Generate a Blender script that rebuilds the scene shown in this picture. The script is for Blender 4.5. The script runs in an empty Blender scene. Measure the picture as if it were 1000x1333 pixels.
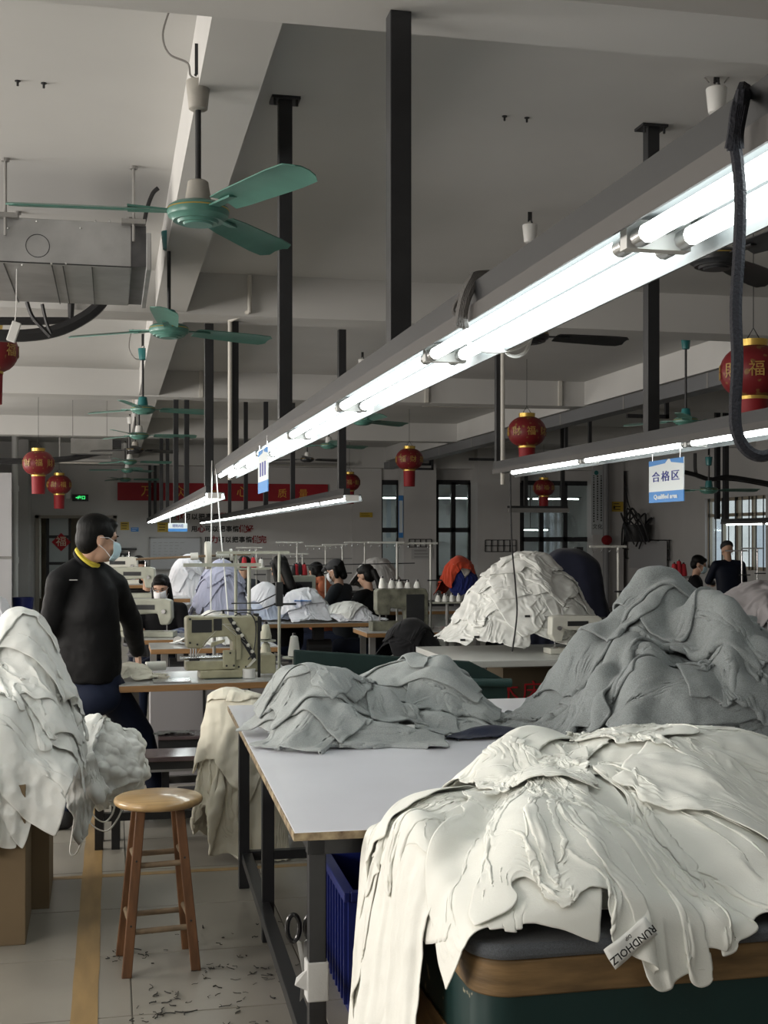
import bpy, math, random
import numpy as np
from mathutils import Vector, Matrix

# ---------------------------------------------------------------- camera, world, light, exposure
SC = bpy.context.scene
COL = SC.collection
FPX, HOR, CAMZ = 1640.0, 700.0, 1.53          # focal length and horizon row of the 1000x1333 frame; eye height
PSI = math.atan(355.0 / FPX)                  # the camera is turned a little to the right of the aisle
CS, SN = math.cos(PSI), math.sin(PSI)
cam_data = bpy.data.cameras.new('camera')
cam = bpy.data.objects.new('camera', cam_data)
COL.objects.link(cam)
cam.location = (0, 0, CAMZ)
cam.rotation_euler = (math.pi / 2, 0, -PSI)
cam_data.sensor_fit = 'HORIZONTAL'
cam_data.sensor_width = 36.0
cam_data.lens = 36.0 * FPX / 1000.0
cam_data.shift_y = (HOR - 666.5) / 1000.0
cam_data.clip_end = 200
SC.camera = cam

world = bpy.data.worlds.new('overcast_sky')
SC.world = world
world.use_nodes = True
world.node_tree.nodes['Background'].inputs[0].default_value = (0.80, 0.88, 1.0, 1)
world.node_tree.nodes['Background'].inputs[1].default_value = 1.6

SC.view_settings.view_transform = 'Standard'
SC.view_settings.look = 'None'
SC.view_settings.gamma = 1.0
SC.view_settings.use_curve_mapping = False
SC.view_settings.exposure = 0.0
SC.cycles.use_denoising = True
SC.cycles.max_bounces = 8
SC.cycles.diffuse_bounces = 4
SC.cycles.caustics_reflective = False
SC.cycles.caustics_refractive = False
SC.cycles.sample_clamp_indirect = 4.0

TUBE_STRENGTH = 13.5                          # the fluorescent tubes
DAYLIGHT = 260.0                              # watts through each left-hand window

def area_light(name, loc, rot, sx, sy, power, color=(1, 1, 1)):
    d = bpy.data.lights.new(name, 'AREA')
    d.shape = 'RECTANGLE'; d.size = sx; d.size_y = sy; d.energy = power; d.color = color
    o = bpy.data.objects.new(name, d)
    COL.objects.link(o)
    o.location = loc; o.rotation_euler = rot
    return o

# daylight at the three windows of the left wall (the wall stands outside the frame)
WINDOW_Y = (1.2, 6.3, 11.6, 17.4)
for wy in WINDOW_Y:
    area_light('window_daylight', (-5.35, wy, 1.95), (0, -math.pi / 2, 0), 1.5, 3.2, DAYLIGHT * (.85 if wy < 3 else 1.1 if wy < 7 else .9), (1.0, 0.93, 0.84))

# ---------------------------------------------------------------- helpers
def at(px, py, x=None, y=None, z=None, d=None):
    """the room point seen at a pixel of the photograph, on the plane x, y or z = const or at camera depth d"""
    cx = (px - 500.0) / FPX; cz = (HOR - py) / FPX
    dx, dy, dz = cx * CS + SN, CS - cx * SN, cz
    if d is not None: t = d
    elif y is not None: t = y / dy
    elif x is not None: t = x / dx
    else: t = (z - CAMZ) / dz
    return Vector((dx * t, dy * t, CAMZ + dz * t))

def R(a): return math.radians(a)
def rnd(s): return random.Random(s)

class MB:
    """collects simple shapes; build() links them as ONE mesh object"""
    def __init__(s): s.v = []; s.f = []; s.M = None; s.cuts = []
    def add(s, vs, fs):
        o = len(s.v); s.cuts.append((o, len(s.f)))
        if s.M is not None: vs = [s.M @ Vector(p) for p in vs]
        s.v += [tuple(p) for p in vs]
        s.f += [tuple(i + o for i in f) for f in fs]
        return s
    def box(s, c, size, rz=0.0, M=None):
        x, y, z = (k / 2 for k in size)
        vs = [Vector((i * x, j * y, k * z)) for i in (-1, 1) for j in (-1, 1) for k in (-1, 1)]
        if M is None: M = Matrix.Rotation(rz, 3, 'Z')
        vs = [M @ p + Vector(c) for p in vs]
        return s.add(vs, [(0, 1, 3, 2), (4, 6, 7, 5), (0, 4, 5, 1), (2, 3, 7, 6), (0, 2, 6, 4), (1, 5, 7, 3)])
    def bx(s, x0, x1, y0, y1, z0, z1):
        return s.box(((x0 + x1) / 2, (y0 + y1) / 2, (z0 + z1) / 2), (abs(x1 - x0), abs(y1 - y0), abs(z1 - z0)))
    def bar(s, p0, p1, w, h=None, up=(0, 0, 1)):
        """a square bar from p0 to p1"""
        h = w if h is None else h
        p0, p1 = Vector(p0), Vector(p1); d = p1 - p0; L = d.length
        d.normalize(); u = Vector(up)
        if abs(d.dot(u)) > 0.98: u = Vector((0, 1, 0))
        a = d.cross(u).normalized(); b = a.cross(d)
        M = Matrix((a, d, b)).transposed()
        return s.box((p0 + p1) / 2, (w, L, h), M=M)
    def loft(s, rings, n=28):
        """rings: (centre, right axis, back axis) half-axis vectors; closed at both ends"""
        vs, fs = [], []
        for c, a, b in rings:
            for i in range(n):
                t = 2 * math.pi * i / n; ct, st = math.cos(t), math.sin(t)
                vs.append(Vector(c) + a * (abs(ct) ** .85 * (1 if ct > 0 else -1)) + b * (abs(st) ** .85 * (1 if st > 0 else -1)))
        for k in range(len(rings) - 1):
            fs += [(k * n + i, k * n + (i + 1) % n, (k + 1) * n + (i + 1) % n, (k + 1) * n + i) for i in range(n)]
        fs += [tuple(range(n - 1, -1, -1)), tuple(range((len(rings) - 1) * n, len(rings) * n))]
        return s.add(vs, fs)
    def cyl(s, p0, p1, r0, r1=None, n=12, cap=True):
        r1 = r0 if r1 is None else r1
        p0, p1 = Vector(p0), Vector(p1); d = (p1 - p0).normalized()
        u = Vector((0, 0, 1)) if abs(d.z) < 0.9 else Vector((1, 0, 0))
        a = d.cross(u).normalized(); b = d.cross(a)
        vs = []
        for p, r in ((p0, r0), (p1, r1)):
            vs += [p + (a * math.cos(2 * math.pi * i / n) + b * math.sin(2 * math.pi * i / n)) * r for i in range(n)]
        fs = [(i, (i + 1) % n, n + (i + 1) % n, n + i) for i in range(n)]
        if cap: fs += [tuple(range(n - 1, -1, -1)), tuple(range(n, 2 * n))]
        return s.add(vs, fs)
    def tube(s, pts, r, n=8, radii=None, flat=1.0):
        pts = [Vector(p) for p in pts]
        vs, fs = [], []; a = None
        for k, p in enumerate(pts):
            d = (pts[min(k + 1, len(pts) - 1)] - pts[max(k - 1, 0)]).normalized()
            if a is None:
                u = Vector((0, 0, 1)) if abs(d.z) < 0.9 else Vector((1, 0, 0))
                a = d.cross(u).normalized()
            else:
                a = (a - d * a.dot(d)).normalized()
            b = d.cross(a); rr = radii[k] if radii else r
            vs += [p + (a * math.cos(2 * math.pi * i / n) + b * flat * math.sin(2 * math.pi * i / n)) * rr for i in range(n)]
        for k in range(len(pts) - 1):
            fs += [(k * n + i, k * n + (i + 1) % n, (k + 1) * n + (i + 1) % n, (k + 1) * n + i) for i in range(n)]
        fs += [tuple(range(n - 1, -1, -1)), tuple(range((len(pts) - 1) * n, len(pts) * n))]
        return s.add(vs, fs)
    def lathe(s, prof, c=(0, 0, 0), n=24, M=None):
        """prof = [(r, z)...] turned about z"""
        c = Vector(c); vs, fs = [], []
        for r, z in prof:
            for i in range(n):
                p = Vector((r * math.cos(2 * math.pi * i / n), r * math.sin(2 * math.pi * i / n), z))
                if M is not None: p = M @ p
                vs.append(p + c)
        for k in range(len(prof) - 1):
            fs += [(k * n + i, k * n + (i + 1) % n, (k + 1) * n + (i + 1) % n, (k + 1) * n + i) for i in range(n)]
        if prof[0][0] > 1e-6: fs.append(tuple(range(n - 1, -1, -1)))
        if prof[-1][0] > 1e-6: fs.append(tuple(range((len(prof) - 1) * n, len(prof) * n)))
        return s.add(vs, fs)
    def ell(s, c, rad, M=None, n=16, m=10):
        vs, fs = [], []; c = Vector(c)
        for k in range(m + 1):
            t = math.pi * k / m
            for i in range(n):
                a = 2 * math.pi * i / n
                p = Vector((rad[0] * math.sin(t) * math.cos(a), rad[1] * math.sin(t) * math.sin(a), rad[2] * math.cos(t)))
                if M is not None: p = M @ p
                vs.append(p + c)
        for k in range(m):
            fs += [(k * n + i, (k + 1) * n + i, (k + 1) * n + (i + 1) % n, k * n + (i + 1) % n) for i in range(n)]
        return s.add(vs, fs)
    def limb(s, p0, p1, r0, r1, n=12):
        s.cyl(p0, p1, r0, r1, n); s.ell(p0, (r0,) * 3, n=n, m=8); return s.ell(p1, (r1,) * 3, n=n, m=8)
    def prism(s, outline, y0, y1, axis='y'):
        """outline [(a, b)...] extruded along an axis: y -> (a, y, b); x -> (x, a, b); z -> (a, b, z)"""
        n = len(outline)
        f = {'y': lambda a, b, t: (a, t, b), 'x': lambda a, b, t: (t, a, b), 'z': lambda a, b, t: (a, b, t)}[axis]
        vs = [f(a, b, y0) for a, b in outline] + [f(a, b, y1) for a, b in outline]
        fs = [(i, (i + 1) % n, n + (i + 1) % n, n + i) for i in range(n)]
        fs += [tuple(range(n - 1, -1, -1)), tuple(range(n, 2 * n))]
        return s.add(vs, fs)
    def mesh(s, name):
        me = bpy.data.meshes.new(name)
        me.from_pydata(s.v, [], s.f); me.update()
        return me
    def build(s, name, m, parent=None, smooth=False, bevel=0, remesh=0, soft=0, sub=0, fix=True):
        me = s.mesh(name)
        if fix:
            import bmesh
            b = bmesh.new(); b.from_mesh(me)
            if smooth or remesh: bmesh.ops.remove_doubles(b, verts=b.verts, dist=1e-5)
            bmesh.ops.recalc_face_normals(b, faces=b.faces); b.to_mesh(me); b.free()
        o = bpy.data.objects.new(name, me)
        COL.objects.link(o)
        if m is not None: me.materials.append(m)
        if parent is not None: o.parent = parent
        if smooth or remesh:
            for p in me.polygons: p.use_smooth = True
            if smooth and not remesh:
                me.set_sharp_from_angle(angle=R(42))
        if remesh:
            r = o.modifiers.new('union', 'REMESH'); r.mode = 'VOXEL'; r.voxel_size = remesh; r.use_smooth_shade = True
            if soft:
                k = o.modifiers.new('soft', 'SMOOTH'); k.factor = 0.5; k.iterations = soft
        if bevel:
            k = o.modifiers.new('edge', 'BEVEL'); k.width = bevel; k.segments = 2; k.limit_method = 'ANGLE'; k.angle_limit = R(40)
        if sub:
            k = o.modifiers.new('round', 'SUBSURF'); k.levels = k.render_levels = sub
        return o

def each(mb, name, m, parent, **kw):
    """every shape collected in mb becomes an object of its own"""
    out = []
    cuts = mb.cuts + [(len(mb.v), len(mb.f))]
    for (v0, f0), (v1, f1) in zip(cuts[:-1], cuts[1:]):
        q = MB(); q.v = mb.v[v0:v1]; q.f = [tuple(i - v0 for i in f) for f in mb.f[f0:f1]]
        out.append(q.build(name, m, parent, **kw))
    return out
MB.each = lambda s, name, m, parent=None, **kw: each(s, name, m, parent, **kw)

def tag(o, label=None, cat=None, group=None, kind=None):
    if label: o['label'] = label
    if cat: o['category'] = cat
    if group: o['group'] = group
    if kind: o['kind'] = kind
    return o
def thing(name, label, cat, loc=(0, 0, 0), rz=0.0, group=None):
    o = bpy.data.objects.new(name, None)
    COL.objects.link(o); o.empty_display_size = 0.1
    o.location = loc; o.rotation_euler = (0, 0, rz)
    return tag(o, label, cat, group)
KIDS = {}
def kids(o):
    return [c for c in bpy.data.objects if c.parent == o]
def dup(root, loc, rz=None, label=None, group=None, scale=None):
    def cp(o, parent):
        c = o.copy(); COL.objects.link(c)
        if parent is not None:
            c.parent = parent; c.matrix_parent_inverse = o.matrix_parent_inverse
        for k in kids(o): cp(k, c)
        return c
    r = cp(root, None)
    r.location = loc
    if rz is not None: r.rotation_euler = (0, 0, rz)
    if scale is not None: r.scale = (scale,) * 3 if not hasattr(scale, '__len__') else scale
    if label: r['label'] = label
    if group: r['group'] = group
    return r
def structure(name, mb, m, **kw):
    o = mb.build(name, m, **kw); o['kind'] = 'structure'
    return o

# ---------------------------------------------------------------- materials
MATS = {}
def mat(name, col, rough=0.6, metal=0.0, spec=0.5, var=0.0, vscale=6.0, bump=0.0, bscale=60.0, emit=0.0, emitcol=None, stretch=None, col2=None, coat=0.0, alpha=1.0, detail=4.0, sheen=0.0):
    m = bpy.data.materials.new(name); m.use_nodes = True
    nt = m.node_tree; b = nt.nodes['Principled BSDF']; L = nt.links.new
    b.inputs['Base Color'].default_value = (*col, 1)
    b.inputs['Roughness'].default_value = rough
    b.inputs['Metallic'].default_value = metal
    b.inputs['Specular IOR Level'].default_value = spec
    b.inputs['Coat Weight'].default_value = coat
    b.inputs['Alpha'].default_value = alpha
    if sheen: b.inputs['Sheen Weight'].default_value = sheen
    if emit:
        b.inputs['Emission Color'].default_value = (*(emitcol or col), 1); b.inputs['Emission Strength'].default_value = emit
    co = None
    if var or bump:
        tc = nt.nodes.new('ShaderNodeTexCoord'); co = tc.outputs['Object']
        if stretch:
            mp = nt.nodes.new('ShaderNodeMapping'); mp.inputs['Scale'].default_value = stretch
            L(co, mp.inputs[0]); co = mp.outputs[0]
    if var:
        n = nt.nodes.new('ShaderNodeTexNoise'); n.inputs['Scale'].default_value = vscale; n.inputs['Detail'].default_value = detail
        L(co, n.inputs['Vector'])
        r = nt.nodes.new('ShaderNodeValToRGB')
        c2 = col2 or tuple(c * (1 - var) for c in col)
        r.color_ramp.elements[0].position = 0.34; r.color_ramp.elements[1].position = 0.66
        r.color_ramp.elements[0].color = (*c2, 1); r.color_ramp.elements[1].color = (*col, 1)
        L(n.outputs['Fac'], r.inputs[0]); L(r.outputs[0], b.inputs['Base Color'])
    if bump:
        n = nt.nodes.new('ShaderNodeTexNoise'); n.inputs['Scale'].default_value = bscale; n.inputs['Detail'].default_value = 4
        L(co, n.inputs['Vector'])
        k = nt.nodes.new('ShaderNodeBump'); k.inputs['Strength'].default_value = bump; k.inputs['Distance'].default_value = 0.01
        L(n.outputs['Fac'], k.inputs['Height']); L(k.outputs[0], b.inputs['Normal'])
    MATS[name] = m
    return m
def emission(name, col, strength):
    m = bpy.data.materials.new(name); m.use_nodes = True
    nt = m.node_tree; nt.nodes.clear()
    e = nt.nodes.new('ShaderNodeEmission'); e.inputs[0].default_value = (*col, 1); e.inputs[1].default_value = strength
    o = nt.nodes.new('ShaderNodeOutputMaterial'); nt.links.new(e.outputs[0], o.inputs[0])
    return m

TEXTS = {}
def text(body, size, m, parent=None, name='lettering', loc=(0, 0, 0), rot=(math.pi / 2, 0, 0), depth=0.001, align='CENTER', bold=0.0, sx=1.0):
    """flat lettering as a real mesh"""
    key = (body, size, depth, align, bold)
    if key not in TEXTS:
        cu = bpy.data.curves.new('lettering', 'FONT')
        cu.body = body; cu.size = size; cu.align_x = align; cu.align_y = 'CENTER'; cu.extrude = depth; cu.offset = bold
        cu.resolution_u = 2
        o = bpy.data.objects.new('lettering', cu); COL.objects.link(o)
        dg = bpy.context.evaluated_depsgraph_get(); dg.update()
        TEXTS[key] = bpy.data.meshes.new_from_object(o.evaluated_get(dg))
        bpy.data.objects.remove(o)
    me = TEXTS[key]
    if len(me.materials) and me.materials[0] != m: me = me.copy(); me.materials.clear()
    if not len(me.materials): me.materials.append(m)
    o = bpy.data.objects.new(name, me); COL.objects.link(o)
    o.location = loc; o.rotation_euler = rot; o.scale = (sx, 1, 1)
    if parent is not None: o.parent = parent
    return o

PAINT = mat('white_paint', (0.56, 0.55, 0.54), 0.75, var=0.10, vscale=0.9, bump=0.06, bscale=18)
CEILP = mat('ceiling_paint', (0.585, 0.58, 0.565), 0.8, var=0.10, vscale=0.7, bump=0.05, bscale=14)
WAIN = mat('wainscot_paint', (0.62, 0.61, 0.60), 0.5, var=0.06, vscale=1.2)
BLACKM = mat('black_painted_steel', (0.022, 0.023, 0.026), 0.42, 0.0, 0.5, var=0.3, vscale=9, bump=0.04)
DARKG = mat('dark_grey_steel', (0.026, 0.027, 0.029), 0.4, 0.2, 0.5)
GREYM = mat('grey_steel', (0.30, 0.295, 0.285), 0.42, 0.35, var=0.12, vscale=8)
WHITEM = mat('white_enamel', (0.74, 0.74, 0.72), 0.35)
GALV = mat('galvanised_sheet', (0.50, 0.505, 0.51), 0.36, 0.75, var=0.22, vscale=5.0, bump=0.03, bscale=8)
RUBBER = mat('black_rubber', (0.015, 0.015, 0.017), 0.5, bump=0.25, bscale=40)
TEAL = mat('teal_enamel', (0.095, 0.25, 0.205), 0.35, var=0.2, vscale=7)
TEALD = mat('dark_teal_enamel', (0.02, 0.16, 0.165), 0.35)
GOLD = mat('gold_foil', (0.62, 0.43, 0.10), 0.35, 0.6)
REDC = mat('red_lantern_cloth', (0.25, 0.006, 0.011), 0.65)
REDD = mat('red_banner_cloth', (0.33, 0.006, 0.016), 0.6, var=0.15, vscale=3)
TUBE = emission('lit_tube', (0.93, 1.0, 0.98), TUBE_STRENGTH)
ALU = mat('tube_cap_aluminium', (0.55, 0.55, 0.54), 0.3, 0.9)
REFL = mat('lamp_reflector_enamel', (0.13, 0.142, 0.145), 0.45)
FLANGE = mat('trough_flange', (0.085, 0.081, 0.078), 0.55, spec=.3)
# ---------------------------------------------------------------- the room
XL, XR, Y0, Y1, ZC = -5.0, 11.1, -3.0, 26.2, 3.43
ZS = 3.13
BEAMS = ((3.33, 3.65, 3.03), (9.1, 9.45, ZS), (14.5, 14.85, ZS), (20.3, 20.65, ZS))

FLOORM = mat('worn_ceramic_tile', (0.30, 0.28, 0.24), 0.30, var=0.16, vscale=2.4, bump=0.02, bscale=9)
JOINT = mat('dark_floor_joint', (0.16, 0.15, 0.13), 0.8)
floor = structure('floor', MB().bx(XL, XR, Y0, Y1 + 1.8, -0.12, -0.004), JOINT)
# the tiles: 0.6 m squares laid along the aisle
T = 0.6
pa = at(169, 1243, z=0.0)
ox, oy = pa.x % T, pa.y % T
tile_me = None
ks = range(-4, 12); js = range(2, 20)
cells = sorted([(i, j) for i in range(-9, 19) for j in range(-6, 47)], key=lambda q: (math.hypot(q[0] * T + ox, q[1] * T + oy)))
near, far_cells = [], []
for i, j in cells:
    x, y = i * T + ox + T / 2, j * T + oy + T / 2
    if not (XL < x - T / 2 and x + T / 2 < XR and Y0 < y - T / 2 and y + T / 2 < Y1): continue
    dep = y * CS + x * SN
    vis = False
    if dep > 2.0:
        u = 500 + FPX * (x * CS - y * SN) / dep
        vis = -140 < u < 640 and 700 + FPX * CAMZ / dep < 1480
    (near if vis and len(near) < 296 else far_cells).append((x, y))
g = 0.0025
tb = MB(); h = T / 2 - g
tb.add([(-h, -h, -0.01), (h, -h, -0.01), (h, h, -0.01), (-h, h, -0.01), (-h, -h, -0.001), (h, -h, -0.001), (h, h, -0.001), (-h, h, -0.001),
        (-h + .002, -h + .002, 0), (h - .002, -h + .002, 0), (h - .002, h - .002, 0), (-h + .002, h - .002, 0)],
       [(0, 1, 5, 4), (1, 2, 6, 5), (2, 3, 7, 6), (3, 0, 4, 7), (4, 5, 9, 8), (5, 6, 10, 9), (6, 7, 11, 10), (7, 4, 8, 11), (8, 9, 10, 11)])
tile0 = tb.mesh('tile'); tile0.materials.append(FLOORM)
for x, y in near:
    o = bpy.data.objects.new('tile', tile0); COL.objects.link(o); o.location = (x, y, 0); o.parent = floor
tf = MB()
for x, y in far_cells:
    tf.add([(x - h, y - h, 0), (x + h, y - h, 0), (x + h, y + h, 0), (x - h, y + h, 0)], [(0, 1, 2, 3)])
o = tf.build('distant_tiles', FLOORM, floor, fix=False); o['kind'] = 'stuff'

structure('ceiling', MB().bx(XL, XR, Y0, Y1, ZC, ZC + 0.15), CEILP)
for k, (a, b, zz) in enumerate(BEAMS):
    structure('ceiling_beam_%d' % (k + 1), MB().bx(XL, XR, a, b, zz, ZC), CEILP)
structure('ceiling_beam_5', MB().bx(0.305, 0.525, Y0, Y1, 3.145, ZC), CEILP)
structure('ceiling_beam_6', MB().bx(5.64, 5.95, Y0, Y1, 3.145, ZC), CEILP)
structure('ceiling_beam_7', MB().bx(XL, XR, 25.9, Y1, 3.0, ZC), CEILP)

# left wall with window openings (outside the frame, lets the daylight in)
wl = MB(); edges = [Y0]
for wy in WINDOW_Y: edges += [wy - 1.6, wy + 1.6]
edges.append(Y1 + 1.8)
for k in range(0, len(edges), 2): wl.bx(XL - 0.2, XL, edges[k], edges[k + 1], 0, ZC)
for wy in WINDOW_Y:
    wl.bx(XL - 0.2, XL, wy - 1.6, wy + 1.6, 0, 1.1); wl.bx(XL - 0.2, XL, wy - 1.6, wy + 1.6, 2.8, ZC)
structure('wall_left', wl, PAINT)
for k, wy in enumerate(WINDOW_Y):
    w = MB()
    for yy in (-1.58, -0.53, 0.53, 1.58): w.bx(XL - 0.13, XL - 0.07, wy + yy - 0.02, wy + yy + 0.02, 1.1, 2.8)
    for zz in (1.12, 2.3, 2.78): w.bx(XL - 0.13, XL - 0.07, wy - 1.6, wy + 1.6, zz - 0.02, zz + 0.02)
    structure('window_%d' % (k + 1), w, GREYM)
structure('wall_near', MB().bx(XL, XR, Y0 - 0.2, Y0, 0, ZC), PAINT)

# right wall with the barred window
wa, wb = at(918, 700, x=XR).y, at(997, 700, x=XR).y
wz1, wz0 = at(955, 647, x=XR).z, 0.95
wr = MB()
wr.bx(XR, XR + 0.24, Y0, wb, 0, ZC); wr.bx(XR, XR + 0.24, wa, Y1 + 0.2, 0, ZC)
wr.bx(XR, XR + 0.24, wb, wa, 0, wz0); wr.bx(XR, XR + 0.24, wb, wa, wz1, ZC)
structure('wall_right', wr, PAINT)
WFR = mat('old_window_frame', (0.40, 0.35, 0.27), 0.5)
GLASS = bpy.data.materials.new('window_glass'); GLASS.use_nodes = True
nt = GLASS.node_tree; nt.nodes.clear()
tr = nt.nodes.new('ShaderNodeBsdfTransparent'); gl = nt.nodes.new('ShaderNodeBsdfGlossy'); gl.inputs['Roughness'].default_value = 0.05
tr.inputs[0].default_value = (0.9, 0.93, 0.92, 1)
mx = nt.nodes.new('ShaderNodeMixShader'); mx.inputs[0].default_value = 0.10; ou = nt.nodes.new('ShaderNodeOutputMaterial')
nt.links.new(tr.outputs[0], mx.inputs[1]); nt.links.new(gl.outputs[0], mx.inputs[2]); nt.links.new(mx.outputs[0], ou.inputs[0])
win = bpy.data.objects.new('window_5', None); COL.objects.link(win); win['kind'] = 'structure'
WY = [wb + (wa - wb) * t for t in (0, .25, .5, .75, 1)]
zt = at(955, 670, x=XR).z
fr = MB()
for k, y in enumerate(WY): fr.bx(XR + 0.06, XR + 0.13, y - (.05 if k in (0, 2, 4) else .03), y + (.05 if k in (0, 2, 4) else .03), wz0, wz1)
for zz in (wz0 + .03, zt, wz1 - .03): fr.bx(XR + 0.06, XR + 0.13, wb, wa, zz - .03, zz + .03)
fr.build('frame', WFR, win)
for k in range(4):
    MB().bx(XR + 0.09, XR + 0.096, WY[k] + .03, WY[k + 1] - .03, wz0, zt).build('pane', GLASS, win)
    MB().bx(XR + 0.09, XR + 0.096, WY[k] + .03, WY[k + 1] - .03, zt, wz1).build('pane', GLASS, win)
fr = MB()
for k in range(9):
    y = wb + (wa - wb) * (k + .5) / 9
    fr.bx(XR + 0.02, XR + 0.035, y - .008, y + .008, wz0, wz1)
fr.each('bar', DARKG, win)
# the pale building outside the barred window
STONE = mat('pale_render_wall', (0.80, 0.77, 0.70), 0.9, var=0.25, vscale=1.4, bump=0.1)
bo = thing('neighbouring_building', 'pale rendered building seen through the barred window', 'building', (XR + 5.0, 24, 0))
MB().bx(0, 0.3, -14, 16, -4, 9).build('wall', STONE, bo)
w_ = MB()
for k in range(9):
    for zz in (0.6, 3.2): w_.bx(-.05, .02, -11 + k * 2.6, -10 + k * 2.6, zz, zz + 1.4)
w_.each('shutter', mat('grey_shutter', (0.42, 0.44, 0.45), 0.6), bo)

# back wall, built round its doorway and windows
BY = Y1
def bxy(px, py): return at(px, py, y=BY)
dl, dr, dtop = bxy(46, 700).x, bxy(152, 700).x, bxy(100, 671).z
W = []
for a, b, t0, t1 in ((495, 519, 628, 752), (568, 612, 628, 752), (679, 770, 629, 775)):
    W.append((bxy(a, 700).x, bxy(b, 700).x, bxy((a + b) / 2, t1).z, bxy((a + b) / 2, t0).z))
wbk = MB()
xs = [XL, dl, dr, W[0][0], W[0][1], W[1][0], W[1][1], W[2][0], W[2][1], XR]
for k in range(0, 10, 2): wbk.bx(xs[k], xs[k + 1], BY, BY + 0.2, 0, ZC)
wbk.bx(dl, dr, BY, BY + 0.2, dtop, ZC)
for a, b, z0, z1 in W:
    wbk.bx(a, b, BY, BY + 0.2, 0, z0); wbk.bx(a, b, BY, BY + 0.2, z1, ZC)
structure('wall_back', wbk, PAINT)
PANE = GLASS
for k, (a, b, z0, z1) in enumerate(W):
    wn = bpy.data.objects.new('window_%d' % (6 + k), None); COL.objects.link(wn); wn['kind'] = 'structure'
    fr = MB(); zm = z0 + (z1 - z0) * 0.50
    vs = (a, b) if k == 0 else ((a, (a + b) / 2, b) if k == 1 else (a, a + (b - a) * .28, a + (b - a) * .62, b))
    for x in vs: fr.bx(x - .05, x + .05, BY - .02, BY + .06, z0, z1)
    for zz in (z0, zm, z1): fr.bx(a, b, BY - .02, BY + .06, zz - .05, zz + .05)
    fr.build('frame', BLACKM, wn)
    for q in range(len(vs) - 1):
        for za, zb in ((z0, zm), (zm, z1)):
            MB().bx(vs[q] + .04, vs[q + 1] - .04, BY + .03, BY + .04, za, zb).build('pane', PANE, wn)
# room behind the doorway
structure('wall_corridor', MB().bx(XL, 0.5, BY + 1.6, BY + 1.8, 0, ZC), mat('corridor_paint', (0.50, 0.44, 0.34), 0.8))
structure('ceiling_corridor', MB().bx(XL, 0.5, BY + 0.2, BY + 1.8, 2.5, 2.6), PAINT)
structure('wall_corridor_side', MB().bx(dr + 0.25, dr + 0.35, BY + 0.2, BY + 1.6, 0, 2.5), PAINT)
fx = MB()
fx.bx(dl, dl + .07, BY - .03, BY + .12, 0, dtop); fx.bx(dr - .07, dr, BY - .03, BY + .12, 0, dtop); fx.bx(dl, dr, BY - .03, BY + .12, dtop - .06, dtop)
structure('door_1', fx, mat('taupe_door_frame', (0.32, 0.29, 0.25), 0.6))
# glass inner door with its diamond paper
di = thing('glass_inner_door', 'grey glass door standing inside the doorway, red paper diamond on it', 'door', (bxy(62, 700).x, BY + 0.7, 0))
dw = at(91, 700, y=BY + .7).x - at(64, 700, y=BY + .7).x
MB().bx(0.0, dw, -.02, .02, 0.05, 2.02).build('pane', mat('grey_door_glass', (0.36, 0.42, 0.43), 0.15, coat=0.5), di)
fx = MB()
for z_ in (0.08, 1.0, 1.55, 2.0): fx.bx(0, dw, -.035, .035, z_ - .03, z_ + .03)
fx.bx(-.06, 0.0, -.04, .04, 0, 2.03); fx.bx(dw - .03, dw + .02, -.04, .04, 0, 2.03)
fx.build('frame', BLACKM, di)
dd = MB(); dd.box((0.24, -.045, 1.44), (.27, .008, .27), M=Matrix.Rotation(R(45), 3, 'Y'))
PAPR = mat('red_paper', (0.52, 0.02, 0.03), 0.7)
dd.build('paper_diamond', PAPR, di)
text('福', 0.22, mat('cream_ink', (0.85, 0.72, 0.55), 0.7), di, loc=(0.24, -.052, 1.44))
# strip of light-coloured roller curtain beside it
structure('trim_1', MB().bx(bxy(49, 700).x, bxy(52.5, 700).x, BY + .25, BY + .30, 0.3, dtop), mat('white_pvc', (0.85, 0.83, 0.78), 0.5))

# pilasters and columns along the back wall
def pilaster(k, pxa, pxb, dep=0.55, m=PAINT):
    a, b = at(pxa, 700, y=BY - dep).x, at(pxb, 700, y=BY - dep).x
    return structure('wall_back_column_%d' % k, MB().bx(a, b, BY - dep, BY, 0, ZC), m)
pilaster(1, 24, 37, 0.9)
pilaster(2, 459, 497, 0.06)
pilaster(3, 526, 568)
pilaster(4, 622, 677)
pilaster(5, 772, 812, 0.35)
# grey wainscot lines
for k, (pa_, pb_) in enumerate(((154, 459), (812, 812.5))):
    if k == 0: structure('trim_2', MB().bx(bxy(pa_, 700).x, bxy(pb_, 700).x, BY - .012, BY, 1.08, 1.10), GREYM)
# partition cupboard wall at the far left
pw = at(15, 700, y=22.0).x
structure('wall_partition', MB().bx(XL, pw, 22.0, 22.15, 0, 2.62), mat('pale_grey_panel', (0.60, 0.60, 0.62), 0.45))
structure('trim_3', MB().bx(XL, pw + .01, 21.97, 22.0, 1.18, 1.22), GREYM)
pp = thing('drain_pipe', 'white drain pipe running up beside the far left column', 'pipe', (at(19.5, 700, y=24.5).x, 24.5, 0))
MB().cyl((0, 0, 0), (0, 0, ZC), .06, n=14).build('pipe', WHITEM, pp, smooth=True)
MB().cyl((0, 0, 1.05), (0, 0, 1.17), .075, n=14).cyl((0, 0, 2.4), (0, 0, 2.5), .075, n=14).each('collar', WHITEM, pp, smooth=True)

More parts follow.
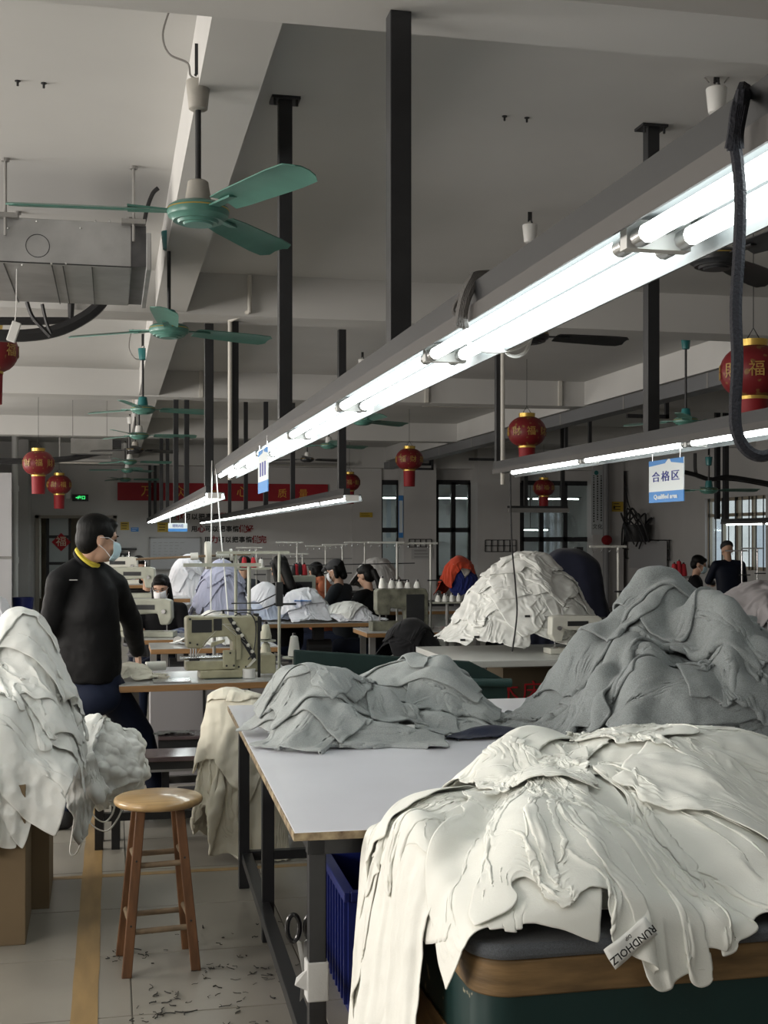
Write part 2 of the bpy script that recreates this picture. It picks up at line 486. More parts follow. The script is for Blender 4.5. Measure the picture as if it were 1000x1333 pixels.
# the lit room behind the dark framed windows
structure('wall_next_room', MB().bx(1.6, XR, BY + 4.6, BY + 4.8, 0, ZC), mat('next_room_paint', (0.50, 0.53, 0.55), .7))
structure('ceiling_next_room', MB().bx(.6, XR, BY + .2, BY + 4.8, 3.1, 3.2), PAINT)
structure('floor_next_room', MB().bx(.6, XR, BY + .2, BY + 4.8, -.12, -.004), JOINT)
structure('wall_next_room_side', MB().bx(1.4, 1.6, BY + .2, BY + 4.8, 0, 3.1), PAINT)
for k, (yy, zz) in enumerate(((BY + 1.3, 2.42), (BY + 3.4, 1.72))):
    t = thing('lamp_trough', ('near' if k == 0 else 'far') + ' lit tube trough seen through the dark framed windows', 'lamp', (2.2, yy, zz))
    MB().bx(0, 8.4, -.06, .06, .03, .05).build('reflector', REFL, t)
    for q in range(7): MB().cyl((q * 1.2 + .05, 0, 0), (q * 1.2 + 1.15, 0, 0), .0135, n=8).build('tube', TUBE, t, smooth=True)
    MB().cyl((.5, 0, .05), (.5, 0, 3.1 - zz), .01, n=6).cyl((7.9, 0, .05), (7.9, 0, 3.1 - zz), .01, n=6).each('hanger_rod', DARKG, t)
structure('wall_next_room_right', MB().bx(XR, XR + .2, BY + .2, BY + 4.8, 0, 3.1), PAINT)
# ---------------------------------------------------------------- lamp troughs
def trough(label, x, z, ya, yb, lit=True, tubes=2, pitch=1.235, group='lit tube troughs over the work rows', halfw=0.07, skip=()):
    """x, z: centre line and height of the tubes; runs along y from ya to yb"""
    t = thing('lamp_trough', label, 'lamp', (x, ya, z), group=group)
    L = yb - ya
    MB().bx(-halfw + .005, -halfw + .055, 0, L, .040, .088).build('carrier_channel', DARKG, t)
    MB().bx(-halfw - .002, -halfw + .002, 0, L, .010, .040).build('side_flange', FLANGE, t)
    r = MB()
    r.bx(-halfw + .002, halfw, 0, L, .034, .040)
    r.add([(halfw, 0, .042), (halfw + .012, 0, -.01), (halfw + .012, L, -.01), (halfw, L, .042), (halfw - .004, 0, .04), (halfw + .008, 0, -.01), (halfw + .008, L, -.01), (halfw - .004, L, .04)],
          [(0, 1, 2, 3), (4, 7, 6, 5), (0, 4, 5, 1), (3, 2, 6, 7), (1, 5, 6, 2)])
    r.bx(-.012, .012, 0, L, .014, .034)
    r.build('reflector', REFL, t, fix=True)
    if lit:
        n = int(L / pitch)
        off = (L - n * pitch) if pitch == 1.19 else (L - n * pitch) / 2
        for k in range(n):
            y0 = off + k * pitch
            for q, xx in enumerate((-.034, .034)[:tubes]):
                if (k, q) in skip: continue
                tb_ = MB().cyl((xx, y0 + .045, .006), (xx, y0 + pitch - .045, .006), .0135, n=10)
                o_ = tb_.build('tube', TUBE, t, smooth=True)
                MB().cyl((xx, y0 + .02, .006), (xx, y0 + .05, .006), .0145, n=10).cyl((xx, y0 + pitch - .05, .006), (xx, y0 + pitch - .02, .006), .0145, n=10).each('cap', ALU, o_, smooth=True)
            MB().bx(-.05, .05, y0 - .012, y0 + .012, -.008, .036).build('lamp_holder', WHITEM, t)
    return t
Z1T = CAMZ + 0.425
t1 = trough('long lit twin tube trough running from overhead right to the centre of the hall', 0.775, Z1T, 0.51, 8.85, pitch=1.19, skip=())
t3 = trough('lit tube trough over the right side work row carrying the blue area sign', 2.47, CAMZ + 0.40, 2.3, 7.78, tubes=1, pitch=1.24)
t2 = trough('lit trough with a thick post at its near end, farther along the left row', 0.755, CAMZ + 0.30, 9.47, 25.6, pitch=1.24)
t4 = trough('lit trough with one post at its near end, crossing the middle of the hall', 1.80, CAMZ + 0.29, 9.47, 25.6, tubes=1, pitch=1.24)
t0 = trough('added lit trough brightening the boxes at the left, unseen outside the frame', -1.0, CAMZ + 0.52, 3.2, 8.8, pitch=1.24)  # added out of view to brighten the white heap on the boxes
t5 = trough('short lit trough in front of the barred window', 8.9, CAMZ + 0.19, 13.6, 17.2, tubes=1, pitch=1.15)
# unlit cross trough near the back wall
p = at(661, 667, d=21.0); q = at(745, 668, d=21.0)
tu = thing('lamp_trough', 'unlit grey trough hanging crosswise before the back window', 'lamp', (p.x, p.y, p.z))
MB().bx(0, q.x - p.x, -.09, .09, 0, .07).build('reflector', GREYM, tu)
MB().bx(0, q.x - p.x, -.03, .03, .07, .11).build('carrier_channel', DARKG, tu)
po_ = MB()
for f_ in (.30, .92): po_.bx((q.x - p.x) * f_ - .03, (q.x - p.x) * f_ + .03, -.03, .03, .11, ZC - p.z)
po_.each('hanger', DARKG, tu)

# ---------------------------------------------------------------- steel posts that carry the troughs
def post(x, y, z0, z1, w, label, flange=False, group=None):
    t = thing('steel_post', label, 'post', (x, y, z0), group=group)
    MB().bx(-w / 2, w / 2, -w / 2, w / 2, 0, z1 - z0).build('tube', BLACKM, t, bevel=0.003)
    if flange:
        MB().bx(-.062, .062, -.05, .05, z1 - z0 - .012, z1 - z0).build('flange', BLACKM, t)
        b = MB()
        for sx in (-1, 1): b.cyl((sx * .048, -.035, z1 - z0 - .04), (sx * .048, -.035, z1 - z0 - .005), .006, n=8)
        b.each('bolt', DARKG, t)
    return t
def post_at(px, z0, z1, w, label, x=None, y=None, **kw):
    v = at(px, 700, x=x, y=y)
    return post(v.x, v.y, z0, z1, w, label, **kw)
for yy_ in (3.5, 8.5): post(-1.01, yy_, CAMZ + .608, 3.43, .055, ('near' if yy_ < 5 else 'far') + ' black post carrying the added trough over the boxes at the left')  # unseen posts, put in only to hold the added trough
post_at(519, Z1T + .088, 3.03, .062, 'widest black post, dropping from the nearest beam onto the long trough', x=.805)
post_at(371, Z1T + .088, ZC, .058, 'black post with bolted ceiling flange, left of the widest post', x=.735, flange=True)
post_at(848, CAMZ + .488, ZC, .058, 'black post with bolted flange above the right trough', x=2.44, flange=True)
post_at(272, CAMZ + .388, ZS, .066, 'black post at the near end of the left far trough', y=9.5)
post_at(445, CAMZ + .378, ZS, .06, 'black post at the near end of the middle far trough', y=9.55)
pst = post_at(306, Z1T + .06, ZS, .05, 'black post at the far end of the long trough beside a white conduit', y=9.35)
pst = post_at(649, CAMZ + .488, ZS, .05, 'black post at the far end of the right trough beside a white conduit', y=9.12)
for px_, yy, lab in ((243, 14.8, 'second'), (229, 14.8, 'third'), (218, 20.6, 'fourth'), (210, 20.6, 'fifth'), (202, 26.0, 'sixth'), (195, 26.0, 'last')):
    post_at(px_, CAMZ + .388, ZS if yy < 25 else 3.0, .058, '%s in the receding file of thin black posts over the left far trough' % lab, y=yy, group='posts over the left far trough')
for px_, yy, lab in ((346, 14.8, 'dark post dropping behind the hanging edge-on sign to the middle far trough'), (381, 14.85, 'dark post between the two nearest posts of the middle far trough'), (320, 17.0, 'thin dark post over the middle of the middle far trough'), (299, 20.6, 'thinnest dark post near the far end of the middle trough')):
    post_at(px_, CAMZ + .378, ZC if yy == 17.0 else ZS, .055, lab, y=yy, group='posts over the middle far trough')
for px_ in (934, 945):
    post_at(px_, CAMZ + .278, ZC, .07, '%s black post above the trough by the barred window' % ('left' if px_ < 940 else 'right'), x=8.86 if px_ < 940 else 8.93)
COND = mat('white_conduit', (0.62, 0.60, 0.55), 0.5)
for px_, y_, zb, lab in ((299.5, 9.3, Z1T, 'white conduit running down beside the post at the end of the long trough'), (654.5, 9.08, CAMZ + .40, 'white conduit running down beside the post at the end of the right trough')):
    v = at(px_, 700, y=y_)
    c_ = MB().cyl((v.x, v.y, zb), (v.x, v.y, ZS), .016, n=10)
    if px_ < 400: c_.cyl((v.x, v.y, ZS), (v.x + .12, 9.07, ZS + .03), .016, n=10).cyl((v.x + .12, 9.07, ZS + .02), (v.x + .12, 9.07, ZC - .01), .016, n=10)
    else: c_.cyl((v.x, v.y, ZS - .02), (v.x, v.y, ZS), .02, n=10)
    tag(c_.build('conduit', COND, smooth=True), lab, 'conduit')
# grey conduit lines on the near faces of the beams
for px_, by, lab in ((262, 14.46, 'a'), (556, 14.46, 'b'), (730, 14.46, 'c')):
    v = at(px_, 500, y=by)
    tag(MB().bx(v.x - .02, v.x + .02, by, by + .04, ZS, ZC).build('conduit', COND), 'short white conduit on the third ceiling beam, ' + {'a': 'beside the left fan row', 'b': 'behind the long trough', 'c': 'right of the long trough'}[lab], 'conduit')

# ---------------------------------------------------------------- ceiling fans
def fan(loc, ztop, label, teal=True, phase=0.0, cup='grey', blade_r=0.66, group='ceiling fans', hubm=None):
    """loc: hub centre; ztop: where the rod's hook sits"""
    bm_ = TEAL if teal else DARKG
    cupm = {'grey': mat_grey_cup, 'teal': TEALD, 'white': WHITEM}[cup]
    t = thing('ceiling_fan', label, 'fan', loc, group=group)
    H = ztop - loc[2]
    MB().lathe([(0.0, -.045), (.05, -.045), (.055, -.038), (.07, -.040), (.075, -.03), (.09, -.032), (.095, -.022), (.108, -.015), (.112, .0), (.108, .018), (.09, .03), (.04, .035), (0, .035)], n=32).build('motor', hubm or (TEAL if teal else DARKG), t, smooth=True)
    MB().lathe([(.1095, .006), (.1125, .009), (.1095, .012)], n=32).build('gold_band', GOLD, t, smooth=True)
    MB().lathe([(0, .03), (.047, .03), (.045, .06), (.037, .11), (.03, .115), (0, .115)], n=20).build('lower_cup', cupm, t, smooth=True)
    MB().cyl((0, 0, .1), (0, 0, H - .12), .011, n=10).build('rod', BLACKM, t, smooth=True)
    MB().lathe([(0, H - .13), (.026, H - .13), (.034, H - .125), (.044, H - .03), (.042, H - .025), (0, H - .025)], n=20).build('upper_cup', cupm, t, smooth=True)
    hk = MB().tube([(0, 0, H - .04), (.012, 0, H - .01), (0, 0, H + .015), (-.01, 0, H - .005)], .006, n=6)
    hk.bx(-.012, .012, -.004, .004, H, H + .11)
    hk.build('hook', DARKG, t)
    for k in range(3):
        a = phase + k * 2 * math.pi / 3
        M = Matrix.Rotation(a, 3, 'Z')
        b = MB()
        tilt = R(-12); r0, r1, w0, w1 = .17, blade_r, .055, .075
        rings = []
        for rr, ww in ((r0, w0), (r0 + .08, w0 + .008), (r1 - .12, w1), (r1 - .03, w1 * .95), (r1, w1 * .55)):
            for s_, c_ in ((-1, 0), (-.4, .007), (.4, .007), (1, 0)):
                rings.append(Vector((rr, s_ * ww * math.cos(tilt), s_ * ww * math.sin(tilt) + c_ + .004)))
        n = 5
        lower = [p_ - Vector((0, 0, .004)) for p_ in rings]
        vs = [M @ p_ for p_ in rings + lower]
        fs = []
        for i in range(n - 1):
            for j in range(3):
                a0 = i * 4 + j
                fs.append((a0, a0 + 1, a0 + 5, a0 + 4)); fs.append((20 + a0, 20 + a0 + 4, 20 + a0 + 5, 20 + a0 + 1))
            fs.append((i * 4, i * 4 + 4, 24 + i * 4, 20 + i * 4)); fs.append((i * 4 + 3, 23 + i * 4, 27 + i * 4, i * 4 + 7))
        fs.append((0, 20, 21, 1)); fs.append((1, 21, 22, 2)); fs.append((2, 22, 23, 3))
        fs.append((16, 17, 37, 36)); fs.append((17, 18, 38, 37)); fs.append((18, 19, 39, 38))
        b.add(vs, fs)
        ob = b.build('blade', bm_, t, smooth=True)
        ar = MB()
        ar.add([M @ Vector(q_) for q_ in ((.09, -.02, .0), (.25, -.026, .0), (.25, .026, .008), (.09, .02, .0), (.09, -.02, .006), (.25, -.026, .008), (.25, .026, .016), (.09, .02, .006))],
               [(0, 3, 2, 1), (4, 5, 6, 7), (0, 1, 5, 4), (1, 2, 6, 5), (2, 3, 7, 6), (3, 0, 4, 7)])
        ar.build('blade_arm', bm_, ob)
    return t
mat_grey_cup = mat('aged_grey_plastic', (0.42, 0.40, 0.36), 0.5, var=0.15, vscale=20)
def hubpos(px, py, dz):                       # hub at a given height above the eye
    return at(px, py, z=CAMZ + dz)
zh = 1.17
# left row: phases chosen by the blades seen
h1 = hubpos(258, 277, zh);  fan(h1, ZC - .02 if False else at(258, 97, d=h1.y * CS + h1.x * SN).z, 'nearest teal ceiling fan with grey cups, three blades spread', phase=R(69) - PSI, cup='grey', blade_r=.665)
h2 = hubpos(220, 430, zh);  fan(h2, ZC - .15, 'second teal fan in the left row, hung with teal cups', phase=R(25), cup='teal', blade_r=.66)
h3 = hubpos(186, 533, zh);  fan(h3, ZC - .15, 'third teal fan in the left row with a teal junction cup', phase=R(15), cup='teal', blade_r=.66)
nm = ('fourth', 'fifth', 'sixth', 'seventh', 'eighth')
for k, (px_, py_) in enumerate(((181, 567), (176, 586), (169, 601), (166, 612), (163, 624))):
    hh = hubpos(px_, py_, zh)
    if hh.y > 25: hh = at(px_, py_, y=25.2)
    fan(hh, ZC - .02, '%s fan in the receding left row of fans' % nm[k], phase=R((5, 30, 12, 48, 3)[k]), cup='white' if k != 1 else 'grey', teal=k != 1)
# right row
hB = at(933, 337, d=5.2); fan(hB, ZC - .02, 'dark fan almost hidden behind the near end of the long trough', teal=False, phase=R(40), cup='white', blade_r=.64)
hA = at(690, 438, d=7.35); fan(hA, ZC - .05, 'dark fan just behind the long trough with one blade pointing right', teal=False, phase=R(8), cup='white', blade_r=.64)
hC = at(472, 548, d=12.9); fan(hC, ZC - .05, 'teal fan showing two blade tips under the long trough', phase=R(35), cup='white')
hD = at(428, 580, d=16.6); fan(hD, ZC - .05, 'teal fan farther along the middle row, mostly behind the trough', phase=R(30), cup='white')
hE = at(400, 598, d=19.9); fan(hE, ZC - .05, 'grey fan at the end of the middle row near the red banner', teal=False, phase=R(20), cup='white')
hF = at(923, 638, d=15.2); fan(hF, ZC - .9, 'small teal fan on a long rod near the barred window', phase=R(0), cup='teal')
hG = at(893, 548, d=11.5); fan(hG, ZC - .05, 'teal fan just under the right trough', phase=R(2), cup='teal')
# supply wires looping to the fans
def wire(pts, r, m, label, cat='cable', name='cable'):
    return tag(MB().tube(pts, r, n=6).build(name, m, smooth=True), label, cat)
WIREG = mat('grey_wire', (0.22, 0.21, 0.20), 0.5)
def catmull(P, n=6):
    P = [Vector(p_) for p_ in P]; out = []
    for i in range(len(P) - 1):
        a, b, c, d = P[max(i - 1, 0)], P[i], P[i + 1], P[min(i + 2, len(P) - 1)]
        for k in range(n):
            t = k / n
            out.append(.5 * ((2 * b) + (c - a) * t + (2 * a - 5 * b + 4 * c - d) * t * t + (3 * b - a - 3 * c + d) * t ** 3))
    out.append(P[-1]); return out
d1 = h1.y * CS + h1.x * SN
wire(catmull([at(x_, y_, d=d1) for x_, y_ in ((221, 12), (212, 45), (220, 70), (244, 82), (248, 98), (258, 104))]), .004, WIREG, 'thin supply wire looping down to the nearest fan')
d3 = h3.y * CS + h3.x * SN
wire(catmull([at(x_, y_, d=d3) for x_, y_ in ((182, 428), (172, 430), (168, 452), (175, 466), (184, 468))]), .006, WIREG, 'thin supply wire looping to the third fan')
for s_ in (-1, 1):
    wire(catmull([at(933 + s_ * a_, b_, d=5.2) for a_, b_ in ((8, 76), (20, 78), (21, 92), (10, 108))]), .003, WIREG, 'short wire looped on the %s of the half hidden fan cup' % ('left' if s_ < 0 else 'right'))

# ---------------------------------------------------------------- air handling duct unit, its hoses and hangers
dY = 6.6
def dp(px, py, y=dY): return at(px, py, y=y)
a, b_, c_, e_ = dp(-60, 283), dp(187, 292), dp(187, 352), dp(-60, 345)
du = thing('duct_unit', 'galvanised air duct box hung from the ceiling', 'duct', (0, 0, 0))
zt_, zm_ = dp(100, 287).z, dp(100, 346).z
x0_, x1_ = dp(-70, 300).x, dp(171, 300).x
x2_ = dp(190, 300).x
zb_ = zm_ + .002
dep = 1.08
m = MB(); m.prism([(dY, zt_), (dY + dep, zt_), (dY + dep, zb_), (dY + .0, zm_)], x0_, x1_, 'x')
m.build('casing', GALV, du, bevel=.004)
m = MB(); m.prism([(dY + .004, zt_ - .01), (dY + dep, zt_ - .01), (dY + dep, zm_ + .01), (dY + .004, zm_ + .01)], x1_, x1_ + .075, 'x'); m.build('end_section', mat('dark_duct_throat', (0.10, 0.10, 0.105), 0.4, 0.4, var=.4, vscale=9), du)
m = MB().bx(x1_ + .075, x1_ + .10, dY - .02, dY + dep, zm_ - .01, zt_ - .05); m.build('flange', GALV, du, bevel=.003)
m = MB()
for xx in (.30, .56, .62, .78): m.bx(x0_ + xx * (x1_ - x0_), x0_ + xx * (x1_ - x0_) + .005, dY + .02, dY + dep, zm_ - .004, zm_)
m.bx(x0_, x1_, dY - .004, dY, zm_ + .002, zm_ + .008)
m.each('seam', DARKG, du)
ring = []
cc = dp(49, 320)
for k in range(25): ring.append((cc.x + .058 * math.cos(k * math.pi / 12), dY - .002, cc.z + .058 * math.sin(k * math.pi / 12)))
MB().tube(ring, .0018, n=5).build('knockout', DARKG, du)
m = MB(); rr = rnd(4)
for k in range(9):
    v = dp(10 + k * 19, rr.choice((288, 297, 345, 343))); m.ell((v.x, dY - .003, v.z), (.006, .004, .006), n=8, m=6)
m.each('rivet', ALU, du)
for k, (px_, top_) in enumerate(((7, 158), (23, 240), (174, 170), (169, 250))):
    yy = dY - .03 if k in (0, 2) else dY + dep - .05
    v = at(px_, 300, y=yy)
    MB().cyl((v.x, yy, zt_ - .1), (v.x, yy, ZC), .008, n=8).lathe([(0, ZC - .015), (.02, ZC - .015), (.02, ZC), (0, ZC)], (v.x, yy, 0), n=10).build('hanger_rod', GREYM, du)
    if k in (0, 2): MB().bx(v.x - .06, v.x + .06, yy - .02, yy + .05, zt_ - .012, zt_ + .012).build('bracket', GREYM, du)
hz = dY + 1.25
wire(catmull([at(x_, y_, y=hz + 1.0) for x_, y_ in ((-20, 436), (30, 437), (75, 430), (112, 412), (132, 394), (138, 378))]), .045, RUBBER, 'thick black lagged pipe curving up behind the duct', 'pipe', 'lagged_pipe')
wire([at(x_, y_, y=hz + 1.2) for x_, y_ in ((-20, 418), (50, 418), (92, 417), (93, 380))], .03, RUBBER, 'black lagged pipe running level under the duct', 'pipe', 'lagged_pipe')
wire(catmull([at(x_, y_, y=hz) for x_, y_ in ((35, 393), (42, 412), (58, 430), (66, 438))]), .014, RUBBER, 'black hose dropping from the duct to the left of its twin', 'hose', 'hose')
wire(catmull([at(x_, y_, y=hz) for x_, y_ in ((55, 396), (58, 410), (62, 424), (67, 435))]), .012, RUBBER, 'short black hose with blue cuff under the duct', 'hose', 'hose')
wire(catmull([at(x_, y_, y=dY + .05) for x_, y_ in ((206, 245), (199, 252), (192, 270), (187, 292), (180, 312))]), .012, RUBBER, 'black hose end curling beside the duct flange', 'hose', 'hose')
v = at(18, 432, y=6.75)
bx_ = thing('junction_box', 'white plastic box dangling below the duct', 'junction box', v)
m = MB().box((0, 0, 0), (.045, .03, .105), M=Matrix.Rotation(R(18), 3, 'Y')); m.build('case', WHITEM, bx_, bevel=.004)
MB().tube([(.005, 0, .05), (.012, 0, .11), (.014, .0, zm_ - v.z)], .003, n=6).build('cord', WHITEM, bx_)
# second duct, far off on the left
v0, v1 = at(92, 580, y=17.8), at(158, 580, y=17.8)
d2 = thing('duct_unit', 'distant grey duct box behind the left fans', 'duct', (v0.x, 17.8, v0.z))
MB().prism([(-.02, .10), (.45, .10), (.45, -.10), (.10, -.10)], 0, v1.x - v0.x - .12, 'x').build('casing', GALV, d2)
MB().bx(v1.x - v0.x - .12, v1.x - v0.x, .02, .4, -.02, .09).build('end_section', DARKG, d2)
MB().bx(.02, .03, .1, .11, .1, ZC - v0.z).bx(v1.x - v0.x - .2, v1.x - v0.x - .19, .1, .11, .1, ZC - v0.z).each('hanger_rod', GREYM, d2)
wire(catmull([at(x_, y_, y=18.2) for x_, y_ in ((-10, 600), (40, 600), (90, 597), (125, 590), (138, 588))]), .045, RUBBER, 'distant black lagged pipe behind the far left lanterns', 'pipe', 'lagged_pipe')

# ceiling screws left in the slab
for k, (x_, y_) in enumerate(((23, 108), (57, 111), (657, 154), (686, 156))):
    v = at(x_, y_ - 3, z=ZC)
    tag(MB().cyl((v.x, v.y, ZC), (v.x, v.y, ZC - .022), .005, n=8).lathe([(0, ZC - .004), (.012, ZC - .004), (.012, ZC), (0, ZC)], (v.x, v.y, 0), n=8).build('ceiling_anchor', DARKG), ('left' if k % 2 == 0 else 'right') + (' bolt of the pair in the warm lit ceiling left of the nearest fan' if k < 2 else ' bolt of the pair in the ceiling right of the widest post'), 'bolt')
# unlit batten lamps on the beams
for (xa, xb, yp, by, lab) in ((0, 149, 513, 14.9, 'unlit batten lamp along the left of the third beam'), (547, 690, 528, 14.9, 'unlit batten lamp along the middle of the third beam'), (300, 452, 605, 25.6, 'long dark batten above the red banner'), (75, 145, 602, 20.7, 'small unlit batten behind the left fans')):
    p0, p1 = at(xa, yp, y=by), at(xb, yp, y=by)
    t = thing('batten_lamp', lab, 'lamp', (p0.x, by, p0.z))
    MB().bx(0, p1.x - p0.x, -.03, .03, .02, .06).build('body', GREYM, t)
    MB().cyl((.03, 0, 0), (p1.x - p0.x - .03, 0, 0), .014, n=8).build('tube', mat_grey_cup, t)
    MB().bx(.02, .04, -.01, .01, .05, ZC - p0.z).bx(p1.x - p0.x - .04, p1.x - p0.x - .02, -.01, .01, .05, ZC - p0.z).each('hanger_rod', GREYM, t)

# ---------------------------------------------------------------- lanterns
GOLDP = mat('gold_print', (0.40, 0.25, 0.06), .5)
def lantern(px, py, dist, label, rx=None):
    v = at(px, py, d=dist)
    t = thing('red_lantern', label, 'lantern', v, group='red lanterns with gold print')
    r, hh = .205, .165
    n = 40; prof = []
    for k in range(13):
        th = math.pi * (k + .9) / 13.8
        prof.append((r * math.sin(th) ** .8 if True else 0, hh * math.cos(th)))
    lv, lf = [], []
    for (q_, z_) in prof:
        for i in range(n):
            rr_ = q_ * (1 - .035 * (i % 2))
            lv.append((rr_ * math.cos(2 * math.pi * i / n), rr_ * math.sin(2 * math.pi * i / n), z_))
    for k in range(len(prof) - 1):
        lf += [(k * n + i, k * n + (i + 1) % n, (k + 1) * n + (i + 1) % n, (k + 1) * n + i) for i in range(n)]
    MB().add(lv, lf).build('shade', LANT, t, smooth=True)
    MB().lathe([(.06, .155), (.085, .155), (.088, .195), (.06, .195), (.06, .155)], n=24).build('top_ring', GOLD, t, smooth=True)
    MB().lathe([(.07, -.172), (.092, -.172), (.092, -.15), (.07, -.15), (.07, -.172)], n=24).build('bottom_ring', GOLD, t, smooth=True)
    MB().lathe([(.078, -.40), (.082, -.40), (.088, -.17), (.084, -.17), (.078, -.40)], n=28).build('fringe', REDC, t, smooth=True)
    w_ = MB().tube([(-.05, 0, .19), (0, 0, .27), (.05, 0, .19)], .004, n=5)
    w_.cyl((0, 0, .27), (0, 0, ZC - v.z), .003, n=5)
    w_.build('hanging_wire', DARKG, t)
    for k in range(8):
        a_ = k * math.pi / 4 + .35 + px
        M_ = Matrix.Rotation(a_, 4, 'Z') @ Matrix.Translation((r * 1.0 - .004, 0, -.01)) @ Matrix.Rotation(math.pi / 2, 4, 'Z') @ Matrix.Rotation(math.pi / 2, 4, 'X')
        o_ = text('財' if k % 2 else '福', .10, GOLDP, t, 'gold_lettering', depth=.002)
        o_.matrix_local = M_
    return t
LANT = mat('lantern_cloth_gold_print', (0.17, 0.008, 0.011), 0.5, var=0.9, vscale=16, col2=(0.22, 0.11, 0.035), detail=1.0)
lr = LANT.node_tree.nodes
for nd in lr:
    if nd.type == 'VALTORGB':
        nd.color_ramp.elements[0].position = .36; nd.color_ramp.elements[1].position = .40
lantern(-12, 457, 9.5, 'red lantern cut off at the left edge below the duct')
lantern(50, 603, 16.4, 'larger red lantern of the two at the far left')
lantern(77, 631, 21.0, 'smaller red lantern beside the green exit sign')
lantern(533, 598, 18.6, 'red lantern hanging above the dark windows in the centre')
lantern(686, 562, 13.4, 'red lantern above the far end of the right trough')
lantern(981, 484, 7.75, 'largest red lantern, behind the hanging blue cable')
lantern(708, 635, 24.0, 'small red lantern seen under the right trough')
lantern(455, 628, 23.5, 'small red lantern half behind the post of the middle trough')

# ---------------------------------------------------------------- cable tray along the right
tr_ = thing('cable_tray', 'grey square cable tray slanting along the right of the hall', 'cable tray', (5.62, 7.0, 3.02))
MB().bx(-.10, .10, 0, 18.5, -.07, .07).build('tray', mat('grey_tray', (0.17, 0.175, 0.185), 0.45, .3), tr_)
s = MB()
for k in range(10): s.bx(-.104, .104, k * 2, k * 2 + .03, -.074, .074)
s.each('joint', GREYM, tr_)
for k, (px_, yt, yb_) in enumerate(((868, 460, 545), (737, 538, 600), (768, 535, 600), (647, 530, 600), (560, 585, 606), (563, 560, 612), (480, 600, 622))):
    v = at(px_, 600, x=5.75 + .02 * k)
    zz1 = at(px_, yt, d=v.y * CS + v.x * SN).z; zz0 = at(px_, yb_, d=v.y * CS + v.x * SN).z
    b = MB().bx(v.x - .02, v.x + .02, v.y - .02, v.y + .02, zz0, zz1); b.bx(v.x - .45, v.x + .02, v.y - .02, v.y + .02, zz0, zz0 + .04)
    tag(b.build('tray_bracket', BLACKM), 'black angle bracket on the cable tray, %s from the near end' % ('first', 'second', 'third', 'fourth', 'fifth', 'sixth', 'last')[k], 'bracket', 'brackets of the cable tray')
wire(catmull([at(x_, y_, y=14.5) for x_, y_ in ((880, 612), (905, 618), (925, 624), (950, 621), (1005, 630))]), .03, RUBBER, 'black cables sagging along the wall beyond the area sign', 'cable')
wire(catmull([at(x_, y_, y=15.0) for x_, y_ in ((905, 590), (906, 615), (915, 622), (960, 625), (1005, 633))]), .022, RUBBER, 'thinner black cable sagging below its neighbour by the barred window', 'cable')

# ---------------------------------------------------------------- hanging cords and ties on the long trough
NAVY = mat('navy_cord', (0.004, 0.005, 0.011), 0.8, bump=.4, bscale=300)
def on_t1(px, side=-1, dz=0):                 # a point on the near side of the trough
    return at(px, 700, x=.775 + side * .08)
v = on_t1(962); dd_ = v.y * CS + v.x * SN - .02
pts = [at(x_, y_, d=dd_) for x_, y_ in ((966, 118), (962, 150), (957, 180), (961, 215), (964, 260), (962, 330), (958, 400), (960, 470), (957, 540), (962, 570), (975, 588), (992, 594), (1012, 588))]
wire(catmull(pts, 5), .0068, NAVY, 'thick dark blue cord hanging from the long trough in front of the largest lantern', 'cord', 'power_cable')
wr_ = MB()
for k in range(5):
    wr_.tube(catmull([at(967 + k * 1.5, 112 + k, d=dd_ + .04), at(958 + k * 2.5, 140, d=dd_), at(954 + k * 2, 172, d=dd_ - .004), at(950 + k * 3, 194 + 3 * (k % 2), d=dd_)]), .006, n=6)
tag(wr_.build('cloth_tie', NAVY, smooth=True), 'dark blue rag knotted round the near end of the long trough', 'tie')
v = on_t1(605); dd_ = v.y * CS + v.x * SN - .01
GREYR = mat('grey_rag', (0.16, 0.155, 0.15), 0.9, bump=.4, bscale=200)
wr_ = MB()
for k in range(4):
    wr_.tube(catmull([at(x_ + k * 2, y_ + k, d=dd_ + q_) for x_, y_, q_ in ((636, 356, .06), (618, 358, .03), (612, 366, 0), (603, 385, -.01), (598, 408, -.005), (595 + k * 2, 425, .0))]), .008, n=6)
wr_.tube(catmull([at(x_, y_, d=dd_) for x_, y_ in ((612, 368), (596, 390), (590, 404), (596, 408), (604, 396), (612, 374))]), .005, n=6)
tag(wr_.build('cloth_tie', GREYR, smooth=True), 'grey rag tied round the long trough in its middle', 'tie')
WCORD = mat('white_lamp_cord', (0.75, 0.76, 0.75), 0.5)
v = on_t1(640, 1); dd_ = v.y * CS + v.x * SN - .1
wire(catmull([at(x_, y_, d=dd_) for x_, y_ in ((604, 432), (612, 448), (632, 456), (660, 456), (685, 446), (692, 432))], 5), .0055, WCORD, 'white flex looping below a tube joint of the long trough', 'cord', 'lamp_flex')
wire(catmull([at(x_, y_, d=dd_ + .02) for x_, y_ in ((656, 436), (658, 456), (670, 464), (684, 458), (692, 438))], 5), .0045, WCORD, 'smaller white flex loop beside the tube joint', 'cord', 'lamp_flex')
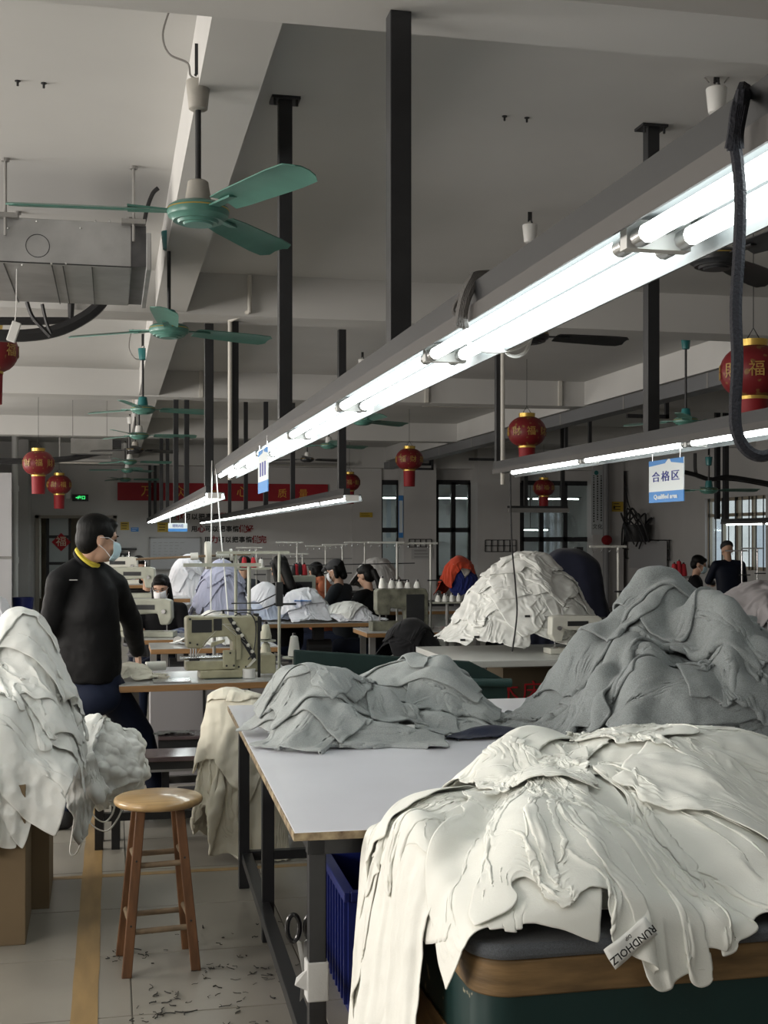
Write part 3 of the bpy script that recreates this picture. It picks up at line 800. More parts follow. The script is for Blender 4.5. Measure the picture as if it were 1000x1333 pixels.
# ---------------------------------------------------------------- cloth: small sheets are let fall, fold by fold, on the heaps they lie on
class HF:
    """height of whatever lies below, on a grid; it grows with every garment laid on it"""
    def __init__(s, x0, x1, y0, y1, fn, res=0.0125):
        s.x0, s.y0, s.res = x0, y0, res
        s.nx, s.ny = int((x1 - x0) / res) + 1, int((y1 - y0) / res) + 1
        X, Y = np.meshgrid(x0 + np.arange(s.nx) * res, y0 + np.arange(s.ny) * res, indexing='ij')
        s.Z = fn(X, Y).astype(np.float32); s.X, s.Y = X, Y
        s.grad()
    def grad(s):
        s.gx, s.gy = np.gradient(s.Z, s.res)
        s.S = np.stack([s.Z, s.gx.astype(np.float32), s.gy.astype(np.float32)], -1)
    def sample(s, P):
        fx = np.clip((P[..., 0] - s.x0) / s.res, 0, s.nx - 1.001); fy = np.clip((P[..., 1] - s.y0) / s.res, 0, s.ny - 1.001)
        ix = fx.astype(np.int32); iy = fy.astype(np.int32); tx = (fx - ix)[..., None]; ty = (fy - iy)[..., None]
        S = s.S
        return (S[ix, iy] * (1 - tx) + S[ix + 1, iy] * tx) * (1 - ty) + (S[ix, iy + 1] * (1 - tx) + S[ix + 1, iy + 1] * tx) * ty
    def lump(s, cx, cy, rx, ry, h, ang=0.0, base=None):
        ca, sa = math.cos(ang), math.sin(ang)
        u = ((s.X - cx) * ca + (s.Y - cy) * sa) / rx; v = (-(s.X - cx) * sa + (s.Y - cy) * ca) / ry
        s.Z = (s.Z + h * np.exp(-(u * u + v * v) ** 1.3)).astype(np.float32); s.grad()
    def add(s, P, extra=0.004, blur=1):
        Q = P
        for ax in (0, 1):                      # refine the sheet so that no cell is missed
            for _ in range(2):
                mid = (np.take(Q, range(1, Q.shape[ax]), ax) + np.take(Q, range(0, Q.shape[ax] - 1), ax)) / 2
                sh = list(Q.shape); sh[ax] = sh[ax] * 2 - 1
                N = np.empty(sh, np.float32)
                if ax == 0: N[0::2] = Q; N[1::2] = mid
                else: N[:, 0::2] = Q; N[:, 1::2] = mid
                Q = N
        Q = Q.reshape(-1, 3)
        ix = np.round((Q[:, 0] - s.x0) / s.res).astype(int); iy = np.round((Q[:, 1] - s.y0) / s.res).astype(int)
        ok = (ix >= 0) & (ix < s.nx) & (iy >= 0) & (iy < s.ny)
        Z = s.Z.copy(); np.maximum.at(Z, (ix[ok], iy[ok]), Q[ok, 2] + extra)
        for _ in range(blur):
            p = np.pad(Z, 1, mode='edge')
            m = (p[:-2, 1:-1] + p[2:, 1:-1] + p[1:-1, :-2] + p[1:-1, 2:] + 4 * Z) / 8
            Z = np.maximum(m, Z - 0.01)
        s.Z = Z; s.grad()

def _con(A, B, L, k, wa=0.5, wb=0.5):
    d = B - A
    l = np.sqrt((d * d).sum(-1, keepdims=True)) + 1e-9
    d *= (k * (l - L) / l)
    A += d * wa; B -= d * wb

def settle(P, lx, ly, hf, steps=130, bend=0.10, thick=0.006, mu=0.55, pin=None, damp=0.965, dt=0.014, g=9.8, mem=0.6, stiff=0.0, selfr=0.0, far=0.0):
    """P: n x m x 3 start positions; lx, ly: rest lengths along the two grid directions"""
    P = P.astype(np.float32); V = np.zeros_like(P)
    ld = math.hypot(lx, ly)
    pinP = P[pin].copy() if pin is not None else None
    rest = {}                                  # the folds keep a memory of how they were crumpled
    for q in (2, 5, 11):
        for ax in (0, 1):
            D = P[q:] - P[:-q] if ax == 0 else P[:, q:] - P[:, :-q]
            full = q * (lx if ax == 0 else ly)
            rest[q, ax] = (np.minimum(np.sqrt((D * D).sum(-1, keepdims=True)), full) * mem + full * (1 - mem)).astype(np.float32)
    n0, m0 = P.shape[:2]
    gi, gj = np.meshgrid(np.arange(n0), np.arange(m0), indexing='ij'); gi = gi.ravel(); gj = gj.ravel()
    for t in range(steps):
        O = P.copy()
        V *= damp; V[..., 2] -= g * dt
        P = P + V * dt
        for it in range(2):
            _con(P[0:-1:2], P[1::2], lx, 1.0); _con(P[1:-1:2], P[2::2], lx, 1.0)
            _con(P[:, 0:-1:2], P[:, 1::2], ly, 1.0); _con(P[:, 1:-1:2], P[:, 2::2], ly, 1.0)
            for a in (0, 1):
                _con(P[a:-1:2, :-1], P[a + 1::2, 1:][:P[a:-1:2].shape[0]], ld, 0.35)
                _con(P[a:-1:2, 1:], P[a + 1::2, :-1][:P[a:-1:2].shape[0]], ld, 0.35)
        if bend:
            for a in (0, 1, 2, 3):
                r_ = rest[2, 0][a::4]; _con(P[a:-2:4], P[a + 2::4][:P[a:-2:4].shape[0]], r_, bend)
                r_ = rest[2, 1][:, a::4]; _con(P[:, a:-2:4], P[:, a + 2::4][:, :P[:, a:-2:4].shape[1]], r_, bend)
        if stiff:
            for a in range(10):
                A_ = P[a:-5:10]; _con(A_, P[a + 5::10][:A_.shape[0]], rest[5, 0][a::10], stiff)
                A_ = P[:, a:-5:10]; _con(A_, P[:, a + 5::10][:, :A_.shape[1]], rest[5, 1][:, a::10], stiff)
        if far and t % 2 == 0:
            for a in range(22):
                A_ = P[a:-11:22]
                if A_.shape[0]: _con(A_, P[a + 11::22][:A_.shape[0]], rest[11, 0][a::22], far)
                A_ = P[:, a:-11:22]
                if A_.shape[1]: _con(A_, P[:, a + 11::22][:, :A_.shape[1]], rest[11, 1][:, a::22], far)
        if selfr and t % 2 == 0:               # keep separate folds of one sheet apart
            Q = P.reshape(-1, 3); cell = np.floor(Q / selfr).astype(np.int64)
            key = (cell[:, 0] * 73856093) ^ (cell[:, 1] * 19349663) ^ (cell[:, 2] * 83492791)
            od = np.argsort(key, kind='stable'); ks_ = key[od]
            cor = np.zeros_like(Q)
            for sh in (1, 2, 3, 4):
                i_, j_ = od[:-sh], od[sh:]
                ok = (ks_[:-sh] == ks_[sh:]) & ((np.abs(gi[i_] - gi[j_]) > 2) | (np.abs(gj[i_] - gj[j_]) > 2))
                i_, j_ = i_[ok], j_[ok]
                d_ = Q[j_] - Q[i_]; l_ = np.sqrt((d_ * d_).sum(-1, keepdims=True)) + 1e-6
                w_ = np.maximum(0, selfr - l_) / l_ * d_ * .25
                np.add.at(cor, j_, w_); np.add.at(cor, i_, -w_)
            P = (Q + np.clip(cor, -.006, .006)).reshape(P.shape)
        S = hf.sample(P)
        pen = S[..., 0] + thick - P[..., 2]
        hit = pen > 0
        if hit.any():
            gx, gy = S[..., 1][hit], S[..., 2][hit]
            L2 = 1 + gx * gx + gy * gy
            dpt = pen[hit] / L2
            N = np.stack([-gx * dpt, -gy * dpt, dpt], -1)
            nl = np.sqrt((N * N).sum(-1, keepdims=True))
            N = N * np.minimum(1.0, 0.03 / (nl + 1e-9))
            Q = P[hit] + N
            mv = Q - O[hit]
            nn = np.stack([-gx, -gy, np.ones_like(gx)], -1) / np.sqrt(L2)[:, None]
            tang = mv - nn * (mv * nn).sum(-1, keepdims=True)
            P[hit] = Q - tang * mu
        if pin is not None and t < steps * 0.6: P[pin] = pinP
        V = (P - O) / dt
        sp = np.sqrt((V * V).sum(-1, keepdims=True)); V *= np.minimum(1.0, 2.5 / (sp + 1e-9))
    return P

def noise1(r, n, m, k):
    """smooth random field on an n x m grid with about k bumps each way"""
    G = r.normal(size=(k + 3, k + 3))
    u = np.linspace(0, k, n); v = np.linspace(0, k, m)
    def cub(A, t):
        i = np.minimum(t.astype(int), k - 1); f = (t - i)[:, None]
        p0, p1, p2, p3 = A[i], A[i + 1], A[i + 2], A[np.minimum(i + 3, A.shape[0] - 1)]
        return p1 + .5 * f * (p2 - p0 + f * (2 * p0 - 5 * p1 + 4 * p2 - p3 + f * (3 * (p1 - p2) + p3 - p0)))
    return cub(cub(G, u).T, v).T

def sheet_start(r, n, m, size, c, ang, sq, hf, folds=4, lift=0.05, warp=0.5, roll=0.0):
    """a sheet gathered in across its folds (factor sq < 1) and crumpled a little along them"""
    w, l = size
    u = np.linspace(-.5, .5, n)[:, None] * np.ones((1, m)); v = np.linspace(-.5, .5, m)[None, :] * np.ones((n, 1))
    ws, ls = w * sq[0], l * sq[1]
    ph = 2 * math.pi * (folds * u + warp * noise1(r, n, m, 2)) + r.uniform(0, 6.3)
    A = min(.11, ws / (folds * math.pi) * math.sqrt(max(0.02, 1 / max(sq[0], .3) - 1)) * .9)
    z = A * (1.7 * np.abs(np.sin(ph / 2)) - .8 + .35 * np.sin(2.1 * ph + 1)) + .040 * noise1(r, n, m, 4) + .008 * noise1(r, n, m, 9)
    x = u * ws + .02 * noise1(r, n, m, 3) + roll * np.sin(3 * v + 1)
    y = v * ls + .02 * noise1(r, n, m, 3)
    ca, sa = math.cos(ang), math.sin(ang)
    X = c[0] + x * ca - y * sa; Y = c[1] + x * sa + y * ca
    P = np.stack([X, Y, np.zeros_like(X)], -1).astype(np.float32)
    H = hf.sample(P)[..., 0]
    base = H * .7 + H.max() * .3 if lift < .5 else H
    P[..., 2] = np.maximum(base + z + abs(z.min()) * .5, H) + lift
    return P

def roll_start(r, n, m, size, c, ang, sq, hf, folds=1.6, lift=0.03, amp=.12, bend=0.0, crump=.02):
    """a garment pushed together into a few fat long folds that run along its length"""
    w, l = size
    u = np.linspace(-.5, .5, n)[:, None] * np.ones((1, m)); v = np.linspace(-.5, .5, m)[None, :] * np.ones((n, 1))
    ws, ls = w * sq[0], l * sq[1]
    ph = 2 * math.pi * (folds * u + .22 * noise1(r, n, m, 2)) + r.uniform(0, 6.3)
    A = min(amp, ws / (folds * math.pi) * math.sqrt(max(0.02, 1 / max(sq[0], .25) ** 1.5 - 1)) * .9) * (1 + .35 * noise1(r, n, m, 2))
    z = A * (.5 + .5 * np.sin(ph) + .22 * np.sin(2.3 * ph + 1)) + crump * noise1(r, n, m, 4) + .006 * noise1(r, n, m, 9)
    x = u * ws + .25 * A * np.cos(ph) + .02 * noise1(r, n, m, 3) + bend * (v * v * 4 - .5)
    y = v * ls + .015 * noise1(r, n, m, 3)
    ca, sa = math.cos(ang), math.sin(ang)
    P = np.stack([c[0] + x * ca - y * sa, c[1] + x * sa + y * ca, np.zeros_like(x)], -1).astype(np.float32)
    H = hf.sample(P)[..., 0]
    P[..., 2] = H + np.maximum(z - z.min() * .6, 0) + lift
    return P

def fan_start(r, n, m, size, c, a0, a1, R1, hf, folds=6, r0=0.05, lift=0.04, amp=.10):
    """a sheet bunched at c and spread towards the angles a0..a1; n runs across, m outwards"""
    w, l = size
    u = np.linspace(0, 1, n)[:, None] * np.ones((1, m)); v = np.linspace(0, 1, m)[None, :] * np.ones((n, 1))
    rad = r0 + v * (R1 - r0) + .04 * noise1(r, n, m, 3) * v + .03 * np.sin(2 * math.pi * folds * u + 2) * v
    a = a0 + (a1 - a0) * u + .06 * noise1(r, n, m, 2)
    arc = rad * abs(a1 - a0)
    ratio = np.clip(arc / w, .22, 1)
    A = np.minimum(amp, arc / (folds * math.pi) * np.sqrt(1 / ratio - 1) * .85)
    ph = 2 * math.pi * (folds * u + .35 * noise1(r, n, m, 2)) + r.uniform(0, 6)
    X = c[0] + rad * np.cos(a); Y = c[1] + rad * np.sin(a)
    P = np.stack([X, Y, np.zeros_like(X)], -1).astype(np.float32)
    H = hf.sample(P)[..., 0]
    P[..., 2] = np.maximum(H, H.max() * .35 + H * .65) + A * (.8 + np.abs(np.sin(ph / 2)) * 2 - 1 + .3 * np.sin(2.3 * ph)) + .026 * (1 + noise1(r, n, m, 5)) * np.sqrt(v + .1) + lift
    return P

def shape_mask(kind, n, m):
    """which grid cells belong to the garment"""
    K = np.ones((n - 1, m - 1), bool)
    if kind == 'shirt':                        # body with two sleeves
        for i in range(n - 1):
            for j in range(m - 1):
                u, v = (i + .5) / (n - 1), (j + .5) / (m - 1)
                if v < .62 and not .22 < u < .78: K[i, j] = False
                if v > .93 and .40 < u < .60: K[i, j] = False
                if not .22 < u < .78 and v > .97 - .0 * u: K[i, j] = False
    elif kind == 'round':
        for i in range(n - 1):
            for j in range(m - 1):
                u, v = abs((i + .5) / (n - 1) - .5) * 2, abs((j + .5) / (m - 1) - .5) * 2
                if u ** 4 + v ** 4 > 1.05: K[i, j] = False
    return K

CREASE = {}
def crease_tex(scale):
    if scale not in CREASE:
        t = bpy.data.textures.new('crumpled_creases', 'VORONOI'); t.noise_scale = scale; t.weight_1 = 1.0; t.noise_intensity = 1.0
        CREASE[scale] = t
    return CREASE[scale]
def cloth_mesh(name, P, m, kind=None, sub=1, thick=0.003, parent=None, crumple=0.0, cscale=.14):
    n, mm = P.shape[:2]
    K = shape_mask(kind, n, mm) if kind else np.ones((n - 1, mm - 1), bool)
    I = np.arange(n * mm).reshape(n, mm)
    F = np.stack([I[:-1, :-1], I[1:, :-1], I[1:, 1:], I[:-1, 1:]], -1)[K]
    used = np.unique(F); re = -np.ones(n * mm, int); re[used] = np.arange(len(used))
    V = P.reshape(-1, 3)[used]; F = re[F]
    me = bpy.data.meshes.new(name)
    me.vertices.add(len(V)); me.vertices.foreach_set('co', V.astype(np.float32).ravel())
    me.loops.add(F.size); me.loops.foreach_set('vertex_index', F.ravel().astype(np.int32))
    me.polygons.add(len(F)); me.polygons.foreach_set('loop_start', np.arange(0, F.size, 4, dtype=np.int32)); me.polygons.foreach_set('loop_total', np.full(len(F), 4, np.int32))
    me.polygons.foreach_set('use_smooth', np.ones(len(F), bool))
    me.update(calc_edges=True); me.validate()
    me.materials.append(m)
    o = bpy.data.objects.new(name, me); COL.objects.link(o)
    if parent is not None: o.parent = parent
    if sub:
        k = o.modifiers.new('round', 'SUBSURF'); k.levels = k.render_levels = sub
    if crumple:
        k = o.modifiers.new('creases', 'DISPLACE'); k.texture = crease_tex(cscale); k.strength = crumple; k.mid_level = .35; k.texture_coords = 'LOCAL'
        k = o.modifiers.new('creases', 'DISPLACE'); k.texture = crease_tex(cscale * .45); k.strength = crumple * .5; k.mid_level = .35; k.texture_coords = 'LOCAL'
    if thick:
        k = o.modifiers.new('cloth', 'SOLIDIFY'); k.thickness = thick; k.offset = 1.0; k.use_even_offset = False
    return o

def cloth_mat(name, col, var=0.05, heather=0.0, bump=0.5, bscale=26.0, rough=0.88, fine=0.2):
    """woven cloth: fine crease relief, optional heather fleck"""
    m = bpy.data.materials.new(name); m.use_nodes = True
    nt = m.node_tree; b = nt.nodes['Principled BSDF']; L = nt.links.new
    b.inputs['Roughness'].default_value = rough; b.inputs['Specular IOR Level'].default_value = 0.2
    b.inputs['Sheen Weight'].default_value = 0.15
    tc = nt.nodes.new('ShaderNodeTexCoord'); co = tc.outputs['Object']
    n1 = nt.nodes.new('ShaderNodeTexNoise'); n1.inputs['Scale'].default_value = 380 if heather else 5; n1.inputs['Detail'].default_value = 3
    L(co, n1.inputs['Vector'])
    r = nt.nodes.new('ShaderNodeValToRGB'); k = heather or var
    r.color_ramp.elements[0].position = .35; r.color_ramp.elements[1].position = .65
    r.color_ramp.elements[0].color = (*(c * (1 - k) for c in col), 1); r.color_ramp.elements[1].color = (*col, 1)
    L(n1.outputs['Fac'], r.inputs[0]); L(r.outputs[0], b.inputs['Base Color'])
    w = nt.nodes.new('ShaderNodeTexNoise'); w.inputs['Scale'].default_value = bscale; w.inputs['Detail'].default_value = 5; w.inputs['Roughness'].default_value = .6; w.inputs['Distortion'].default_value = 1.2
    L(co, w.inputs['Vector'])
    ab = nt.nodes.new('ShaderNodeMath'); ab.operation = 'SUBTRACT'; ab.inputs[1].default_value = .5; L(w.outputs['Fac'], ab.inputs[0])
    a2 = nt.nodes.new('ShaderNodeMath'); a2.operation = 'ABSOLUTE'; L(ab.outputs[0], a2.inputs[0])
    bp = nt.nodes.new('ShaderNodeBump'); bp.inputs['Strength'].default_value = bump; bp.inputs['Distance'].default_value = .02; bp.invert = True
    L(a2.outputs[0], bp.inputs['Height'])
    f = nt.nodes.new('ShaderNodeTexNoise'); f.inputs['Scale'].default_value = 500; f.inputs['Detail'].default_value = 2; L(co, f.inputs['Vector'])
    b2 = nt.nodes.new('ShaderNodeBump'); b2.inputs['Strength'].default_value = fine; b2.inputs['Distance'].default_value = .002
    L(f.outputs['Fac'], b2.inputs['Height']); L(bp.outputs[0], b2.inputs['Normal']); L(b2.outputs[0], b.inputs['Normal'])
    return m

WHITEC = cloth_mat('off_white_cotton', (0.86, 0.86, 0.80), bump=.10)
WHITEC2 = cloth_mat('white_cotton', (0.84, 0.85, 0.82), bump=.10)
CREAMC = cloth_mat('cream_cotton', (0.78, 0.74, 0.62), bump=.10)
GREYC = cloth_mat('heather_grey_fleece', (0.265, 0.285, 0.285), heather=.42, bump=.12)
GREYL = cloth_mat('light_heather_grey_fleece', (0.40, 0.425, 0.42), heather=.28, bump=.12)
# ---------------------------------------------------------------- near worktable
WOODT = mat('worn_table_wood', (0.27, 0.165, 0.07), 0.6, var=.55, vscale=5, stretch=(1.2, 1.2, 7), bump=.12, bscale=30)
GREENP = mat('dark_green_paint', (0.006, 0.030, 0.029), 0.45, var=.1, vscale=12)
g_ = GREENP.node_tree                          # paint flaked off in spots
for nd in g_.nodes:
    if nd.type == 'TEX_NOISE' and nd.inputs['Scale'].default_value == 12: nd.inputs['Scale'].default_value = 16; nd.inputs['Detail'].default_value = 8
    if nd.type == 'VALTORGB':
        nd.color_ramp.elements[0].color = (0.30, 0.27, 0.19, 1); nd.color_ramp.elements[0].position = .335; nd.color_ramp.elements[1].position = .352
FELT = cloth_mat('grey_felt', (0.13, 0.14, 0.155), heather=.3, bump=.05)
def rounded(x0, x1, y0, y1, r, n=8):
    """outline whose near left corner is rounded"""
    pts = [(x0 + r - r * math.cos(math.pi / 2 * k / n), y0 + r - r * math.sin(math.pi / 2 * k / n)) for k in range(n + 1)]
    return pts + [(x1, y0), (x1, y1), (x0, y1)]
wt = thing('worktable', 'wooden worktable with a dark green painted band and grey felt top, under the foreground heap', 'table', (.668, 2.262, 0))
wt_l = 2.0; wt_d = .80
MB().prism(rounded(0, wt_l, 0, wt_d, .075), .665, .735, 'z').build('wood_edge', WOODT, wt, smooth=True, bevel=.004)
MB().prism(rounded(-.006, wt_l, -.006, wt_d, .08), .735, .765, 'z').build('felt_top', FELT, wt, smooth=True, bevel=.010)
MB().prism(rounded(.004, wt_l, .004, wt_d, .072), .535, .665, 'z').build('painted_band', GREENP, wt, smooth=True)
MB().prism(rounded(.0, wt_l, .0, wt_d, .075), .0, .535, 'z').build('body', WOODT, wt, smooth=True)

# ---------------------------------------------------------------- long white table
WTOP = mat('white_laminate', (0.80, 0.80, 0.86), 0.22, var=.05, vscale=3)
EDGE = mat('chipped_wood_edge', (0.42, 0.33, 0.20), 0.6, var=.6, vscale=22, col2=(0.10, 0.06, 0.03))
TBR = -.022
lt = thing('long_table', 'long white topped table on black square steel legs', 'table', (.461, 3.215, 0), TBR)
TW, TL = 2.35, 2.5
MB().bx(0, TW, 0, TL, .752, .772).build('table_top', WTOP, lt, bevel=.002)
MB().bx(-.003, 0, 0, TL, .750, .770).bx(-.003, TW, -.003, 0, .750, .770).each('wood_edge', EDGE, lt)
fm = MB()
fm.bx(.04, TW - .04, .05, .09, .70, .75).bx(.04, TW - .04, TL - .2, TL - .16, .70, .75).bx(.045, .085, .05, TL - .16, .70, .75).bx(TW - .085, TW - .045, .05, TL - .16, .70, .75)
fm.each('apron', BLACKM, lt)
for lx, ly in ((.045, .06), (.062, 1.53), (.032, 2.28), (TW - .09, .06), (TW - .09, 1.53), (TW - .09, 2.28)):
    MB().bx(lx, lx + .046, ly, ly + .046, 0, .70).build('leg', BLACKM, lt, bevel=.003)
rl = MB().bx(.045, .09, .06, 2.3, .115, .155).bx(TW - .09, TW - .045, .06, 2.3, .115, .155).bx(.06, TW - .07, 2.285, 2.322, .12, .16).bx(.06, TW - .07, .065, .1, .12, .16)
rl.each('rail', DARKG, lt, bevel=.002)
# paper taped round the near leg
PAPER = mat('taped_white_paper', (0.55, 0.55, 0.54), 0.7, bump=.3, bscale=40)
lp = Vector((.461, 3.215, 0)) + Vector((.045, .06, 0))
wr = thing('paper_wrap', 'white paper taped round the near table leg', 'paper', (lp.x, lp.y, .31))
MB().bx(-.004, .054, -.006, .052, 0, .104).build('sleeve', PAPER, wr, bevel=.004)
MB().add([(-.004, .0, .03), (-.035, .005, .045), (-.030, .01, .062), (-.02, .006, .072), (-.004, .0, .085), (-.004, .01, .03), (-.035, .012, .045), (-.030, .016, .062), (-.02, .012, .072), (-.004, .01, .085)],
         [(0, 1, 2, 3, 4), (9, 8, 7, 6, 5), (0, 5, 6, 1), (1, 6, 7, 2), (2, 7, 8, 3), (3, 8, 9, 4)]).build('loose_flap', PAPER, wr)
# scissors hung behind that leg
v = at(382, 1208, y=3.36)
sc = thing('scissors', 'black handled scissors hung behind the near table leg', 'scissors', (v.x, v.y, v.z))
HANDLE = mat('black_plastic', (0.012, 0.012, 0.013), 0.25)
def loop(cx, cz, rx, rz, th, n=20): return [(cx + rx * math.cos(2 * math.pi * k / n), th, cz + rz * math.sin(2 * math.pi * k / n)) for k in range(n + 1)]
MB().tube(loop(0, 0, .017, .036, 0), .0065, n=8).build('handle', HANDLE, sc, smooth=True)
MB().tube(loop(.048, .0, .016, .034, 0), .0065, n=8).build('handle', HANDLE, sc, smooth=True)
MB().prism([(.008, -.03), (.022, -.04), (.044, -.20), (.036, -.19)], -.002, .002).build('blade', ALU, sc)
MB().prism([(.044, -.03), (.03, -.04), (.018, -.20), (.026, -.19)], .002, .006).build('blade', ALU, sc)

# ---------------------------------------------------------------- blue plastic crate
BLUE = mat('blue_plastic', (0.012, 0.020, 0.135), 0.35)
c0, c1 = at(413, 1250, z=0), at(461, 1318, z=0)
cr = thing('plastic_crate', 'ribbed blue plastic crate under the long table below the white heap', 'crate', ((c0.x + c1.x) / 2, c1.y, 0), -.02)
cd, cw, ch = c0.y - c1.y, .62, .39
m = MB(); m.bx(0, cw, 0, cd, 0, .02).bx(0, .018, 0, cd, .02, ch).bx(cw - .018, cw, 0, cd, .02, ch).bx(.018, cw - .018, 0, .018, .02, ch).bx(.018, cw - .018, cd - .018, cd, .02, ch)
m.build('box', BLUE, cr)
m = MB()
for k in range(9): m.bx(-.012, 0, .02 + k * (cd - .04) / 8.2, .035 + k * (cd - .04) / 8.2, .02, ch - .03)
for k in range(9): m.bx(.03 + k * .066, .045 + k * .066, -.012, 0, .02, ch - .03)
m.each('rib', BLUE, cr)
MB().bx(-.018, .004, -.018, cd + .018, ch - .03, ch).bx(cw - .004, cw + .018, -.018, cd + .018, ch - .03, ch).bx(.004, cw - .004, -.018, .004, ch - .03, ch).bx(.004, cw - .004, cd - .004, cd + .018, ch - .03, ch).each('rim', BLUE, cr, bevel=.004)

# ---------------------------------------------------------------- wooden stool
SEAT = mat('pale_varnished_seat', (0.55, 0.36, 0.165), 0.28, var=.28, vscale=5, stretch=(1, 9, 1), coat=.3)
LEGW = mat('brown_varnished_leg', (0.17, 0.078, 0.034), 0.38, var=.4, vscale=6, stretch=(6, 6, 1))
RUNG = mat('weathered_rung', (0.25, 0.18, 0.11), 0.6, var=.4, vscale=14)
sx_, sy_ = .166, 4.61
st = thing('wooden_stool', 'round wooden stool with a pale seat and brown legs standing alone on the tiles', 'stool', (sx_, sy_, 0))
MB().lathe([(0, .572), (.148, .572), (.156, .578), (.159, .586), (.156, .595), (.148, .600), (0, .600)], n=48).build('seat', SEAT, st, smooth=True)
feet = [(.052, 4.477), (.293, 4.505), (.274, 4.748), (.033, 4.721)]
tops = []
for fx_, fy_ in feet:
    b = Vector((fx_ - sx_, fy_ - sy_, 0)); tp = Vector((b.x * .56, b.y * .56, .575)); tops.append((b, tp))
    d = (tp - b)
    M = Matrix.Rotation(.1, 3, 'Z')
    m = MB(); w0, w1 = .0175, .0165
    vs = []
    for p_, w_ in ((b, w0), (tp, w1)):
        vs += [p_ + Vector((i * w_, j * w_, 0)) for i, j in ((-1, -1), (1, -1), (1, 1), (-1, 1))]
    m.add(vs, [(0, 1, 5, 4), (1, 2, 6, 5), (2, 3, 7, 6), (3, 0, 4, 7), (3, 2, 1, 0), (4, 5, 6, 7)])
    m.build('leg', LEGW, st, bevel=.003)
for k in range(4):
    for zz in ((.375, .15) if k % 2 == 0 else (.395, .175)):
        (b0, t0_), (b1, t1_) = tops[k], tops[(k + 1) % 4]
        MB().cyl(b0.lerp(t0_, zz / .575), b1.lerp(t1_, zz / .575), .0105, n=12).build('rung', RUNG, st, smooth=True)
for k in range(4):
    b, tp = tops[k]
    for zz in ((.395, .175)):
        p_ = b.lerp(tp, zz / .575)
        MB().cyl((p_.x, p_.y - .0178, p_.z), (p_.x, p_.y - .0165, p_.z), .004, n=8).build('screw', DARKG, st)

# ---------------------------------------------------------------- cardboard boxes
CARD = mat('brown_cardboard', (0.19, 0.135, 0.075), 0.75, var=.12, vscale=3, bump=.04, bscale=30)
def carton(x0, x1, y0, y1, h, label):
    t = thing('cardboard_box', label, 'box', (x0, y0, 0), .012)
    w, d = x1 - x0, y1 - y0
    MB().bx(0, w, 0, d, 0, h - .004).build('case', CARD, t, bevel=.003)
    MB().bx(0, w / 2 - .002, 0, d, h - .004, h).bx(w / 2 + .002, w, 0, d, h - .004, h).each('flap', CARD, t)
    return t
carton(-1.05, -.315, 4.905, 5.34, .60, 'front cardboard box at the left edge under the white garments')
carton(-1.00, -.25, 5.362, 5.86, .60, 'rear cardboard box beside the front one, under the white garments')

# ---------------------------------------------------------------- brown tape on the floor, threads and lint
TAPE = mat('brown_floor_tape', (0.36, 0.235, 0.10), 0.4, var=.22, vscale=20, stretch=(1, .2, 1))
def tape(x0, x1, y0, y1, label, z=.0012):
    r_ = rnd(int(x0 * 100 + y0 * 7)); n = 40; pts = []
    lng = (y1 - y0) > (x1 - x0)
    vs, fs = [], []
    for k in range(n + 1):
        t_ = k / n; j0, j1 = r_.uniform(-.002, .002), r_.uniform(-.002, .002)
        if lng: vs += [(x0 + j0, y0 + (y1 - y0) * t_, 0), (x1 + j1, y0 + (y1 - y0) * t_, 0), (x0 + j0, y0 + (y1 - y0) * t_, z), (x1 + j1, y0 + (y1 - y0) * t_, z)]
        else: vs += [(x0 + (x1 - x0) * t_, y1 + j0, 0), (x0 + (x1 - x0) * t_, y0 + j1, 0), (x0 + (x1 - x0) * t_, y1 + j0, z), (x0 + (x1 - x0) * t_, y0 + j1, z)]
    for k in range(n):
        a = k * 4; fs += [(a + 2, a + 3, a + 7, a + 6), (a, a + 2, a + 6, a + 4), (a + 3, a + 1, a + 5, a + 7)]
    return tag(MB().add(vs, fs).build('floor_tape', TAPE, fix=False), label, 'tape')
tape(-.128, -.042, 3.2, 9.5, 'wide brown tape running up the aisle floor left of the stool')
tape(-.9, 2.9, 5.815, 5.865, 'narrow brown tape crossing the aisle behind the stool', z=.0008)
LINT = mat('dark_lint', (0.03, 0.028, 0.026), 0.9)
lm = MB(); r_ = rnd(11)
for k in range(150):
    if k < 85: x, y = r_.gauss(.42, .14), r_.uniform(3.6, 5.1)
    else:
        cx_, cy_ = ((.20, 4.25), (.31, 4.48), (.06, 4.72), (.12, 4.1), (.5, 4.4))[k % 5]; x, y = r_.gauss(cx_, .045), r_.gauss(cy_, .05)
    if -.14 < x < -.03: continue
    p_ = Vector((x, y, .003)); a = r_.uniform(0, 6.3); L_ = r_.uniform(.01, .04) * (1 if k % 6 else 2); pts = [p_]
    for q in range(4):
        a += r_.gauss(0, .8); pts.append(pts[-1] + Vector((math.cos(a), math.sin(a), r_.uniform(-.1, .25) if q % 2 else 0)) * L_ / 4)
    for q in pts: q.z = max(q.z, .002)
    lm.tube(pts, r_.choice((.0009, .0014, .002)), n=4)
tag(lm.build('thread_scraps', LINT, fix=False), 'dark lint and thread scraps scattered on the tiles round the stool', 'lint', kind='stuff')

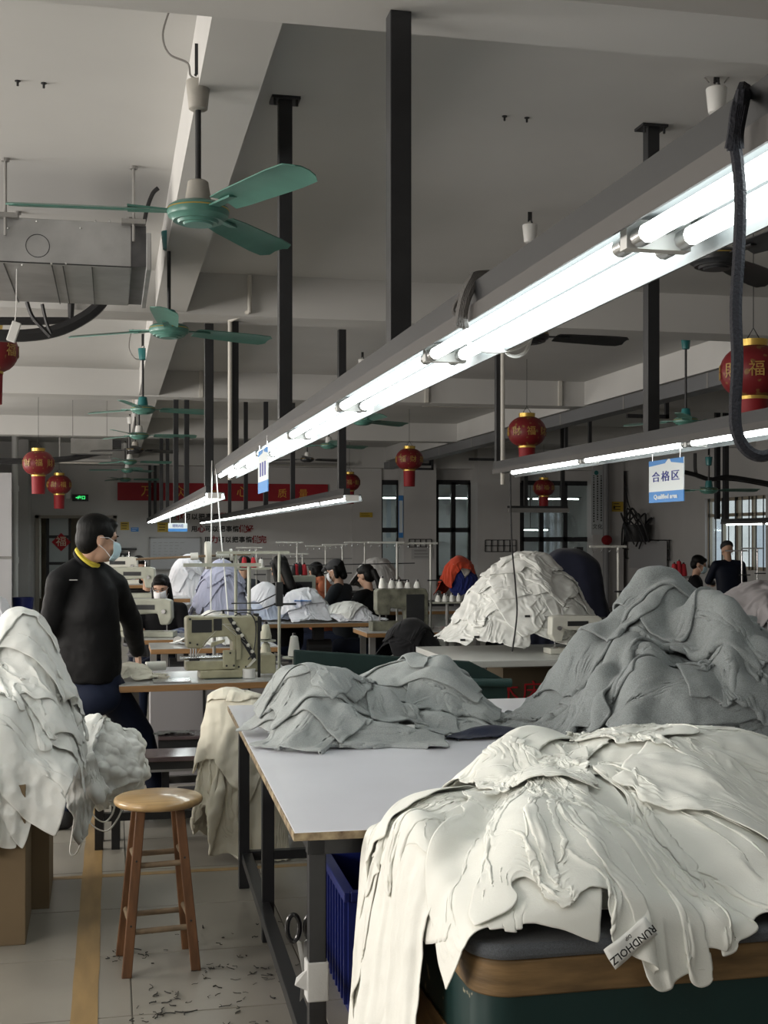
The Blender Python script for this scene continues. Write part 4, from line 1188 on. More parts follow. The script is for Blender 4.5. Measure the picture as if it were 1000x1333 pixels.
# ---------------------------------------------------------------- bench with a dark shiny top
BTOP = mat('dark_varnished_board', (0.125, 0.09, 0.095), 0.16, var=.3, vscale=4)
bn = thing('work_bench', 'low bench with a dark shiny board seat behind the round stool', 'bench', (-.10, 6.30, 0), -.02)
MB().bx(0, 1.5, 0, .26, .425, .45).build('seat_board', BTOP, bn, bevel=.004)
MB().bx(.02, 1.48, .02, .06, .385, .425).bx(.02, 1.48, .2, .24, .385, .425).each('apron', BLACKM, bn)
for lx in (.02, .10, 1.44):
    for ly in (.02, .2): MB().bx(lx, lx + .04, ly, ly + .04, 0, .40).build('leg', BLACKM, bn)
MB().bx(.04, 1.46, .2, .24, .10, .14).build('rail', BLACKM, bn)
import time as _t; _t0 = _t.time()
# ---------------------------------------------------------------- heaps of garments
rng = np.random.default_rng(7)
KW = dict(bend=.20, stiff=.18, mem=.95, mu=.8, selfr=.014, steps=100)
SOFT = dict(bend=.30, stiff=.30, far=.25)
def lay(hf, P, size, matl, label, kind=None, name='garment', group=None, cat='clothing', sub=1, thick=.006, solid=.002, blur=1, grow=True, crumple=.012, cscale=.14, **kw):
    n, m = P.shape[:2]
    k = dict(KW); k.update(kw)
    Q = settle(P, size[0] / (n - 1), size[1] / (m - 1), hf, thick=thick, **k)
    if grow: hf.add(Q, blur=blur)
    o = cloth_mesh(name, Q, matl, kind, sub, solid, crumple=crumple, cscale=cscale)
    o.data.materials[0] = matl
    tag(o, label, cat, group)
    return o
def fan_on(hf, c, a0, a1, l, w, r, label, matl, folds=5, n=60, r0=.04, group=None, amp=.10, **kw):
    P = fan_start(rng, n, n, (w, l), c, R(a0), R(a1), r, hf, folds=folds, r0=r0, amp=amp)
    return lay(hf, P, (w, l), matl, label, group=group, **kw)
def sheet_on(hf, c, ang, size, sq, label, matl, folds=4, n=50, group=None, kind=None, **kw):
    P = sheet_start(rng, n, n, size, c, ang, sq, hf, folds=folds)
    return lay(hf, P, size, matl, label, kind, group=group, **kw)
def roll_on(hf, c, deg, size, sq, label, matl, folds=1.6, n=56, group=None, amp=.12, curve=0.0, crump=.02, fat=0.0, fw=.27, **kw):
    if fat: hf.lump(c[0], c[1], size[0] * sq[0] * fw, size[1] * sq[1] * .40, fat, R(deg))
    m = max(24, int(n * min(1.6, size[1] / size[0])))
    P = roll_start(rng, n, m, size, c, R(deg), sq, hf, folds=folds, amp=amp, bend=curve, crump=crump)
    return lay(hf, P, size, matl, label, group=group, **kw)
def gauss(X, Y, cx, cy, rx, ry, h, p=1.0): return h * np.exp(-(((X - cx) / rx) ** 2 + ((Y - cy) / ry) ** 2) ** p)

# the foreground heap, over the near end of both tables
def fg_base(X, Y):
    def slab(top, x0, y0, slope=8.0):
        return top - slope * np.maximum(0, np.maximum(x0 - X, y0 - Y))
    t = np.maximum(slab(.778, .640, 2.232), slab(.780, .455, 3.20))
    m = .762 + gauss(X, Y, 1.05, 2.82, .32, .34, .15) + gauss(X, Y, 1.5, 2.95, .40, .32, .15)
    return np.maximum(np.maximum(t, np.where((X > .66) & (Y > 2.27), m, 0)), 0.0)
fg = HF(.15, 2.35, 1.75, 3.85, fg_base, .011)
G_ = 'off white garments of the foreground heap'
NF = 92
def fan(c, a0, a1, l, w, r, label, folds=5, n=NF, **kw): return fan_on(fg, c, a0, a1, l, w, r, 'off white garment ' + label, WHITEC, folds, n, group=G_, crumple=0.0, **kw)
def sheet(c, ang, size, sq, label, folds=4, n=80, **kw): return sheet_on(fg, c, ang, size, sq, label, WHITEC, folds, n, group=G_, crumple=0.0, **kw)
def roll(c, deg, size, sq, label, folds=1.6, n=64, **kw): return roll_on(fg, c, deg, size, sq, 'off white garment ' + label, WHITEC, folds, n, group=G_, **{'crumple': 0.0, 'fat': .035, **kw})
sheet((1.15, 2.80), .1, (1.5, 1.0), (.70, .75), 'off white garment spread at the bottom of the foreground heap', folds=5)
fg.lump(1.60, 3.02, .42, .16, .07, -.15)
roll((1.66, 3.08), -92, (.75, .95), (.5, .95), 'rolled along the back right crest of the foreground heap', 1.3)
fan((1.12, 2.98), -38, 14, .74, 1.0, .74, 'fanning out of the foreground heap to the right frame edge', folds=3)
roll((1.60, 2.80), -108, (.62, .95), (.5, .95), 'rolled below the right crest of the foreground heap', 1.4)
fg.lump(.72, 2.80, .09, .22, .06, -.2)
fan((.98, 2.94), 178, 232, .77, 1.1, .54, 'hanging over the left end of the worktable above the blue crate', folds=4)
roll((.62, 2.76), 10, (.50, .60), (.45, .95), 'hanging in a long tail beside the blue crate', 2.6, n=72, fat=.05, crumple=.012, bend=.35, stiff=.3, far=.25)
sheet((.67, 3.00), .35, (.50, .40), (.72, .80), 'off white garment edge with a flat hem lying on the white table', folds=1.5, n=60)
fan((.98, 2.95), 185, 230, .46, .8, .44, 'folded over the left lobe of the foreground heap', folds=2, n=76)
roll((.80, 3.05), -62, (.45, .55), (.5, .9), 'rolled from the peak toward the white table', 1.3, n=56)
fg.lump(1.32, 2.48, .13, .20, .07, .3)
fan((1.12, 2.88), -88, -22, .66, 1.25, .64, 'draping the front right of the foreground heap', folds=3)
roll((1.40, 2.66), 38, (.6, .55), (.5, .95), 'folded over the right lobe of the foreground heap', 1.4, n=60)
fg.lump(.92, 2.42, .21, .21, .11, -.1)
roll((.84, 2.56), -22, (.46, .66), (.6, .95), 'pointing its corner over the front edge of the worktable', 1.3, n=60)
o_front = fan((1.02, 2.90), -122, -80, .735, 1.15, .70, 'draping over the front edge with the woven label', folds=3, n=110)
fg.lump(1.03, 3.05, .15, .10, .08)
sheet((1.10, 3.07), .5, (.75, .5), (.55, .55), 'off white garment bunched at the peak of the foreground heap', folds=3, n=70)
roll((1.06, 3.10), -70, (.5, .5), (.45, .8), 'standing up in a fold at the peak of the foreground heap', 1.2, n=56)
fan((1.10, 3.02), -40, 50, .36, .8, .34, 'gathered right of the peak of the foreground heap', folds=3, n=70)
sheet((1.0, 2.90), 1.2, (.50, .46), (.45, .5), 'small crumpled off white piece in the middle of the foreground heap', folds=3, n=64)
print('fg heap', round(_t.time() - _t0, 1))

# grey heap on the right of the long table
TZ = .772
def gr_base(X, Y):
    t = np.where((X > .5) & (X < 2.8) & (Y > 3.22) & (Y < 5.70), TZ, 0.0)
    return np.maximum(t, TZ + gauss(X, Y, 2.12, 4.42, .46, .47, .17, 1.6) + gauss(X, Y, 2.4, 4.3, .4, .5, .08))
gr = HF(1.15, 3.2, 3.3, 5.75, gr_base, .014)
GG = 'grey fleece garments of the tall heap'
def gsh(lab, c, ang, size, sq, folds=3, n=56): return sheet_on(gr, c, ang, size, sq, 'heather grey garment %s of the tall grey heap' % lab, GREYC, folds, n, group=GG)
def grl(lab, c, deg, size=(.6, .95), sq=(.45, .95), folds=1.5, n=50, **kw): return roll_on(gr, c, deg, size, sq, 'heather grey garment %s of the tall grey heap' % lab, GREYC, folds, n, group=GG, crumple=.018, fat=.085, fw=.20, solid=.009, crump=.030, amp=.14, **SOFT, **kw)
gsh('at the bottom left', (2.06, 4.50), .2, (.95, .9), (.75, .8)); gsh('at the bottom right', (2.35, 4.3), -.3, (1.1, .9), (.75, .8))
# the foot: garments splayed out down the flanks
grl('splayed at the left foot', (1.84, 4.72), 50, (.55, .75))
grl('at the near left foot', (1.80, 4.16), 26, (.65, .85)); grl('at the near foot', (2.02, 3.95), 82, (.7, 1.0)); grl('at the near right foot', (2.35, 3.95), -78, (.7, 1.0))
grl('down the right flank', (2.62, 4.2), -60); grl('hanging in pleats down the left flank', (1.80, 4.56), 50, (.9, .72), (.4, .95), 3, 60)
grl('slanting across the near left face', (1.86, 4.18), -34, (.6, .9)); grl('slanting across the near right face', (2.28, 4.12), 42, (.6, .9))
grl('lying level across the near face', (2.10, 4.04), 84, (.6, .95), curve=.05)
grl('draped over the right shoulder', (2.42, 4.38), -44); grl('folded down from the left shoulder', (1.80, 4.48), 20, (.55, .85))
grl('twisted in the middle of the near face', (2.14, 4.16), -16, (.5, .7)); gsh('bunched in the middle of the near face', (2.06, 4.22), .5, (.7, .6), (.5, .55), 2)
gr.lump(2.08, 4.52, .34, .16, .03, 0)
grl('rolled below the summit on the right', (2.32, 4.38), -62, (.55, .85)); grl('rolled below the summit on the left', (1.92, 4.40), -58, (.55, .9))
grl('swept from the summit to the near face', (2.12, 4.30), 22, (.55, .85)); grl('stretched over the top left corner', (1.90, 4.58), 86, (.55, .6), (.55, .9))
grl('lying across the upper right', (2.28, 4.48), -74, (.55, .85)); grl('rolled along the summit', (2.12, 4.56), -82, (.55, .75)); grl('uppermost on the summit', (2.16, 4.50), -100, (.5, .6))
print('grey heap', round(_t.time() - _t0, 1))

# two joined grey heaps in the middle of the long table
def gm_base(X, Y):
    t = np.where((X > .49) & (Y > 3.22) & (Y < 5.71), TZ, 0.0)
    return np.maximum(t, TZ + gauss(X, Y, .76, 4.86, .20, .24, .13, 1.6) + gauss(X, Y, 1.24, 5.10, .26, .24, .13, 1.4))
gm = HF(.3, 1.8, 4.0, 5.75, gm_base, .012)
GG = 'light grey garments on the long table'
def msh(lab, c, ang, size, sq, folds=3, n=50): return sheet_on(gm, c, ang, size, sq, 'light grey garment ' + lab, GREYL, folds, n, group=GG)
def mrl(lab, c, deg, size=(.45, .7), sq=(.45, .92), folds=1.6, n=44, **kw): return roll_on(gm, c, deg, size, sq, 'light grey garment ' + lab, GREYL, folds, n, group=GG, crumple=.014, fat=.048, fw=.20, solid=.006, amp=.095, **SOFT, **kw)
msh('at the bottom of the left lump on the long table', (.88, 4.72), .1, (.75, .65), (.62, .70), 4)
msh('at the bottom of the right lump on the long table', (1.16, 4.95), -.2, (.80, .65), (.68, .72), 4)
mrl('rolled along the near foot of the left lump', (.90, 4.54), 86, (.42, .66)); mrl('rolled at the left foot of the left lump', (.68, 4.74), 15, (.36, .5))
mrl('rolled along the near foot of the right lump', (1.16, 4.72), 78, (.42, .6)); msh('lying flat between the two grey lumps', (1.05, 4.72), .1, (.6, .42), (.7, .75), 2)
mrl('slanting over the near face of the left lump', (.80, 4.68), -38); mrl('slanting the other way over the near face of the left lump', (.74, 4.72), 36, (.42, .6))
mrl('lying across the middle of the left lump', (.82, 4.72), 88, (.4, .55))
mrl('pleated along the near face of the right lump', (1.2, 4.92), 62, (.55, .8), (.4, .95), 2.6); mrl('second in the pleats of the right lump', (1.28, 4.98), 70, (.45, .8))
mrl('rolled at the right end of the grey lumps', (1.36, 5.0), -50, (.36, .45)); mrl('under the roll at the right end of the grey lumps', (1.33, 4.86), 76, (.36, .42))
mrl('lying in the dip between the grey lumps', (1.0, 4.84), 20, (.4, .55))
mrl('folded over the crest of the left lump', (.76, 4.84), 70, (.42, .5)); msh('crumpled on top of the left lump', (.80, 4.82), .8, (.5, .45), (.5, .55), 3)
mrl('slanting up to the crest of the right lump', (1.16, 5.06), 66, (.45, .75)); mrl('rolled along the crest of the right lump', (1.26, 5.14), 76, (.45, .6)); mrl('short on the crest of the right lump', (1.32, 5.10), 110, (.35, .36))
print('mid heap', round(_t.time() - _t0, 1))
# navy cloth beside it
NAVYC = cloth_mat('navy_cloth', (0.012, 0.017, 0.04), bump=.1)
nv = HF(1.2, 2.0, 4.4, 5.2, lambda X, Y: np.maximum(TZ, TZ + gauss(X, Y, 1.41, 4.60, .13, .05, .035)), .01)
sheet_on(nv, (1.41, 4.60), .05, (.40, .18), (.75, .6), 'folded navy cloth lying on the long table right of the grey lumps', NAVYC, 3, 36)
# a size label on one grey garment
v = at(534, 949, d=4.62)
LABELW = mat('white_woven_label', (0.75, 0.75, 0.74), 0.7)

# white garments on the cartons at the left
def wl_base(X, Y):
    b = .604 - 8 * np.maximum(0, np.maximum(X + .33, 4.93 - Y))
    return np.maximum(np.maximum(b, .604 + gauss(X, Y, -.54, 5.42, .44, .42, .25, 1.8) + gauss(X, Y, -.34, 5.5, .15, .25, .16) - np.where(X > -.14, (X + .14) * 6, 0) - np.where(Y < 4.95, (4.95 - Y) * 6, 0)), 0)
wl_ = HF(-1.5, .3, 4.4, 6.2, wl_base, .014)
GG = 'white garments piled on the cardboard boxes'
def wsh(lab, c, ang, size, sq, folds=3, n=58): return sheet_on(wl_, c, ang, size, sq, 'white garment ' + lab, WHITEC2, folds, n, group=GG, crumple=.016, cscale=.10)
def wfan(lab, c, a0, a1, l, w, r, folds=4, n=64): return fan_on(wl_, c, a0, a1, l, w, r, 'white garment ' + lab, WHITEC2, folds, n, group=GG, crumple=.016, cscale=.10)
def wrl(lab, c, deg, size=(.6, .9), sq=(.48, .95), folds=1.5, n=52, **kw): return roll_on(wl_, c, deg, size, sq, 'white garment ' + lab, WHITEC2, folds, n, group=GG, fat=.04, crumple=.016, cscale=.10, **kw)
wsh('at the bottom of the pile on the boxes', (-.6, 5.4), 0, (1.2, 1.0), (.75, .75), 4)
wfan('hanging down the front of the boxes', (-.58, 5.35), -130, -62, .58, 1.2, .54, 4)
wrl('hanging over the front of the boxes in a roll', (-.50, 5.06), 8, (.5, .60)); wrl('with a stiff flap hanging over the box corner', (-.38, 5.06), -8, (.38, .48), (.6, .95), 1.0)
wrl('lying level on the lower front of the pile', (-.55, 5.08), 84, (.6, .9)); wrl('folded at the lower right of the pile on the boxes', (-.30, 5.30), 30, (.5, .6))
wl_.lump(-.38, 5.42, .16, .12, .08, -.3)
wrl('stiffly folded at the right of the pile on the boxes', (-.32, 5.42), -55, (.55, .6)); wrl('swept down the right flank of the pile on the boxes', (-.42, 5.36), 48, (.55, .8))
wfan('spread over the top of the pile on the boxes', (-.62, 5.55), -62, 12, .62, 1.2, .56, 4)
wrl('rolled along the crest of the pile on the boxes', (-.42, 5.48), 70, (.6, .75)); wsh('crumpled at the top of the pile on the boxes', (-.45, 5.5), .4, (.7, .6), (.55, .55), 3)
print('left heap', round(_t.time() - _t0, 1))

# the tied bundle hanging at the bench end, with its drawstrings
def bundle(name, c, rad, matl, label, seed, lobes=9, tie=(0, 0, -1), n=150, m=90):
    """a closed ball of cloth whose creases run to the tie"""
    r_ = np.random.default_rng(seed)
    th = np.linspace(.02, math.pi - .02, m)[None, :] * np.ones((n, 1)); ph = np.linspace(0, 2 * math.pi, n, endpoint=False)[:, None] * np.ones((1, m))
    w3 = noise1(r_, n, m, 4); w1 = noise1(r_, n, m, 6); bl = np.clip((np.minimum(ph, 2 * math.pi - ph)) / .5, 0, 1)
    f = .05 * w3 * bl + .05 * np.abs(np.sin(lobes * ph / 2 + 1.6 * w1 * bl)) * (1 - .6 * np.cos(th))
    rr = (.90 + f * np.sin(th) ** .5) * np.where(np.cos(th) < 0, 1 - .22 * np.cos(th) ** 2, 1)
    X = c[0] + rad[0] * rr * np.sin(th) * np.cos(ph); Y = c[1] + rad[1] * rr * np.sin(th) * np.sin(ph); Z = c[2] + rad[2] * rr * np.cos(th)
    Z = np.where(np.cos(th) < -.5, Z + (np.cos(th) + .5) * rad[2] * .6 * 0, Z)
    P = np.stack([X, Y, Z], -1); P = np.concatenate([P, P[:1]], 0)
    return tag(cloth_mesh(name, P, matl, None, 1, 0, crumple=.06, cscale=.13), label, 'clothing')
b0 = bundle('garment_bundle', (-.035, 6.06, .445), (.235, .205, .245), WHITEC2, 'round bundle of white garments hanging at the bench end, drawstrings dangling from it', 5)
bd = HF(-.8, .5, 5.6, 6.8, lambda X, Y: np.maximum(np.where(((X + .035) / .23) ** 2 + ((Y - 6.06) / .205) ** 2 < 1, .455 + .235 * np.sqrt(np.maximum(0, 1 - ((X + .035) / .23) ** 2 - ((Y - 6.06) / .205) ** 2)), .455 - 9 * (np.sqrt(((X + .035) / .23) ** 2 + ((Y - 6.06) / .205) ** 2) - 1) * .22), 0), .012)
roll_on(bd, (-.16, 5.98), -25, (.4, .34), (.5, .9), 'white garment draped over the left of the round bundle', WHITEC2, 1.6, 44, crumple=.04)
roll_on(bd, (-.16, 5.92), 35, (.34, .42), (.45, .95), 'white garment tail trailing below the round bundle', WHITEC2, 1.5, 44, crumple=.04)
STRAP = cloth_mat('white_drawstring', (0.80, 0.80, 0.77), bump=.05)
for k, P_ in enumerate((((100, 1040), (94, 1085), (91, 1108), (97, 1113), (105, 1100), (110, 1070), (108, 1040)), ((108, 1045), (118, 1072), (138, 1082), (152, 1068), (160, 1050)), ((112, 1040), (122, 1062), (136, 1070), (146, 1060), (150, 1045)))):
    MB().tube(catmull([at(x_, y_, d=5.80) for x_, y_ in P_], 5), .010, n=6, flat=.35).build('drawstring', STRAP, b0, smooth=True)

# cream cloth slumped in front of the sewing table
cm_ = HF(.0, 1.3, 5.5, 6.9, lambda X, Y: np.maximum(0, .655 + gauss(X, Y, .70, 6.2, .2, .2, .04) - 16 * np.maximum(0, np.sqrt(((X - .66) / 1.15) ** 2 + ((Y - 6.16) / .85) ** 2) - .17)), .012)
CK = dict(crumple=.02, cscale=.12)
sheet_on(cm_, (.66, 6.14), .2, (.8, .7), (.6, .7), 'cream garment underneath in the slumped heap behind the long table', CREAMC, 4, 52, **CK)
roll_on(cm_, (.54, 6.08), 25, (.6, .55), (.55, .95), 'cream garment rolled down the left of the slumped heap behind the long table', CREAMC, 1.8, 52, fat=.04, **CK)
fan_on(cm_, (.66, 6.18), 165, 285, .46, 1.2, .36, 'cream garment slumped from the top of the heap behind the long table', CREAMC, 4, 60, **CK)
roll_on(cm_, (.74, 5.98), 4, (.4, .66), (.5, .95), 'cream garment tail hanging low behind the legs of the long table', CREAMC, 1.5, 44, **CK)
roll_on(cm_, (.60, 6.10), 50, (.5, .5), (.5, .9), 'cream garment folded on top of the slumped heap behind the long table', CREAMC, 1.6, 46, fat=.04, **CK)
sheet_on(cm_, (.66, 6.16), 1.0, (.5, .45), (.55, .6), 'cream garment crumpled on top of the slumped heap behind the long table', CREAMC, 3, 46, **CK)
cs_ = thing('stool_stack', 'hidden stool under the slumped cream garment', 'stool', (.69, 6.16, 0))
MB().lathe([(0, .60), (.12, .60), (.12, .63), (0, .63)], n=20).build('seat', LEGW, cs_)
for a in range(4): MB().cyl((.12 * math.cos(a * 1.571 + .78), .12 * math.sin(a * 1.571 + .78), 0), (.08 * math.cos(a * 1.571 + .78), .08 * math.sin(a * 1.571 + .78), .6), .014, n=8).build('leg', LEGW, cs_)
print('cream', round(_t.time() - _t0, 1))
# ---------------------------------------------------------------- sewing tables, machines, thread stands
CREAMP = mat('cream_machine_enamel', (0.42, 0.40, 0.27), 0.38, var=.3, vscale=9, coat=.2)
GREENG = mat('pale_green_machine_enamel', (0.47, 0.48, 0.40), 0.4, var=.2, vscale=8)
WHITEE = mat('white_machine_enamel', (0.66, 0.65, 0.58), 0.35, var=.08, vscale=8)
STEEL = mat('bright_steel', (0.55, 0.55, 0.55), 0.22, 0.95)
WOODE = mat('orange_wood_edge', (0.34, 0.185, 0.075), 0.5, var=.25, vscale=6, stretch=(1, 6, 6))
TTOP = mat('worn_grey_table_top', (0.50, 0.50, 0.49), 0.22, var=.2, vscale=4)
CONE = mat('white_thread', (0.74, 0.74, 0.70), 0.8, bump=.2, bscale=200)
REDT = mat('red_thread', (0.42, 0.02, 0.03), 0.8)
BLKT = mat('black_thread', (0.015, 0.015, 0.018), 0.8)
def sew_table(x0, y0, w, d, label, rz=0.0, top=TTOP, edge=WOODE, z=.75, legm=None, drawer=True):
    t = thing('sewing_table', label, 'table', (x0, y0, 0), rz)
    MB().bx(0, w, 0, d, z - .006, z).build('table_top', top, t)
    MB().bx(0, w, 0, d, z - .04, z - .006).build('wood_edge', edge, t, bevel=.003)
    lm_ = legm or GREYM
    for lx in (.08, w - .13):
        MB().bx(lx, lx + .05, d / 2 - .025, d / 2 + .025, .06, z - .04).build('leg', lm_, t)
        MB().bx(lx - .005, lx + .055, .04, d - .04, 0, .06).build('foot', lm_, t)
    MB().bx(.08, w - .08, d / 2 - .02, d / 2 + .02, .16, .20).build('rail', lm_, t)
    MB().bx(w * .35, w * .7, d * .25, d * .6, .10, .125).build('pedal', BLACKM, t)
    m = MB().cyl((w * .55, d * .55, .50), (w * .55 + .22, d * .55, .50), .075, n=18); m.bx(w * .55 + .05, w * .55 + .15, d * .5, d * .6, .57, z - .04)
    m.build('motor', DARKG, t)
    return t
def cone(x, y, z, h=.12, r=.045, m=None, label='white cone of thread', group=None, r2=None):
    t = thing('thread_cone', label, 'thread', (x, y, z), group=group)
    MB().lathe([(0, .004), (r, .004), (r * 1.02, .02), ((r2 or r * .62), h - .008), (.012, h), (0, h)], n=20).build('thread', m or CONE, t, smooth=True)
    MB().lathe([(.010, -.0), (r * .9, 0), (r * .9, .004), (.010, .004), (.010, 0)], n=16).lathe([(.004, h), (.012, h), (.010, h + .015), (.004, h + .015)], n=10).each('spool_core', HANDLE, t)
    return t
def lockstitch(loc, rz, label, m, mirror=1, scale=1.0):
    """head at -x, hand wheel at +x"""
    t = thing('sewing_machine', label, 'sewing machine', loc, rz); t.scale = (scale * mirror, scale, scale)
    MB().bx(-.24, .24, -.09, .09, 0, .045).build('bed', m, t, bevel=.006)
    MB().prism([(-.22, .155), (-.215, .30), (-.16, .315), (.19, .305), (.225, .28), (.225, .045), (.10, .045), (.105, .13), (.07, .185), (-.10, .195), (-.125, .10), (-.19, .10)], -.055, .055).build('arm', m, t, bevel=.012)
    MB().cyl((.225, 0, .235), (.27, 0, .235), .058, n=24).cyl((.27, 0, .235), (.285, 0, .235), .03, n=16).each('hand_wheel', BLACKM, t, smooth=True)
    MB().cyl((-.17, 0, .045), (-.17, 0, .10), .005, n=8).build('needle_bar', STEEL, t)
    MB().bx(-.19, -.15, -.02, .02, .047, .053).build('presser_foot', STEEL, t)
    MB().cyl((-.155, -.075, .21), (-.155, -.055, .21), .018, n=14).build('tension_dial', STEEL, t, smooth=True)
    MB().bx(-.08, .10, -.058, -.055, .225, .265).build('name_plate', DARKG, t)
    MB().tube([(-.12, -.03, .31), (-.12, -.03, .37), (-.10, -.03, .385), (-.06, -.03, .375)], .004, n=6).build('thread_post', STEEL, t)
    return t
STANDM = mat('dull_white_pole', (0.42, 0.42, 0.39), .5)
def thread_stand(x, y, z, h, label, w=.34, cones=(), pole2=True, m=None, rz=0.0):
    m = m or STANDM
    t = thing('thread_stand', label, 'thread stand', (x, y, z), rz)
    MB().cyl((0, 0, 0), (0, 0, h), .009, n=10).build('pole', m, t, smooth=True)
    MB().bx(-w, .06, -.008, .008, h - .016, h).build('guide_bar', m, t)
    for k in range(4): MB().tube([(-w + .02 + k * w / 3.6, 0, h - .03), (-w + .02 + k * w / 3.6, -.015, h - .05), (-w + .03 + k * w / 3.6, -.015, h - .03)], .0025, n=5).build('eyelet', STEEL, t)
    MB().bx(-.03, .10, -.01, .01, h * .55, h * .55 + .012).build('lower_bar', BLACKM, t)
    MB().lathe([(0, 0), (.03, 0), (.03, .015), (0, .015)], n=14).build('base', m, t)
    return t
# --- the nearest sewing table and its flatbed machine
S1 = sew_table(.04, 6.80, 1.0, .62, 'nearest sewing table with an orange wood edge, beside the standing man', .07)
def on_s1(px, dy): v = at(px, 860, y=6.8 + dy); return v
v = at(241, 870, y=7.06)
fm_ = thing('sewing_machine', 'cream flatbed machine with a black slanted tension panel on the nearest sewing table', 'sewing machine', (v.x, 7.06, .752), .05)
MB().prism([(0, .335), (0, .305), (.004, .17), (.085, .165), (.135, .225), (.235, .23), (.255, .20), (.262, .03), (.405, .03), (.405, .325), (.39, .34), (.02, .345)], -.06, .06).build('arm', CREAMP, fm_, bevel=.008)
MB().bx(.0, .30, -.055, .055, .045, .098).bx(.075, .31, -.07, .07, .0, .045).each('bed', CREAMP, fm_, bevel=.006)
MB().bx(.20, .27, -.078, -.055, .05, .155).build('looper_cover', CREAMP, fm_, bevel=.006)
MB().cyl((-.03, -.01, .112), (.21, -.01, .112), .012, n=12).build('cloth_cylinder', STEEL, fm_, smooth=True)
MB().prism([(.225, .335), (.25, .335), (.385, .125), (.385, .09), (.365, .10)], -.066, -.060).build('tension_panel', BLACKM, fm_)
for k in range(5):
    x_, z_ = .262 + k * .0225 + (.012 if k > 2 else 0), .305 - k * .035 - (.02 if k > 2 else 0)
    MB().lathe([(0, 0), (.011, 0), (.009, .012), (0, .014)], M=Matrix.Rotation(R(90), 3, 'X'), c=(x_, -.064, z_), n=14).build('tension_knob', WHITEE, fm_, smooth=True)
for k in range(3): MB().cyl((.03 + .014 * k, -.02, .10), (.03 + .014 * k, -.02, .17), .005, n=8).build('needle_bar', STEEL, fm_)
MB().bx(.02, .075, -.045, .01, .098, .112).build('presser_foot', BLACKM, fm_)
MB().bx(.03, .14, -.064, -.060, .255, .325).build('oil_window', DARKG, fm_); MB().bx(.15, .195, -.066, -.06, .265, .33).build('side_cover', DARKG, fm_)
MB().bx(.41, .495, -.08, .06, .02, .125).build('gear_box', CREAMP, fm_, bevel=.006)
MB().bx(.375, .43, .0, .07, .25, .33).build('servo_motor', BLACKM, fm_, bevel=.006); MB().bx(.385, .415, .01, .05, .33, .35).build('plug', BLACKM, fm_)
MB().bx(.395, .41, -.07, -.05, 0, .34).build('rear_post', DARKG, fm_)
MB().bx(.10, .31, -.09, .08, -.002, .0).build('oil_pan', GREENP, fm_)
MB().cyl((.345, -.075, .0), (.345, -.075, .05), .036, n=18).build('oil_cup', WHITEM, fm_, smooth=True)
MB().prism([(.33, .06), (.345, .06), (.385, .10), (.375, .11)], -.085, -.07).build('lever', WHITEE, fm_)
for x_, z_ in ((.02, .20), (.06, .19), (.29, .06), (.33, .06), (.22, .07), (.26, .07), (.30, .25), (.39, .31), (.02, .33), (.24, .14)):
    MB().cyl((x_, -.068 if z_ > .16 else -.080 if .19 < x_ < .28 else -.062, z_), (x_, -.055, z_), .006, n=10).build('screw', DARKG, fm_)
MB().tube(catmull([(.27, -.03, .34), (.30, -.06, .36), (.36, -.06, .35), (.385, -.068, .28), (.372, -.072, .15), (.34, -.07, .10)], 5), .0035, n=6).build('hose', BLACKM, fm_, smooth=True)
MB().tube(catmull([(.10, -.03, .345), (.16, -.05, .37), (.25, -.05, .37), (.31, -.02, .345)], 5), .003, n=6).build('hose', DARKG, fm_, smooth=True)
for k in range(4): MB().tube([(.262 + k * .03, -.066, .30 - k * .045), (.20, -.064, .30), (.10, -.062, .20), (.05, -.05, .12)], .0009, n=4).build('thread', CONE, fm_)
MB().bx(.275, .30, -.075, -.06, .10, .24).build('lever_bracket', CREAMP, fm_, bevel=.003); MB().prism([(.13, .17), (.21, .20), (.215, .215), (.14, .20)], -.066, -.05).build('guard', CREAMP, fm_, bevel=.003)
v2 = at(200, 880, y=6.83)
tag(MB().bx(v2.x, v2.x + .20, 6.85, 7.02, .752, .757).build('steel_plate', STEEL), 'bright steel plate lying left of the flatbed machine', 'plate')
# thread stand and cones behind it
v = at(365, 870, y=7.25)
ts = thread_stand(v.x, 7.30, .752, .70, 'tall cream thread stand behind the flatbed machine', w=.36, m=GREENG)
MB().cyl((-.17, .05, 0), (-.17, .05, .62), .011, n=10).build('pole', GREENG, ts, smooth=True)
MB().bx(-.55, -.10, .04, .06, .61, .63).build('guide_bar', GREENG, ts)
for k, (za, zb, xa, xb) in enumerate(((.46, .40, .0, -.28), (.40, .36, 0, -.34))): MB().tube([(xa, 0, za), (-.12, -.02, zb), (xb, -.02, zb)], .004, n=6).build('wire_arm', BLACKM, ts)
MB().bx(-.02, .02, -.02, .02, .38, .52).build('clamp', DARKG, ts)
for k, (px_, pz_, hh, rr, lab) in enumerate(((383, .825, .125, .036, 'tallest white cone of thread right of the flatbed machine'), (346, .93, .09, .034, 'upper cream cone of thread behind the flatbed machine'), (346, .80, .11, .038, 'lower cream cone of thread behind the flatbed machine'), (290, 1.0, .08, .04, 'cream cone of thread showing over the flatbed machine'), (323, 1.01, .06, .025, 'small cream cone of thread beside the black motor'))):
    vv = at(px_, 800, y=7.42 if k < 3 else 7.5); cone(vv.x, vv.y, pz_, hh, rr, mat('cream_thread', (0.62, 0.61, 0.50), .8) if k else CONE, lab)
vv = at(383, 800, y=7.42)
pl_ = thing('cone_plate', 'round plate on a thin leg carrying the tallest white cone', 'stand', (vv.x, 7.42, 0))
